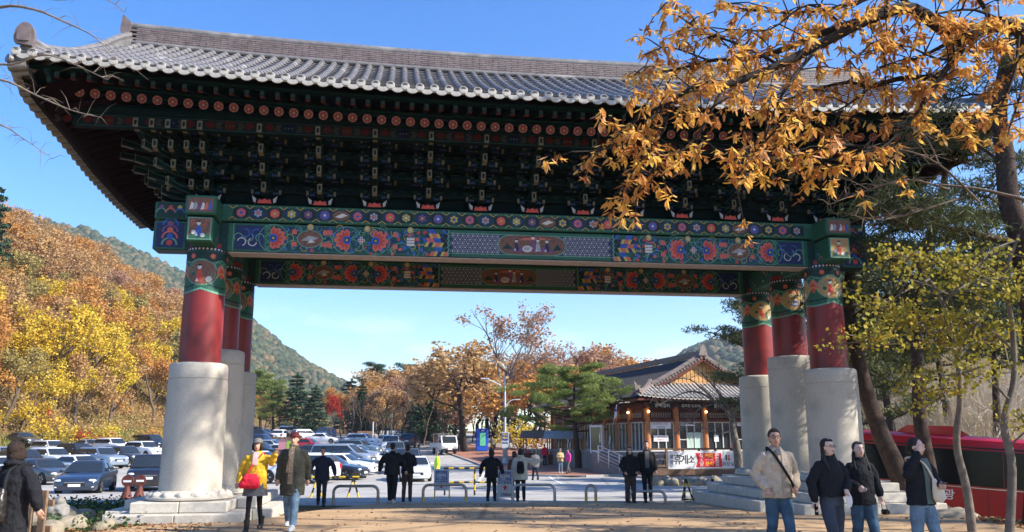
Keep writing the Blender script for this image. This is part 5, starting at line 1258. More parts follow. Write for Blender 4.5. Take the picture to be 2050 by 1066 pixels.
standing('pine_tree', 'thick red-barked pine at the right edge with a long arching bough', [(2075, 1040, 16.5), (2090, 900, 16.6), (2085, 750, 16.6), (2068, 600, 16.6), (2045, 480, 16.6), (2020, 400, 16.6), (2012, 310, 16.7), (2000, 220, 16.7), (2020, 100, 16.8)], .34, .13, 'shade_pine', 'bark_pine',
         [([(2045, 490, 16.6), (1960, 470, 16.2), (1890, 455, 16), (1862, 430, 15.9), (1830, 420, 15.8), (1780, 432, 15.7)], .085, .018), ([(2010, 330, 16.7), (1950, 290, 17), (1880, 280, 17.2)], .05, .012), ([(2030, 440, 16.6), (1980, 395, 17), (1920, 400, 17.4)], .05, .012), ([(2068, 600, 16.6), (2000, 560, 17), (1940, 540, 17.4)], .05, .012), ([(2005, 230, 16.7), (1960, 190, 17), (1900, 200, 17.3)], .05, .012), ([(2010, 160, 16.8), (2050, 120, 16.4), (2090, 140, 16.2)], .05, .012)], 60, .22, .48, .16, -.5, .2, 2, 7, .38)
standing('maple_tree', 'slim young maple with yellow-green leaves left of its twin', [(1945, 1050, 15.2), (1936, 985, 15.2), (1915, 890, 15.2), (1922, 800, 15.1), (1914, 700, 15.0), (1888, 610, 14.9), (1850, 545, 14.8)], .082, .025, 'maple', 'bark_grey',
         [([(1914, 700, 15), (1880, 690, 14.6), (1840, 650, 14.2), (1790, 640, 14.0)], .03, .008), ([(1920, 780, 15.1), (1880, 800, 14.6), (1840, 770, 14.2)], .02, .006), ([(1888, 610, 14.9), (1930, 560, 14.6), (1960, 520, 14.3)], .03, .008), ([(1860, 560, 14.8), (1800, 590, 14.4), (1760, 620, 14.1)], .025, .007), ([(1915, 720, 15), (1960, 680, 15.3), (2010, 690, 15.5)], .025, .007), ([(1850, 545, 14.8), (1830, 520, 14.6), (1810, 525, 14.4)], .02, .006), ([(1800, 650, 14.0), (1760, 680, 13.8), (1715, 685, 13.6)], .010, .003)], 15, .075, .36, 1.4, .1, .5, 2, 8, .5)
standing('maple_tree', 'slim young maple with yellow leaves and a sunlit trunk at the far right', [(2008, 1055, 14.4), (2026, 940, 14.4), (2010, 850, 14.4), (2030, 760, 14.4), (2026, 650, 14.3), (2012, 560, 14.2), (2040, 470, 14.1)], .078, .025, 'maple', 'bark_grey',
         [([(2028, 700, 14.4), (1980, 660, 14.0), (1930, 640, 13.7)], .03, .008), ([(2020, 800, 14.4), (1975, 760, 14), (1925, 750, 13.8)], .025, .007), ([(2012, 560, 14.2), (1960, 560, 13.9), (1900, 590, 13.6)], .03, .008), ([(2020, 600, 14.2), (2060, 580, 13.8), (2090, 600, 13.5)], .03, .008), ([(2040, 480, 14.1), (1990, 500, 13.8), (1950, 540, 13.6)], .02, .006), ([(2015, 900, 14.4), (2060, 860, 14.2), (2100, 850, 14)], .02, .006)], 15, .075, .38, 1.4, .1, .5, 2, 9, .5)
# bare pale-twigged tree between the oak and the gate
standing('bare_tree', 'bare tree with pale twigs spreading before the right end of the gate roof', [(2150, 1040, 13.2), (2150, 800, 13.2), (2140, 600, 13.2), (2090, 430, 13), (1990, 385, 13), (1880, 370, 13)],   .06, .016, None, 'bark_brown',
         [([(1960, 405, 13), (1880, 330, 12.8), (1800, 300, 12.7), (1720, 310, 12.6)], .022, .005), ([(1900, 380, 13), (1820, 360, 12.8), (1740, 380, 12.7), (1660, 410, 12.6)], .02, .005), ([(1930, 395, 13), (1850, 420, 12.9), (1770, 440, 12.8), (1700, 430, 12.7)], .018, .004), ([(1880, 330, 12.8), (1850, 270, 12.8), (1800, 250, 12.8)], .014, .004)], 0, .1, .36, sub=3, seed=12)
standing('bare_tree', 'leafless tree with a knobbly grey trunk before the restaurant doors', [(1480, 945, 43.5), (1476, 905, 43.5), (1469, 868, 43.5), (1466, 842, 43.5), (1470, 825, 43.5)], .22, .12, None, 'bark_grey',
         [([(1466, 845, 43.5), (1452, 820, 43.3), (1425, 800, 43.1), (1395, 785, 43), (1360, 790, 42.9), (1320, 812, 42.8)], .10, .015), ([(1466, 840, 43.5), (1450, 800, 43.7), (1420, 765, 43.9), (1395, 735, 44)], .08, .012), ([(1470, 825, 43.5), (1484, 800, 43.3), (1488, 770, 43.2), (1480, 735, 43.2)], .10, .015), ([(1440, 805, 43.2), (1400, 820, 42.9), (1370, 850, 42.8), (1350, 870, 42.7)], .04, .008), ([(1468, 862, 43.5), (1440, 868, 43.2), (1410, 858, 43), (1385, 848, 42.9)], .035, .008), ([(1452, 810, 43.6), (1430, 770, 43.8), (1440, 730, 44)], .05, .010), ([(1425, 795, 43.1), (1380, 760, 43), (1340, 765, 42.9), (1310, 790, 42.8)], .04, .008)], 0, .1, .62, sub=4, seed=15)
# bare twigs reaching in at the top left
standing('bare_tree', 'leafless tree whose thin twigs reach in at the top left corner', [(-330, 1150, 8.2), (-330, 800, 8.2), (-300, 500, 8.2), (-250, 250, 8.2), (-200, 100, 8.2), (-160, -60, 8.2)], .13, .05, None, 'bark_pale',
         [([(-230, 190, 8.2), (-100, 60, 8), (0, 15, 7.9), (70, 20, 7.8), (130, 45, 7.8), (190, 75, 7.7), (245, 130, 7.7)], .022, .003), ([(-240, 230, 8.2), (-80, 130, 8), (20, 130, 7.9), (90, 110, 7.8), (150, 130, 7.8), (215, 160, 7.7)], .018, .003), ([(-250, 260, 8.2), (-80, 170, 8), (0, 160, 7.9), (70, 190, 7.8), (140, 220, 7.8), (200, 235, 7.7)], .018, .003), ([(-260, 330, 8.2), (-90, 230, 8), (0, 250, 7.9), (50, 280, 7.8), (105, 318, 7.8)], .014, .002), ([(-200, 120, 8.2), (-60, -10, 8), (40, -20, 7.9), (110, 0, 7.8), (200, -5, 7.8), (250, 25, 7.7)], .016, .002)], 0, .1, .14, sub=2, seed=14)
# pine whose dark bough hangs behind the right columns
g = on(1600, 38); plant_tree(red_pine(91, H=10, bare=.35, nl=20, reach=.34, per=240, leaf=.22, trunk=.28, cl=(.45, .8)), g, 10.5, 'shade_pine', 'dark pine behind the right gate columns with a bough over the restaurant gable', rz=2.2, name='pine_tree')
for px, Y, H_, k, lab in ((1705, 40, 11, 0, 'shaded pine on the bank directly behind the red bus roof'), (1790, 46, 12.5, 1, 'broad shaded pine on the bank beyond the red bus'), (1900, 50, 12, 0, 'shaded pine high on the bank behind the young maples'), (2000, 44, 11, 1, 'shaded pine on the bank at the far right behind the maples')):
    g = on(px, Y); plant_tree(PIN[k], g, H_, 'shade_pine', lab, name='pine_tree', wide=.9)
# tall trees standing off to the right whose shade dapples the plaza and columns
OFF = [(13.2, 12.2, 20, 0), (21.0, 15.5, 17, 1), (17.0, 6.0, 15, 1), (30, 18, 19, 0), (25, 3.0, 17, 1), (20, 24.0, 15, 0)]
DAP = [red_pine(93, H=14, bare=.58, nl=8, reach=.27, per=60, leaf=.30, trunk=.16, cl=(.32, .55)), red_pine(94, H=14, bare=.5, nl=18, reach=.25, per=36, leaf=.30, trunk=.20, cl=(.4, .8))]
for x, y, H_, k in OFF:
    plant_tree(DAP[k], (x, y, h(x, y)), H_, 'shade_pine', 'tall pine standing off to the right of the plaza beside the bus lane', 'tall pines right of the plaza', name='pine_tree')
BS = broadleaf(101, H=3, cr=.3, per=1, leaf=.08, bare=.97, depth=3, spread=.9, up=.3, trunk=.03, kids=(3, 4), bark='bark_grey')
M('twig_pale', (.48, .41, .33), .9, var=.3, scale=10)
for k in range(120):
    y = 34 + 26 * random.random(); x = max(.41 * y + 1.5, 13.5) + 17 * random.random() ** 1.2
    plant_tree(BS, (x, y, h(x, y)), random.uniform(1.8, 4.4), None, 'leafless pale-twigged shrub on the dry bank behind the red coach', 'pale bare shrubs behind the coach', name='bare_shrub', bark='twig_pale', cat='shrub', wide=1.3)
# ------------------------------------------------------------------ vehicles
PAINT = {}
def paint(nm, col, metal=.0, rough=.28):
    PAINT[nm] = M('paint_' + nm, col, rough, metal, var=.04, scale=2, spec=.5, coat=.8); return PAINT[nm]
paint('white', (.74, .75, .76)); paint('black', (.012, .012, .014)); paint('navy', (.018, .03, .06)); paint('dark_grey', (.075, .075, .08), .3); paint('silver', (.42, .45, .48), .5)
paint('blue_silver', (.30, .37, .45), .5); paint('red', (.42, .02, .02)); paint('dark_blue', (.02, .045, .14)); paint('pearl', (.62, .61, .57)); paint('teal_grey', (.12, .17, .20), .3)
M('tyre_rubber', (.018, .018, .018), .85, var=.2, scale=20); M('rim_alloy', (.50, .51, .53), .3, .8, var=.05); M('car_glass', (.02, .026, .032), .06, var=0, spec=.8)
M('car_trim', (.02, .02, .022), .6, var=.1); M('lamp_clear', (.75, .78, .8), .12, .2, var=.05, spec=.7); M('lamp_red', (.45, .012, .012), .2, var=.05, spec=.6); M('plate_white', (.75, .75, .72), .5, var=.03)
M('chrome', (.6, .62, .65), .18, .9, var=.03)
CARS = dict(
    sedan=dict(st=[(-2.36, .30, .56, .70), (-2.32, .22, .64, .80), (-2.18, .19, .72, .88), (-1.7, .18, .81, .915), (-.95, .18, .93, .925), (.2, .18, .96, .925), (1.35, .18, 1.0, .92), (1.95, .19, 1.03, .905), (2.25, .22, 1.0, .86), (2.34, .28, .88, .80), (2.37, .36, .70, .72)],
               cab=(-.98, .55, 1.62, -.25, .98, 1.44), wheel=(-1.42, 1.38, .325)),
    suv=dict(st=[(-2.30, .36, .66, .72), (-2.26, .27, .84, .84), (-2.12, .24, .96, .91), (-1.6, .23, 1.03, .94), (-.95, .23, 1.08, .945), (.2, .23, 1.10, .945), (1.4, .23, 1.13, .94), (2.0, .24, 1.14, .93), (2.24, .27, 1.12, .90), (2.31, .33, .95, .84), (2.33, .42, .75, .75)],
             cab=(-1.02, .6, 2.22, -.42, 1.78, 1.69), wheel=(-1.38, 1.36, .365)),
    van=dict(st=[(-2.56, .34, .72, .76), (-2.52, .26, .92, .88), (-2.36, .22, 1.04, .95), (-1.9, .21, 1.12, .97), (-1.3, .21, 1.17, .975), (.2, .21, 1.18, .975), (1.6, .21, 1.18, .975), (2.3, .22, 1.18, .96), (2.5, .25, 1.15, .93), (2.56, .32, .95, .88), (2.58, .42, .72, .8)],
             cab=(-1.62, .6, 2.50, -.72, 2.28, 1.90), wheel=(-1.62, 1.46, .345)))
tb = MB(); tb.lathe([(.21, -.10), (.30, -.11), (.33, -.07), (.335, 0), (.33, .07), (.30, .11), (.21, .10)], 20, cap=False)
tb.v = [(z, x, y) for x, y, z in tb.v]; TYRE = tb.mesh('tyre', MATS['tyre_rubber'], 50)
rb_ = MB(); rb_.lathe([(.215, -.06), (.215, .07), (.195, .09), (.185, .06), (.05, .05), (.0, .05)], 18, cap=False)
for k in range(5):
    a = 6.2832 * k / 5; rb_.bar((.03 * math.cos(a), .03 * math.sin(a), .085), (.195 * math.cos(a), .195 * math.sin(a), .095), .055, .03)
rb_.v = [(z, x, y) for x, y, z in rb_.v]; RIM = rb_.mesh('rim', [MATS['rim_alloy']], 40)
def make_car(kind, first_loc=(0, 0, 0)):
    d = CARS[kind]; o = empty('parked_car', first_loc, 0, 'car', 'car'); st = d['st']; W_ = st[5][3]
    b = MB(); n = 13; V = []
    for y, zl, zt, w in st:
        zm = zl + (zt - zl) * .45
        half = [(w * .0, zl), (w * .86, zl), (w * .96, zl + .10), (w, zm), (w * .985, zt - .10), (w * .93, zt - .02), (w * .80, zt + .012)]
        ring = [(x, y, z) for x, z in half] + [(0, y, zt + .035)] + [(-x, y, z) for x, z in half[:0:-1]]
        V.append(ring)
    k = len(V[0]); b.v = [p for r in V for p in r]
    for i in range(len(V) - 1):
        for j in range(k): b.f.append((i * k + j, i * k + (j + 1) % k, (i + 1) * k + (j + 1) % k, (i + 1) * k + j)); b.mi.append(0)
    b.f.append(tuple(range(k))); b.mi.append(0); b.f.append(tuple(range((len(V) - 1) * k, len(V) * k))); b.mi.append(0)
    ya, _, yc, yat, yct, zr_ = d['cab']; wb = W_ * .93; wt = W_ * (.70 if kind == 'sedan' else .78)
    zb = lambda y: np.interp(y, [s[0] for s in st], [s[2] for s in st]) - .01
    # cabin shell in body colour
    rows = []
    for t in np.linspace(0, 1, 5):
        y0 = ya + (yat - ya) * t; y1 = yc + (yct - yc) * t; bul = .03 * math.sin(t * 3.14)
        w0 = wb + (wt - wb) * t + bul; z0 = zb(ya) + (zr_ - .05 - zb(ya)) * t; z1 = zb(yc) + (zr_ - .06 - zb(yc)) * t; zm = (z0 + z1) / 2
        rows.append([(-w0 * .93, y0 + .05, z0), (-w0 * .4, y0 - .03, z0), (w0 * .4, y0 - .03, z0), (w0 * .93, y0 + .05, z0), (w0, y0 + .18, z0), (w0 * 1.01, (y0 + y1) / 2, zm), (w0, y1 - .15, z1), (w0 * .93, y1 - .03, z1), (w0 * .4, y1, z1), (-w0 * .4, y1, z1), (-w0 * .93, y1 - .03, z1), (-w0, y1 - .15, z1), (-w0 * 1.01, (y0 + y1) / 2, zm), (-w0, y0 + .18, z0)])
    c = (0, (yat + yct) / 2); rows.append([(x * .9, c[1] + (y - c[1]) * .9, zr_) for x, y, z in rows[-1]])
    q = MB(); kk = len(rows[0]); q.v = [p for r in rows for p in r]
    for i in range(len(rows) - 1):
        for j in range(kk): q.f.append((i * kk + j, i * kk + (j + 1) % kk, (i + 1) * kk + (j + 1) % kk, (i + 1) * kk + j)); q.mi.append(0)
    q.f.append(tuple(range((len(rows) - 1) * kk, len(rows) * kk))); q.mi.append(0)
    b.add(q.v, q.f, 0)
    body = b.build('body', [PAINT['white']], o, 38)
    lerp = lambda a, b_, t: tuple(a[i] + (b_[i] - a[i]) * t for i in range(3))
    def pane(name, i0, i1, t0, t1, m0, m1, push):
        P4 = [lerp(rows[0][i0], rows[4][i0], t0), lerp(rows[0][i1], rows[4][i1], t0), lerp(rows[0][i1], rows[4][i1], t1), lerp(rows[0][i0], rows[4][i0], t1)]
        A_, B_, C_, D_ = [Vector(p) for p in P4]; a = A_.lerp(B_, m0); bb = A_.lerp(B_, 1 - m1); cc = D_.lerp(C_, 1 - m1); dd = D_.lerp(C_, m0)
        pv = Vector(push); mb = MB(); mb.quad(a + pv, bb + pv, cc + pv, dd + pv); mb.quad(a - pv * .5, bb - pv * .5, cc - pv * .5, dd - pv * .5)
        mb.build(name, MATS['car_glass'], o, fix=False)
    def multi(name, idx, t0, t1, push):
        mb = MB(); pv = Vector(push); nt_ = 4
        vs = [Vector(lerp(rows[0][i], rows[4][i], t)) + Vector((0, 0, 0)) for t in (t0, t1) for i in idx]; L_ = len(idx)
        # follow the bulged shell
        vs = []
        for t in np.linspace(t0, t1, nt_):
            f = t * 4; r0 = min(3, int(f)); fr = f - r0
            for i in idx: vs.append(Vector(lerp(rows[r0][i], rows[r0 + 1][i], fr)) + pv)
        for r in range(nt_ - 1):
            for j in range(L_ - 1): mb.f.append((r * L_ + j, r * L_ + j + 1, (r + 1) * L_ + j + 1, (r + 1) * L_ + j)); mb.mi.append(0)
        mb.v = [tuple(v) for v in vs]; mb.build(name, MATS['car_glass'], o, 60, fix=False)
    multi('windshield', [0, 1, 2, 3], .08, .94, (0, -.012, .008)); multi('rear_window', [7, 8, 9, 10], .12, .88, (0, .012, .008))
    for sgn, ids in ((1, [4, 5, 6]), (-1, [11, 12, 13])):
        multi('side_window', ids, .10, .86, (sgn * .012, 0, 0))
        mb = MB(); xm = rows[0][5][0]; ymid = (rows[0][4][1] + rows[0][6][1]) / 2 - .05
        mb.bar((sgn * (wb * 1.01 + .008), ymid, zb(0) + .05), (sgn * (wt * 1.01 + .03), ymid + .04, zr_ - .12), .05, .09); mb.build('pillar', MATS['car_trim'], o)
        mb = MB(); mb.ball((sgn * (wb + .12), ya + .32, zb(ya) + .10), (.10, .05, .07), 8, 6); mb.build('mirror', [PAINT['white']], o, 60)
    f, r, rad = d['wheel']; sc = rad / .335
    for y in (f, r):
        for sgn in (-1, 1):
            w = inst('wheel', None, o, (sgn * (W_ - .10), y, rad)); w.empty_display_size = .1
            inst('tyre', TYRE, w, scale=(1, sc, sc)); inst('rim', RIM, w, rot=(0, 0, 0 if sgn > 0 else math.pi), scale=(1, sc * 1.08, sc * 1.08))
            mb = MB(); mb.lathe([(0, 0), (rad + .055, 0)], 22, cap=False); mb.v = [(sgn * (W_ + .003) + z, y + x, rad + .01 + q_ ) for x, q_, z in mb.v]; mb.v = [p if p[2] > .2 else (p[0], p[1], .2) for p in mb.v]
            mb.build('wheel_arch', MATS['car_trim'], o, fix=False)
    fz = st[1][2]; rz_ = st[-2][2]
    for sgn in (-1, 1):
        mb = MB(); mb.ball((sgn * W_ * .70, st[1][0] + .10, fz - .02), (.22, .13, .075), 10, 6); mb.build('headlight', MATS['lamp_clear'], o, 60)
        mb = MB(); mb.box((sgn * W_ * .72, st[1][0] - .005, fz - .28), (.24, .04, .05)); mb.build('fog_light', MATS['lamp_clear'], o)
        mb = MB(); mb.box((sgn * W_ * .76, st[-3][0] + .05, rz_ - .02), (.30, .14, .17 if kind == 'sedan' else .30), bev=.03); mb.build('taillight', MATS['lamp_red'], o)
    mb = MB(); mb.box((0, st[0][0] + .015, fz - .16), (W_ * .95, .06, .17), bev=.02); mb.build('grille', MATS['car_trim'], o)
    mb = MB(); mb.box((0, st[0][0] - .002, fz - .085), (W_ * .9, .03, .02)); mb.build('grille_trim', MATS['chrome'], o)
    mb = MB(); mb.box((0, st[1][0] + .02, .30), (W_ * 1.5, .08, .12), bev=.03); mb.box((0, st[-2][0] - .02, .36), (W_ * 1.5, .08, .16), bev=.03); mb.build('bumper_trim', MATS['car_trim'], o)
    mb = MB(); mb.box((0, st[0][0] - .02, fz - .21), (.50, .02, .11)); mb.build('number_plate', MATS['plate_white'], o)
    mb = MB(); mb.box((0, st[-1][0] + .02, rz_ - .14), (.50, .02, .11)); mb.build('number_plate', MATS['plate_white'], o)
    return o
PROTO = {}
def car(px, Y, deg, kind, col, label, group='cars parked in the lot'):
    g = on(px, Y); z = g.z + .012
    if kind not in PROTO: o = PROTO[kind] = make_car(kind); rm = True
    else: o = copy_tree(PROTO[kind])
    o.location = (g.x, g.y, z); o.rotation_euler = (0, 0, R(deg)); tag(o, label, 'car', group)
    # tilt with the slope
    for c in o.children:
        if c.name.split('.')[0] in ('body', 'mirror'):
            c.material_slots[0].link = 'OBJECT'; c.material_slots[0].material = PAINT[col]
    CARPOS.append((g.x, g.y, label)); return o
CARPOS = []
G1 = 'cars parked on the left side of the lot'; G2 = 'cars parked in the middle rows of the lot'; G3 = 'cars in the lane beside the brick walk'
car(183, 40, 14, 'sedan', 'navy', 'dark navy sedan facing the viewer just left of the big stone column base', G1)
car(95, 49.5, 58, 'sedan', 'dark_grey', 'dark grey sedan parked behind the wooden fence post', G1)
car(165, 57, 66, 'sedan', 'white', 'white sedan directly behind the dark navy one', G1)
car(206, 69, 62, 'suv', 'blue_silver', 'pale blue-silver SUV between a white sedan and a charcoal SUV', G1)
car(252, 73, 60, 'suv', 'dark_grey', 'charcoal SUV right of the pale blue-silver one', G1)
car(292, 83, 60, 'suv', 'white', 'white SUV half hidden by the left stone column', G1)
car(306, 42.5, 20, 'suv', 'black', 'black SUV whose front peeks out left of the stone column', G1)
car(2, 55, 58, 'sedan', 'white', 'white car cut by the left edge of the photo behind the woman in black', G1)
car(52, 62, 60, 'suv', 'black', 'black SUV behind the head of the woman seen from the back', G1)
car(108, 68, 62, 'suv', 'white', 'white SUV behind the dark grey sedan', G1)
car(14, 72, 60, 'suv', 'silver', 'silver SUV in the second row at the far left', G1)
car(158, 79, 62, 'suv', 'black', 'black SUV roof showing above the white sedan', G1)
car(104, 86, 62, 'suv', 'pearl', 'pearl white SUV in the row next to the grass bank', G1)
car(228, 92, 62, 'suv', 'white', 'white SUV in the far row behind the charcoal SUV', G1)
car(300, 97, 62, 'van', 'black', 'long black van at the grass bank beside the column', G1)
car(180, 96, 62, 'sedan', 'silver', 'silver sedan in the far row at the grass bank', G1)
car(45, 92, 62, 'sedan', 'dark_grey', 'dark grey sedan in the far row at the left edge', G1)
car(598, 49, -96, 'suv', 'white', 'white SUV with its tail to the right behind the man in the long coat', G2)
car(663, 53.5, 78, 'sedan', 'black', 'black sedan with bright alloy wheels right of the white SUV', G2)
car(690, 58.5, 78, 'sedan', 'white', 'white sedan behind the black sedan', G2)
car(698, 63, 78, 'sedan', 'black', 'black sedan sandwiched between a white sedan and a silver minivan', G2)
car(688, 68, 78, 'van', 'silver', 'silver minivan with a long row of dark windows', G2)
car(716, 73.5, 78, 'sedan', 'pearl', 'pearl sedan just behind the silver minivan', G2)
car(717, 79, 78, 'sedan', 'silver', 'silver sedan in the middle row two behind the minivan', G2)
car(719, 85, 78, 'suv', 'teal_grey', 'teal-grey SUV in the middle row beside the lane', G2)
car(721, 91, 78, 'sedan', 'white', 'white sedan in the middle row near the wooden sign board', G2)
car(724, 98, 78, 'sedan', 'silver', 'silver sedan at the far end of the middle row', G2)
car(728, 106, 78, 'suv', 'white', 'white SUV that closes the middle row', G2)
car(560, 57, -95, 'sedan', 'dark_grey', 'dark grey sedan behind the woman in yellow', G2)
car(528, 65, 80, 'sedan', 'white', 'white sedan beside the rear left stone column', G2)
car(575, 72, 80, 'sedan', 'navy', 'navy sedan behind the pink notice board', G2)
car(520, 80, 80, 'suv', 'black', 'black SUV close to the left gate columns', G2)
car(572, 82, 80, 'sedan', 'white', 'white sedan in front of the red one', G2)
car(632, 80, 80, 'sedan', 'dark_grey', 'dark grey sedan left of the minivan row', G2)
car(545, 92, 80, 'sedan', 'silver', 'silver sedan left of the red car', G2)
car(618, 97, 80, 'sedan', 'red', 'only red car in the lot', G2)
car(525, 105, 80, 'suv', 'dark_blue', 'dark blue SUV in the upper left of the lot', G2)
car(562, 124, 180, 'suv', 'white', 'white SUV seen from behind in the upper lot', G2)
car(612, 126, 130, 'suv', 'pearl', 'pearl SUV seen from its rear corner in the upper lot', G2)
car(644, 136, -82, 'suv', 'dark_blue', 'dark blue SUV right of the pearl SUV in the upper lot', G2)
car(588, 141, 80, 'van', 'white', 'white van at the top of the lot under the firs', G2)
car(524, 122, 80, 'suv', 'black', 'black SUV at the upper left between the column and the white SUV', G2)
car(538, 140, 80, 'sedan', 'silver', 'silver sedan under the olive pine', G2)
car(514, 150, 80, 'suv', 'dark_grey', 'dark grey SUV at the edge of the pine wood', G2)
car(648, 116, 80, 'sedan', 'white', 'white sedan below the small red maple', G2)
car(832, 52, 8, 'sedan', 'white', 'white sedan leading the queue behind the two men in black', G3)
car(817, 61, 6, 'suv', 'dark_grey', 'dark grey SUV right behind the leading white sedan', G3)
car(802, 70, 6, 'sedan', 'black', 'black sedan third in the queue', G3)
car(792, 80, 6, 'suv', 'teal_grey', 'teal-grey SUV fourth in the queue', G3)
car(783, 91, 6, 'van', 'white', 'white van in the queue', G3)
car(770, 108, 6, 'sedan', 'pearl', 'pearl sedan at the tail of the queue', G3)
car(821, 104, 176, 'suv', 'black', 'black SUV driving away with red tail lights', G3)
car(848, 117, -78, 'suv', 'black', 'black SUV standing across the end of the lane', G3)
car(806, 126, 20, 'sedan', 'silver', 'silver sedan under the white banners', G3)
car(880, 122, 60, 'sedan', 'dark_grey', 'dark grey sedan behind the small truck', G3)
# ---- small white truck
g = on(888, 89); tr = empty('small_truck', (g.x, g.y, g.z + .012), R(20), 'small white flatbed truck with a caged load bed parked by the kerb', 'truck')
b = MB(); b.prism([(-2.45, .45), (-2.47, .85), (-2.36, 1.15), (-1.95, 1.86), (-1.2, 1.92), (-.95, 1.85), (-.92, .45)], -.84, .84, 'x'); b.build('cab', PAINT['pearl'], tr)
b = MB(); b.prism([(-2.385, 1.14), (-1.99, 1.80), (-1.97, 1.80), (-2.365, 1.12)], -.72, .72, 'x'); b.build('windshield', MATS['car_glass'], tr)
for s_ in (-1, 1):
    b = MB(); b.prism([(-2.15, 1.15), (-1.85, 1.72), (-1.15, 1.75), (-1.1, 1.15)], s_ * .835, s_ * .85, 'x'); b.build('side_window', MATS['car_glass'], tr)
    b = MB(); b.box((s_ * .62, -2.48, .80), (.30, .06, .16), bev=.02); b.build('headlight', MATS['lamp_clear'], tr)
    b = MB(); b.box((s_ * .98, -2.2, 1.3), (.12, .08, .26), bev=.02); b.build('mirror', MATS['car_trim'], tr)
    for y in (-1.75, 1.15):
        w = inst('wheel', None, tr, (s_ * .72, y, .31)); inst('tyre', TYRE, w, scale=(1, .92, .92)); inst('rim', RIM, w, rot=(0, 0, 0 if s_ > 0 else math.pi), scale=(1, .9, .9))
b = MB(); b.box((0, .85, .72), (1.68, 3.3, .10)); b.box((0, .85, .52), (.7, 3.2, .2)); b.build('load_bed', PAINT['pearl'], tr)
for s_ in (-1, 1): b = MB(); b.box((s_ * .83, .85, .96), (.03, 3.3, .38)); b.build('side_board', PAINT['pearl'], tr)
b = MB(); b.box((0, 2.49, .96), (1.66, .03, .38)); b.build('tail_board', PAINT['pearl'], tr)
b = MB()
for x in (-.80, -.27, .27, .80): b.tube([(x, -.84, .8), (x, -.84, 2.05)], .025, 6)
for z in (1.5, 2.05): b.tube([(-.8, -.84, z), (.8, -.84, z)], .025, 6)
for s_ in (-1, 1):
    b.tube([(s_ * .80, -.84, 2.05), (s_ * .80, 1.0, 2.05), (s_ * .80, 1.05, .9)], .025, 6)
b.build('rack', MATS['chrome'], tr)
b = MB(); b.box((0, -2.49, .50), (1.66, .08, .20), bev=.03); b.build('bumper', MATS['car_trim'], tr)
b = MB(); b.box((0, -2.535, .52), (.46, .01, .12)); b.build('number_plate', MATS['plate_white'], tr)
# ---- red coach
M('coach_red', (.40, .008, .014), .3, var=.06, scale=1.5, spec=.4, coat=.3); M('coach_glass', (.008, .009, .011), .10, var=0, spec=.15); M('lettering_white', (.8, .8, .8), .5, var=0); M('lettering_blue', (.02, .08, .3), .5, var=0)
A_ = at(1742, 960, 27.2); B_ = at(2050, 985, 25.6); slope = math.atan2(B_.z - A_.z, (Vector((B_.x, B_.y)) - Vector((A_.x, A_.y))).length); yawb = math.atan2(B_.y - A_.y, B_.x - A_.x)
bus = empty('coach', (0, 0, 0), 0, 'shiny red tour coach with dark tinted windows parked below the plaza on the right', 'coach')
# local x runs along the coach away from its front end, local y into the coach, the seen side at y = 0, window sill at z = 1.75
bus.matrix_world = Matrix.Translation(A_) @ Matrix.Rotation(yawb, 4, 'Z') @ Matrix.Rotation(-slope, 4, 'Y') @ Matrix.Translation((-.35, 0, -1.75))
LB = 12.0
b = MB()
prof = [(0.02, .42), (0, .75), (0, 1.72), (.03, 2.95), (.10, 3.16), (.30, 3.28), (2.2, 3.28), (2.40, 3.16), (2.47, 2.95), (2.5, 1.72), (2.5, .75), (2.48, .42)]
V = []; xs = [(-.55, .62), (-.50, .8), (-.30, .93), (0, 1), (LB - .2, 1), (LB, .97)]
for x, k in xs: V += [(x, 1.25 + (y - 1.25) * k, .42 + (z - .42) * (k * .5 + .5)) for y, z in prof]
n = len(prof); b.v = V
for i in range(len(xs) - 1):
    for j in range(n): b.f.append((i * n + j, i * n + (j + 1) % n, (i + 1) * n + (j + 1) % n, (i + 1) * n + j)); b.mi.append(0)
b.f.append(tuple(range(n))); b.mi.append(0); b.f.append(tuple(range((len(xs) - 1) * n, len(xs) * n))); b.mi.append(0)
b.build('body', MATS['coach_red'], bus, 35)
for i in range(6):
    x0 = .15 + i * 1.95; b = MB(); b.prism([(x0, 1.80), (x0 + 1.925, 1.80), (x0 + 1.925, 2.86), (x0, 2.86)], -.012, .02, 'y'); b.v = [(x, y + (z - 1.8) * .025, z) for x, y, z in b.v]; b.build('window', MATS['coach_glass'], bus)
b = MB(); b.box((LB / 2, -.008, 1.745), (LB - .2, .02, .03)); b.build('chrome_strip', MATS['chrome'], bus)
b = MB(); b.box((LB / 2 - .1, -.004, .46), (LB - .5, .02, .10)); b.build('sill_strip', MATS['chrome'], bus)
for x0, L_ in ((1.1, 2.2), (6.2, 3.4)):
    b = MB(); b.prism([(x0, 3.24), (x0 + .35, 3.52), (x0 + L_ - .5, 3.56), (x0 + L_, 3.24)], .45, 2.05, 'y'); b.build('roof_unit', MATS['coach_red'], bus)
for x in (2.35, 8.6):
    w = inst('wheel', None, bus, (x, .22, .50), (0, 0, -math.pi / 2)); inst('tyre', TYRE, w, scale=(1.3, 1.5, 1.5)); inst('rim', RIM, w, scale=(1.2, 1.45, 1.45))
    b = MB(); b.lathe([(.56, 0), (.66, 0), (.66, .03), (.56, .03)], 24, cap=False); b.v = [(x + p[0], -.012 - p[2] * .5, .52 + p[1]) for p in b.v]; b.build('wheel_arch', MATS['chrome'], bus)
    b = MB(); b.lathe([(0, 0), (.57, 0)], 24, cap=False); b.v = [(x + p[0], -.003, .52 + p[1]) for p in b.v]; b.build('wheel_well', MATS['car_trim'], bus, fix=False)
b = MB(); b.lathe([(.0, 0), (.30, 0)], 24, cap=False); b.v = [(.95 + p[0], -.006, 1.22 + p[1]) for p in b.v]; b.build('emblem', MATS['lettering_white'], bus, fix=False)
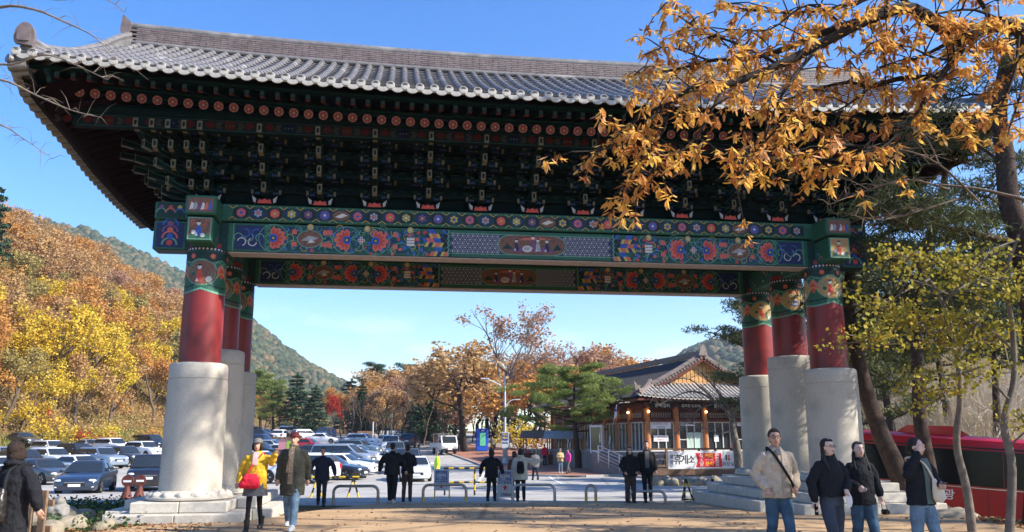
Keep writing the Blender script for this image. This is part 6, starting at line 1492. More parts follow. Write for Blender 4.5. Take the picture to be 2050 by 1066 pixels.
b = MB(); b.lathe([(.235, 0), (.262, 0)], 24, cap=False); b.v = [(.95 + p[0], -.008, 1.22 + p[1]) for p in b.v]; b.build('emblem_ring', MATS['lettering_blue'], bus, fix=False)
inst('lettering', text_mesh('JB', .30, MATS['lettering_blue'], bold=.012), bus, (.98, -.012, 1.16), (R(90), 0, 0))
inst('lettering', text_mesh('관', .34, MATS['lettering_white'], bold=.004), bus, (2.02, -.012, 1.47), (R(90), 0, 0))
inst('lettering', text_mesh('광', .34, MATS['lettering_white'], bold=.004), bus, (2.56, -.012, 1.47), (R(90), 0, 0))

for x in (1.75, 3.6, 5.2, 6.8, 7.7, 9.6): b = MB(); b.box((x, -.003, 1.12), (.012, .012, 1.15)); b.build('panel_seam', MATS['car_trim'], bus)
for x in (3.0, 5.6, 8.0, 10.4): b = MB(); b.box((x, -.012, .78), (.16, .02, .05), bev=.006); b.build('marker_lamp', M('marker_amber', (.7, .3, .03), .3, var=0), bus)
for x in (4.2, 6.0): b = MB(); b.box((x, -.008, .92), (.16, .02, .035)); b.build('hatch_handle', MATS['chrome'], bus)
b = MB(); b.box((LB / 2, .03, 2.93), (LB - .3, .02, .05)); b.build('rain_gutter', MATS['car_trim'], bus)
b = MB(); b.tube(catmull([(-.35, .3, 3.0), (-.75, .05, 3.05), (-.85, -.1, 2.85)], 4), .03, 6); b.box((-.86, -.1, 2.55), (.10, .22, .5), bev=.03); b.build('mirror', MATS['car_trim'], bus)
# ------------------------------------------------------------------ restaurant
M('orange_timber', (.42, .15, .045), .5, var=.3, scale=5, spec=.35); M('red_brown_timber', (.115, .028, .020), .6, var=.25, scale=6); M('gable_plank', (.60, .33, .12), .65, var=.2, scale=5); M('shop_glass', (.03, .035, .04), .08, var=0, spec=.8)
M('door_frame_white', (.55, .55, .53), .5, var=.06); M('frosted_panel', (.42, .55, .48), .35, var=.06); M('dark_sign', (.012, .012, .016), .5, var=0); M('brown_tile', (.20, .16, .14), .55, var=.3, scale=6, bump=.2); M('shop_tile_dark', (.055, .050, .048), .75, var=.3, scale=4)
M('banner_white', (.70, .70, .72), .7, var=.03); M('banner_red', (.62, .02, .04), .6, var=.04); M('print_black', (.01, .01, .012), .6, var=0); M('print_yellow', (.75, .55, .05), .6, var=0); M('print_white', (.8, .8, .8), .6, var=0); M('print_red', (.6, .03, .04), .6, var=0); M('print_blue', (.02, .05, .25), .6, var=0)
M('bulb', (1, .8, .4), .4, var=0, emit=((1, .72, .3), 6.0)); M('steel_rail', (.42, .43, .45), .35, .7, var=.05); M('deck_wood', (.16, .10, .065), .75, var=.3, scale=6); M('platform_stone', (.20, .185, .17), .85, var=.2, scale=2, bump=.3)
SY = R(17); so_ = at(1411, 886, 60.5); FLOOR = .95
shop = empty('restaurant', (so_.x, so_.y, 0), SY, 'single-storey restaurant with timber gable, orange columns and tiled hip roof', 'restaurant'); shop.scale = (1, 1, .905)
mb = MB(); mb.box((0, 9.6, -.25), (14.2, 24, 2.4)); mb.build('platform', MATS['platform_stone'], shop)
mb = MB(); mb.box((0, 9.6, .94 + .03), (14.3, 24.1, .06)); mb.build('platform_edge', MATS['concrete_kerb'], shop)
FLOOR = 1.0
mb = MB(); mb.box((0, 10.2, 2.9), (8.8, 20, 3.8)); mb.build('wall', MATS['red_brown_timber'], shop)
cols = [(-4.5 + 2.25 * k, -.1) for k in range(5)] + [(-4.62, 2.25 * k + .1) for k in range(1, 9)] + [(4.62, 2.25 * k) for k in range(1, 9)]
cb = MB(); cb.lathe([(.25, 0), (.25, .1), (.21, .1), (.205, 3.3), (.20, 3.35)], 18); CMESH = cb.mesh('column', MATS['orange_timber'], 40)
for x, y in cols: inst('column', CMESH, shop, (x, y, FLOOR))
for a, b_ in (((-4.75, -.1, 4.42), (4.75, -.1, 4.42)), ((-4.62, -.3, 4.42), (-4.62, 19, 4.42)), ((4.62, -.3, 4.42), (4.62, 19, 4.42))):
    mb = MB(); mb.bar(a, b_, .26, .42); mb.build('beam', MATS['red_brown_timber'], shop)
for a, b_ in (((-4.75, -.15, 3.32), (4.75, -.15, 3.32)), ((-4.7, 0, 3.32), (-4.7, 19, 3.32))):
    mb = MB(); mb.bar(a, b_, .14, .20); mb.build('lintel', MATS['red_brown_timber'], shop)
# bays on the front: lattice transom, door leaves, frames
def bay(org, xd, w, kind):
    ang = math.atan2(xd[1], xd[0]); o = bpy.data.objects.new('bay', None); o.location = org; o.rotation_euler = (0, 0, ang); link(o, shop)
    wi = w - .44
    mb = MB()
    for k in range(9): mb.box((-wi / 2 + .16 + (wi - .32) * k / 8, -.02, 3.72), (.025, .03, .36))
    for z in (3.56, 3.66, 3.78, 3.88): mb.box((0, -.022, z), (wi - .28, .026, .025))
    mb.build('lattice', MATS['weathered_plank'], o)
    mb = MB(); mb.box((0, .02, 2.12), (wi, .02, 2.2)); mb.build('glass', MATS['shop_glass'], o)
    mb = MB(); n_ = 3
    for k in range(n_ + 1): mb.box((-wi / 2 + wi * k / n_, -.02, 2.12), (.07, .08, 2.2))
    for z in (1.04, 3.18): mb.box((0, -.02, z), (wi, .07, .08))
    if kind == 'half': mb.box((-wi / 3, -.02, 1.85), (wi / 3, .06, .06))
    mb.build('door_frame', MATS['door_frame_white'], o)
    if kind == 'half':
        for k in (0, 1): mb = MB(); mb.box((wi / 3 * k, -.005, 1.75), (wi / 3 - .12, .02, 1.3)); mb.build('frosted_panel', MATS['frosted_panel'], o)
    if kind == 'boards':
        mb = MB(); mb.box((-.1, -.08, 2.92), (wi * .86, .02, .46)); mb.build('menu_board', MATS['banner_white'], o)
        inst('lettering', text_mesh('황태해장국 전문', .17, MATS['print_red']), o, (-.1, -.094, 3.02), (R(90), 0, 0)); inst('lettering', text_mesh('산채비빔밥', .15, MATS['print_black']), o, (-.1, -.094, 2.80), (R(90), 0, 0))
        mb = MB(); mb.box((-.1, -.06, 1.95), (wi * .62, .02, .46)); mb.build('menu_board', MATS['banner_white'], o)
        inst('lettering', text_mesh('산채비빔밥', .15, MATS['print_red']), o, (-.1, -.074, 2.05), (R(90), 0, 0)); inst('lettering', text_mesh('해물파전', .15, MATS['print_red']), o, (-.1, -.074, 1.84), (R(90), 0, 0))
    if kind == 'half':
        mb = MB(); mb.box((-.25, -.08, 3.02), (wi * .6, .02, .24)); mb.build('menu_board', MATS['banner_white'], o); inst('lettering', text_mesh('커피 판매합니다', .15, MATS['print_red']), o, (-.25, -.094, 3.02), (R(90), 0, 0))
    if kind == 'paper':
        mb = MB(); mb.box((-.25, -.06, 1.95), (.36, .01, .52)); mb.build('notice_paper', MATS['banner_white'], o)
    return o
for k, kd in enumerate(('boards', 'half', 'paper', 'half')): bay((-4.5 + 2.25 * (k + .5), -.05, 0), (1, 0), 2.25, kd)
for k in range(8): bay((-4.66, 2.25 * (k + .5), 0), (0, -1), 2.25, ('plain', 'plain', 'paper', 'plain')[k % 4])
for k, tx in enumerate(('동 막걸리', '감자전 도토리', '돈가스', '우동')):
    x = -4.5 + 2.25 * (k + .5); sb = MB(); sb.box((x, -.27, 4.42), (1.9, .06, .38), bev=.01); s_ = sb.build('sign_board', MATS['dark_sign'], shop)
    inst('lettering', text_mesh(tx, .30 if len(tx) < 6 else .26, MATS['print_white'], bold=.004), s_, (x, -.305, 4.42), (R(90), 0, 0))
bb = MB(); bb.ball((0, 0, 0), .085, 10, 8); BULB = bb.mesh('bulb', MATS['bulb'], 60)
for x, y in ((-4.5, -.42), (0, -.42), (-4.95, 2.0), (-4.95, 4.2), (-4.95, 6.4)): inst('bulb', BULB, shop, (x, y, 3.98))
# roof
RZ, EZ = 8.30, 4.95
def sz(t): return RZ - (RZ - EZ) * (1.25 * t - .25 * t * t)
for sx in (-1, 1):
    V = []; NT = 10; NY = 24
    for i in range(NY):
        for j in range(NT):
            t = j / (NT - 1); y0 = 0 if t < .62 else -(t - .62) / .38 * 2.1; y = y0 + (21 - y0) * i / (NY - 1)
            V.append((sx * 6.0 * t, y, sz(t) + .10 * abs(i / (NY - 1) - .5) * 2 * t))
    inst('main_slope', np_mesh('main_slope', V, grid_faces(NY, NT), MATS['shop_tile_dark'], smooth=True), shop)
    mb = MB()
    for k in range(64):
        y = .2 + k * .33; mb.tube([(sx * 6.02 * t, y, sz(t) + .05 + .10 * t * .6) for t in np.linspace(.04, 1, 7)], .065, 5, cap=False)
    o = mb.build('slope_tile_rows', MATS['shop_tile_dark'], shop, 60); o['kind'] = 'stuff'
    mb = MB(); mb.prism([(sx * 6.02, 4.86), (sx * 5.6, 4.9), (sx * 5.6, 4.75), (sx * 6.02, 4.72)], -2.0, 21, 'y'); mb.build('eave_fascia', MATS['red_brown_timber'], shop)
    # rake boards and the descending ridges over them
    P_ = [(sx * 6.0 * t, sz(t)) for t in np.linspace(0, .68, 9)]
    mb = MB()
    for a, b_ in zip(P_[:-1], P_[1:]): mb.bar((a[0], -.32, a[1] - .10), (b_[0], -.32, b_[1] - .10), .10, .34)
    mb.build('rake_board', MATS['red_brown_timber'], shop)
    for lv in range(3):
        mb = MB()
        for a, b_ in zip(P_[:-1], P_[1:]): mb.bar((a[0], -.1, a[1] + .16 + .11 * lv), (b_[0], -.1, b_[1] + .16 + .11 * lv), .34 - .05 * lv, .10)
        mb.build('descending_ridge', MATS['brown_tile'], shop)
    mb = MB()
    for k in range(17):
        t = .03 + .65 * k / 17; mb.tube([(sx * 6 * t, -.45, sz(t) + .04), (sx * 6 * t, -.05, sz(t) + .08)], .10, 8)
    mb.build('rake_tiles', MATS['brown_tile'], shop)
    # corner hips
    H_ = [(sx * (4.0 + 2.1 * t), .1 - 2.25 * t, z) for t, z in zip(np.linspace(0, 1, 7), (6.25, 5.95, 5.7, 5.5, 5.36, 5.32, 5.42))]
    mb = MB()
    for lv in range(3):
        for a, b_ in zip(H_[:-1], H_[1:]): mb.bar((a[0], a[1], a[2] + .11 * lv), (b_[0], b_[1], b_[2] + .11 * lv), .28 - .04 * lv, .10)
    e = H_[-1]; mb.prism([(e[0] - .15, e[2]), (e[0] + .2 * sx, e[2] + .1), (e[0] + .30 * sx, e[2] + .75), (e[0] + .05 * sx, e[2] + .45), (e[0] - .2 * sx, e[2] + .3)], e[1] - .08, e[1] + .08, 'y')
    mb.build('hip_ridge', MATS['brown_tile'], shop)
# front skirt roof with visible tile rows
V = []; NX, NT = 30, 6
for i in range(NX):
    q = i / (NX - 1) * 2 - 1
    for j in range(NT):
        t = j / (NT - 1); V.append((q * (4.1 + 1.95 * t), .15 - 2.2 * t, 6.15 - 1.25 * (1.2 * t - .2 * t * t) + .25 * abs(q) ** 3 * t))
inst('front_skirt', np_mesh('front_skirt', V, grid_faces(NX, NT), MATS['brown_tile'], smooth=True), shop)
M('pale_tile', (.40, .37, .33), .7, var=.3, scale=6)
for i in range(39):
    q = i / 38 * 2 - 1; x1 = q * 6.0
    tmin = max(0, (abs(x1) - 4.1) / 1.95) if abs(x1) > 4.1 else 0
    P_ = [(x1, .15 - 2.2 * t, 6.15 - 1.25 * (1.2 * t - .2 * t * t) + .25 * abs(q) ** 3 * t + .06) for t in np.linspace(min(tmin, .9), 1.02, 5)]
    mb = MB(); mb.tube(P_, .085, 6); mb.build('tile_row', MATS['pale_tile'], shop, 60)
    mb = MB(); e = P_[-1]; mb.prism([(e[0] + .155 + .14 * math.cos(a), e[2] - .05 + .10 * math.sin(a)) for a in np.linspace(3.14, 6.28, 7)], e[1], e[1] + .04, 'y')
    if i < 38: mb.build('drip_tile', MATS['pale_tile'], shop)
mb = MB()
for i in range(20):
    x = -5.4 + 10.8 * i / 19; mb.tube([(x, -1.75, 4.74), (x, -.1, 5.4)], .07, 6)
mb.build('rafters', MATS['red_brown_timber'], shop)
mb = MB(); mb.prism([(-5.8, 4.78), (5.8, 4.78), (5.8, 4.90), (-5.8, 4.90)], -1.95, -1.80, 'y'); mb.build('eave_fascia', MATS['red_brown_timber'], shop)
mb = MB(); mb.quad((-5.8, -1.85, 4.86), (5.8, -1.85, 4.86), (4.4, 0, 5.7), (-4.4, 0, 5.7)); mb.build('soffit', MATS['red_brown_timber'], shop)
# gable of upright planks
mb = MB(); mb.prism([(-4.1, 6.1), (4.1, 6.1), (0, 8.2)], .18, .24, 'y'); mb.build('gable_wall', MATS['orange_timber'], shop)
for k in range(25):
    x = -3.9 + 7.8 * k / 24; top = 6.15 + (1 - abs(x) / 4.1) * 1.98; mb = MB(); mb.prism([(x - .135, 6.12), (x + .135, 6.12), (x + .135, max(6.2, top - (.08 if x > 0 else -.08))), (x - .135, max(6.2, top + (.08 if x > 0 else -.08)))], .13, .178, 'y')
    mb.build('gable_plank', MATS['gable_plank'], shop)
mb = MB()
for lv in range(4): mb.bar((0, -.3, RZ + .12 + .11 * lv), (0, 21, RZ + .12 + .11 * lv), .36 - .03 * lv, .10)
mb.prism([(-.35, RZ + .1), (.35, RZ + .1), (.22, RZ + .75), (0, RZ + 1.05), (-.22, RZ + .75)], -.42, -.28, 'y'); mb.build('main_ridge', MATS['brown_tile'], shop)
# ---- ramp railing
rl = empty('ramp_railing', at(1230, 915, 55.5), 0, 'steel railing with four bars along the ramp to the restaurant', 'railing'); O_ = Vector(rl.location)
a0, a1 = at(1197, 892, 57) - O_, at(1262, 921, 54.5) - O_
for k in range(5): b = MB(); b.tube([a0 - Vector((0, 0, .22 * k)), a1 - Vector((0, 0, .22 * k))], .03 if k else .04, 6); b.build('rail', MATS['steel_rail'], rl)
for t in (0, .33, .66, 1): q = a0.lerp(a1, t); b = MB(); b.tube([q, q - Vector((0, 0, 1.15))], .035, 6); b.build('post', MATS['steel_rail'], rl)
rp = MB(); q0, q1 = at(1190, 905, 58), at(1270, 937, 54); rp.add([q0 + Vector((0, 2.2, 0)), q1 + Vector((0, 2.2, 0)), q1, q0] + [v - Vector((0, 0, 1.6)) for v in (q0 + Vector((0, 2.2, 0)), q1 + Vector((0, 2.2, 0)), q1, q0)], [(0, 1, 2, 3), (0, 3, 7, 4), (3, 2, 6, 7), (2, 1, 5, 6), (1, 0, 4, 5)])
tag(rp.build('ramp', MATS['platform_stone']), kind='structure')
# ---- timber deck, fence and banner
dl, dr = at(1303, 938, 46.2), at(1500, 940, 47.5); dk = empty('timber_deck', (dl.x, dl.y, 0), math.atan2(dr.y - dl.y, dr.x - dl.x), 'dark timber deck with railings below the restaurant', 'deck')
Ld = (Vector((dr.x, dr.y)) - Vector((dl.x, dl.y))).length
for k in range(16): mb = MB(); mb.box((Ld / 2, .12 + .235 * k, .10), (Ld, .22, .06)); mb.build('plank', MATS['deck_wood'], dk)
mb = MB(); mb.box((Ld / 2, .02, -.12), (Ld, .05, .36)); mb.build('skirt_board', MATS['deck_wood'], dk)
for k in range(7): mb = MB(); mb.box((Ld * k / 6, .1, .25), (.11, .11, 1.9)); mb.build('post', MATS['deck_wood'], dk)
for z in (.28, 1.16): mb = MB(); mb.box((Ld / 2, .1, z), (Ld, .07, .10)); mb.build('rail', MATS['deck_wood'], dk)
bw = Vector((at(1475, 920, 46).x - at(1333, 920, 46).x, 0, 0)).length
bn = empty('banner', at(1404, 921, 45.9) , dk.rotation_euler.z, 'long white and red restaurant banner hung on the deck railing', 'banner')
mb = MB(); mb.box((0, 0, 0), (bw, .012, .92)); mb.build('cloth', MATS['banner_white'], bn)
u = bw / 1735.0; X_ = lambda p: (p - 1057) * u; Z_ = lambda p: (290 - p) * u * 1.02
mb = MB(); mb.add([(X_(905), -.010, Z_(130)), (X_(1590), -.010, Z_(130)), (X_(1605), -.010, Z_(462)), (X_(905), -.010, Z_(462)), (X_(960), -.010, Z_(300))], [(0, 1, 4), (1, 2, 4), (2, 3, 4)]); mb.build('red_print', MATS['banner_red'], bn, fix=False)
def bt(tx, px_, py_, size, m, **k): inst('lettering', text_mesh(tx, size * u, MATS[m], **k), bn, (X_(px_), -.016, Z_(py_)), (R(90), 0, 0))
for tx, px_, py_, s_, m in (('설', 275, 205, 110, 'print_black'), ('악', 275, 355, 110, 'print_black'), ('휴', 435, 290, 260, 'print_black'), ('게', 615, 295, 240, 'print_black'), ('소', 795, 290, 220, 'print_black'),
                            ('식', 1060, 205, 130, 'print_white'), ('&', 1060, 295, 90, 'print_white'), ('당', 1060, 395, 130, 'print_white'), ('커피', 1260, 210, 135, 'print_yellow'), ('분식', 1270, 390, 125, 'print_yellow'),
                            ('편', 1470, 195, 125, 'print_white'), ('의', 1470, 290, 120, 'print_white'), ('점', 1470, 390, 125, 'print_white'), ('화장실', 1765, 400, 115, 'print_black')):
    bt(tx, px_, py_, s_, m, bold=.003 if s_ > 200 else .0015)
mb = MB(); mb.box((X_(1260), -.014, Z_(290)), (200 * u, .004, 6 * u)); mb.build('dividing_line', MATS['print_white'], bn)
for px_, m in ((1722, 'print_black'), (1792, 'print_red')):
    mb = MB(); mb.add([(X_(px_ + 24 * math.cos(a)), -.014, Z_(205 + 24 * math.sin(a))) for a in np.linspace(0, 6.28, 11)[:-1]], [tuple(range(10))]); mb.add([(X_(px_ - 20), -.014, Z_(235)), (X_(px_ + 20), -.014, Z_(235)), (X_(px_ + (30 if m == 'print_red' else 14)), -.014, Z_(310)), (X_(px_ - (30 if m == 'print_red' else 14)), -.014, Z_(310))], [(0, 1, 2, 3)]); mb.build('toilet_figure', MATS[m], bn, fix=False)
# boulders under the deck
rock_src = []
for s_ in range(5):
    b = MB(); b.ball((0, 0, 0), (.5, .4, .36), 14, 9); rg = random.Random(s_ + 3)
    b.v = [tuple(Vector(v) * (1 + .34 * mnoise.noise(Vector(v) * 2.2 + Vector((s_ * 7, 0, 0))) + .12 * mnoise.noise(Vector(v) * 6))) for v in b.v]
    rock_src.append(b.mesh('boulder', MATS['granite_block'], 60))
M('boulder_stone', (.31, .265, .195), .9, var=.25, scale=5, bump=.6, bscale=30, dirt=((.20, .18, .13), 3.0, .5))
for m_ in rock_src: m_.materials.clear(); m_.materials.append(MATS['boulder_stone'])
rg = random.Random(4)
for k in range(16):
    px = 1306 + k * 8.2; g = on(px, 44.4 + rg.uniform(-.3, .5)); s_ = rg.uniform(.45, .85)
    o = inst('boulder', rock_src[k % 5], None, (g.x, g.y, g.z + .12), (rg.random(), rg.random(), rg.random() * 6), (s_, s_, s_)); tag(o, 'rounded boulder in the low wall under the timber deck', 'boulder', 'boulders of the low wall under the deck')
# picnic table, poster board, fridge, stall, booth
g = at(1316, 925, 48.5); pt = empty('picnic_table', (g.x, g.y, .13), R(15), 'weathered picnic table with benches on the deck', 'picnic table')
for k in range(4): b = MB(); b.box((0, -.3 + .2 * k, .75), (1.7, .18, .05)); b.build('tabletop_plank', MATS['weathered_plank'], pt)
for s_ in (-1, 1):
    b = MB(); b.box((0, s_ * .75, .45), (1.7, .26, .05)); b.build('bench', MATS['weathered_plank'], pt); b = MB(); b.bar((s_ * .6, -.7, 0), (s_ * .6, -.2, .72), .07); b.bar((s_ * .6, .7, 0), (s_ * .6, .2, .72), .07); b.bar((s_ * .6, -.85, .4), (s_ * .6, .85, .4), .06); b.build('leg_frame', MATS['deck_wood'], pt)
g = ground(1281, 926); ab = empty('poster_board', (g.x, g.y, g.z), R(-4), 'pale pink poster board leaning behind the couple in black', 'poster board')
b = MB(); b.box((0, 0, .95), (1.35, .05, 1.5)); b.build('panel', MATS['banner_white'], ab); b = MB(); b.box((0, -.03, 1.35), (1.1, .012, .34)); b.build('pink_print', M('print_pink', (.65, .28, .30), .6, var=.05), ab)
inst('lettering', text_mesh('옛날 팥빙수', .22, MATS['print_red']), ab, (0, -.04, 1.36), (R(90), 0, 0)); b = MB(); b.box((-.5, .12, .12), (.06, .5, .24)); b.box((.5, .12, .12), (.06, .5, .24)); b.build('foot', MATS['steel_rail'], ab)
g = at(1196, 905, 61); fr = empty('drinks_fridge', (g.x, g.y, .72), R(-20), 'tall pale drinks fridge beside the restaurant ramp', 'fridge'); b = MB(); b.box((0, 0, 1.0), (.9, .7, 2.0), bev=.03); b.build('cabinet', MATS['banner_white'], fr)
b = MB(); b.box((0, -.36, 1.05), (.74, .02, 1.6)); b.build('glass_door', MATS['shop_glass'], fr); b = MB(); b.box((.30, -.385, 1.1), (.03, .03, .6)); b.build('handle', MATS['chrome'], fr)
def stall(px, py, Y, w, label, cloth):
    g = at(px, py, Y); z0 = h(g.x, g.y); s_ = empty('market_stall', (g.x, g.y, z0 + .1), R(-8), label, 'stall')
    for x in (-w / 2, w / 2):
        for y in (0, 1.8): b = MB(); b.box((x, y, 1.15), (.09, .09, 2.3)); b.build('post', MATS['deck_wood'], s_)
    b = MB(); b.prism([(-.5, 2.15), (.9, 2.75), (2.2, 2.2), (2.2, 2.12), (.9, 2.67), (-.5, 2.07)], -w / 2 - .3, w / 2 + .3, 'x'); b.build('awning', MATS[cloth], s_)
    b = MB(); b.box((0, .3, .78), (w, .8, .06)); b.box((0, .3, .40), (w - .1, .7, .72)); b.build('counter', MATS['red_brown_timber'], s_)
    rg_ = random.Random(px)
    for k in range(6):
        b = MB(); b.box((0, 0, .11), (.32, .30, .22), bev=.02); o = b.build('goods_box', M('goods_%d' % (k % 3), ((.5, .1, .06), (.45, .42, .3), (.1, .15, .3))[k % 3], .7), None, loc=(g.x - w / 2 + .35 + (w - .7) * k / 5, g.y + .3, z0 + .91)); tag(o, ('red', 'cream', 'blue')[k % 3] + ' goods box on the counter of the ' + label.split(' under')[0], 'box', 'goods boxes on stall counters')
    return s_
stall(1085, 905, 74, 3.2, 'dim souvenir stall under a brown awning left of the restaurant', 'deck_wood')
stall(1128, 908, 70, 2.6, 'small snack stall under a grey awning at the restaurant corner', 'concrete_kerb')
g = on(965, 93); bo = empty('photo_booth', (g.x, g.y, g.z + .12), R(4), 'bright blue booth with a green screen standing under the trees', 'booth'); M('booth_blue', (.02, .10, .55), .4, var=.05)
b = MB(); b.box((0, 0, 1.2), (1.3, 1.2, 2.4), bev=.05); b.build('cabinet', MATS['booth_blue'], bo); b = MB(); b.box((.05, -.62, 1.25), (.62, .03, 1.35)); b.build('screen', M('screen_green', (.12, .42, .26), .3, var=.15, scale=3, emit=((.1, .45, .25), .25)), bo)
b = MB(); b.box((.05, -.62, 2.16), (.7, .03, .26)); b.build('header_panel', MATS['print_blue'], bo); inst('lettering', text_mesh('인생네컷' if False else '사진', .2, MATS['print_white']), bo, (.05, -.642, 2.16), (R(90), 0, 0)); b = MB(); b.box((-.66, -.2, 1.2), (.03, .6, 2.3)); b.build('side_panel', MATS['dark_sign'], bo)
g = at(1227, 822, 59); fl = empty('small_flag', (g.x, g.y, g.z - .9), 0, 'small white flag hanging among the pine needles at the restaurant eave', 'flag'); b = MB(); b.tube([(0, 0, 0), (.25, -.2, 1.3)], .02, 6); b.build('pole', MATS['steel_rail'], fl)
b = MB(); b.add([(.25 + .22 * i / 6 * (-1 if j else -.6), -.2 - .04 * math.sin(i * 1.6), 1.28 - .75 * j - .05 * i) for j in (0, 1) for i in range(7)], [(i, i + 1, i + 8, i + 7) for i in range(6)]); b.build('cloth', MATS['banner_white'], fl); b = MB(); b.ball((.15, -.26, .9), (.09, .01, .09), 10, 6); b.build('emblem', MATS['print_blue'], fl)
# ------------------------------------------------------------------ people
SKIN = M('skin', (.50, .29, .20), .5, var=.06, scale=20, spec=.35); M('skin_b', (.64, .43, .335), .5, var=.06, scale=20)
M('hair_black', (.020, .015, .012), .5, var=.5, scale=60, spec=.35, bump=.8, bscale=110); M('hair_brown', (.03, .017, .012), .55, var=.6, scale=50, bump=.9, bscale=90)
def cloth(nm, col, rough=.85, var=.18, scale=14, bump=.35): return M('cloth_' + nm, col, rough, var=var, scale=scale, bump=bump, bscale=70, spec=.2)
cloth('yellow', (.62, .36, .03)); cloth('dark_olive', (.055, .055, .042)); cloth('black', (.013, .014, .018)); cloth('jeans', (.055, .105, .165), var=.45, scale=6); cloth('pale_jeans', (.13, .20, .27), var=.4, scale=6); cloth('dark_jeans', (.018, .024, .038), var=.3)
cloth('beige', (.52, .42, .31), bump=.6); cloth('red', (.62, .02, .045)); cloth('plaid', (.10, .10, .11), var=.6, scale=40); cloth('tights', (.014, .013, .014)); cloth('cap_dark_red', (.13, .025, .03)); cloth('cap_grey', (.16, .15, .14), var=.4, scale=50)
cloth('scarf', (.24, .19, .13), var=.5, scale=30); cloth('hi_vis', (.50, .85, .04)); cloth('cream', (.55, .50, .42)); cloth('fur_brown', (.09, .045, .025)); cloth('grey', (.12, .12, .125)); cloth('tan', (.45, .33, .16)); cloth('pink', (.62, .06, .30)); cloth('brown_trousers', (.055, .042, .035)); cloth('green_knit', (.10, .13, .115), var=.3, scale=60); cloth('navy', (.016, .02, .04)); cloth('pink_scarf', (.62, .40, .40))
M('bag_cream', (.62, .54, .42), .6, var=.06); M('bag_leather', (.018, .016, .015), .35, var=.2, spec=.5); M('shoe_black', (.012, .012, .012), .5, var=.1); M('shoe_white', (.55, .54, .52), .6, var=.1); M('lips', (.35, .07, .06), .45, var=0); M('eye_dark', (.015, .01, .01), .2, var=0); M('eye_white', (.6, .58, .55), .3, var=0); M('frame_black', (.01, .01, .01), .3, var=0); M('mask_white', (.7, .7, .68), .8, var=.03); M('phone_black', (.01, .01, .012), .2, var=0)
def cap_tube(b, pts, rad, n=10):
    b.tube(pts, rad, n)
    for p, r in zip(pts, rad): b.ball(p, r, n, 6)
WALK_A = dict(L=((.085, -.10, .50), (.085, -.16, .085)), R=((-.085, .03, .48), (-.095, .20, .12)))
WALK_B = dict(L=((.085, .03, .48), (.095, .20, .12)), R=((-.085, -.10, .50), (-.085, -.16, .085)))
STAND = dict(L=((.095, -.02, .49), (.105, .02, .08)), R=((-.095, -.02, .49), (-.105, .02, .08)))
ARMS = dict(down=((.235, .01, 1.13), (.245, -.05, .90)), pocket=((.265, .05, 1.12), (.20, -.10, .95)), swing=((.235, .10, 1.13), (.235, .12, .90)), fwd=((.23, -.06, 1.13), (.22, -.16, .93)), fold=((.23, .0, 1.12), (.06, -.19, 1.08)), phone=((.25, -.08, 1.13), (.13, -.28, 1.16)), wide=((.32, .02, 1.15), (.37, -.02, .93)))
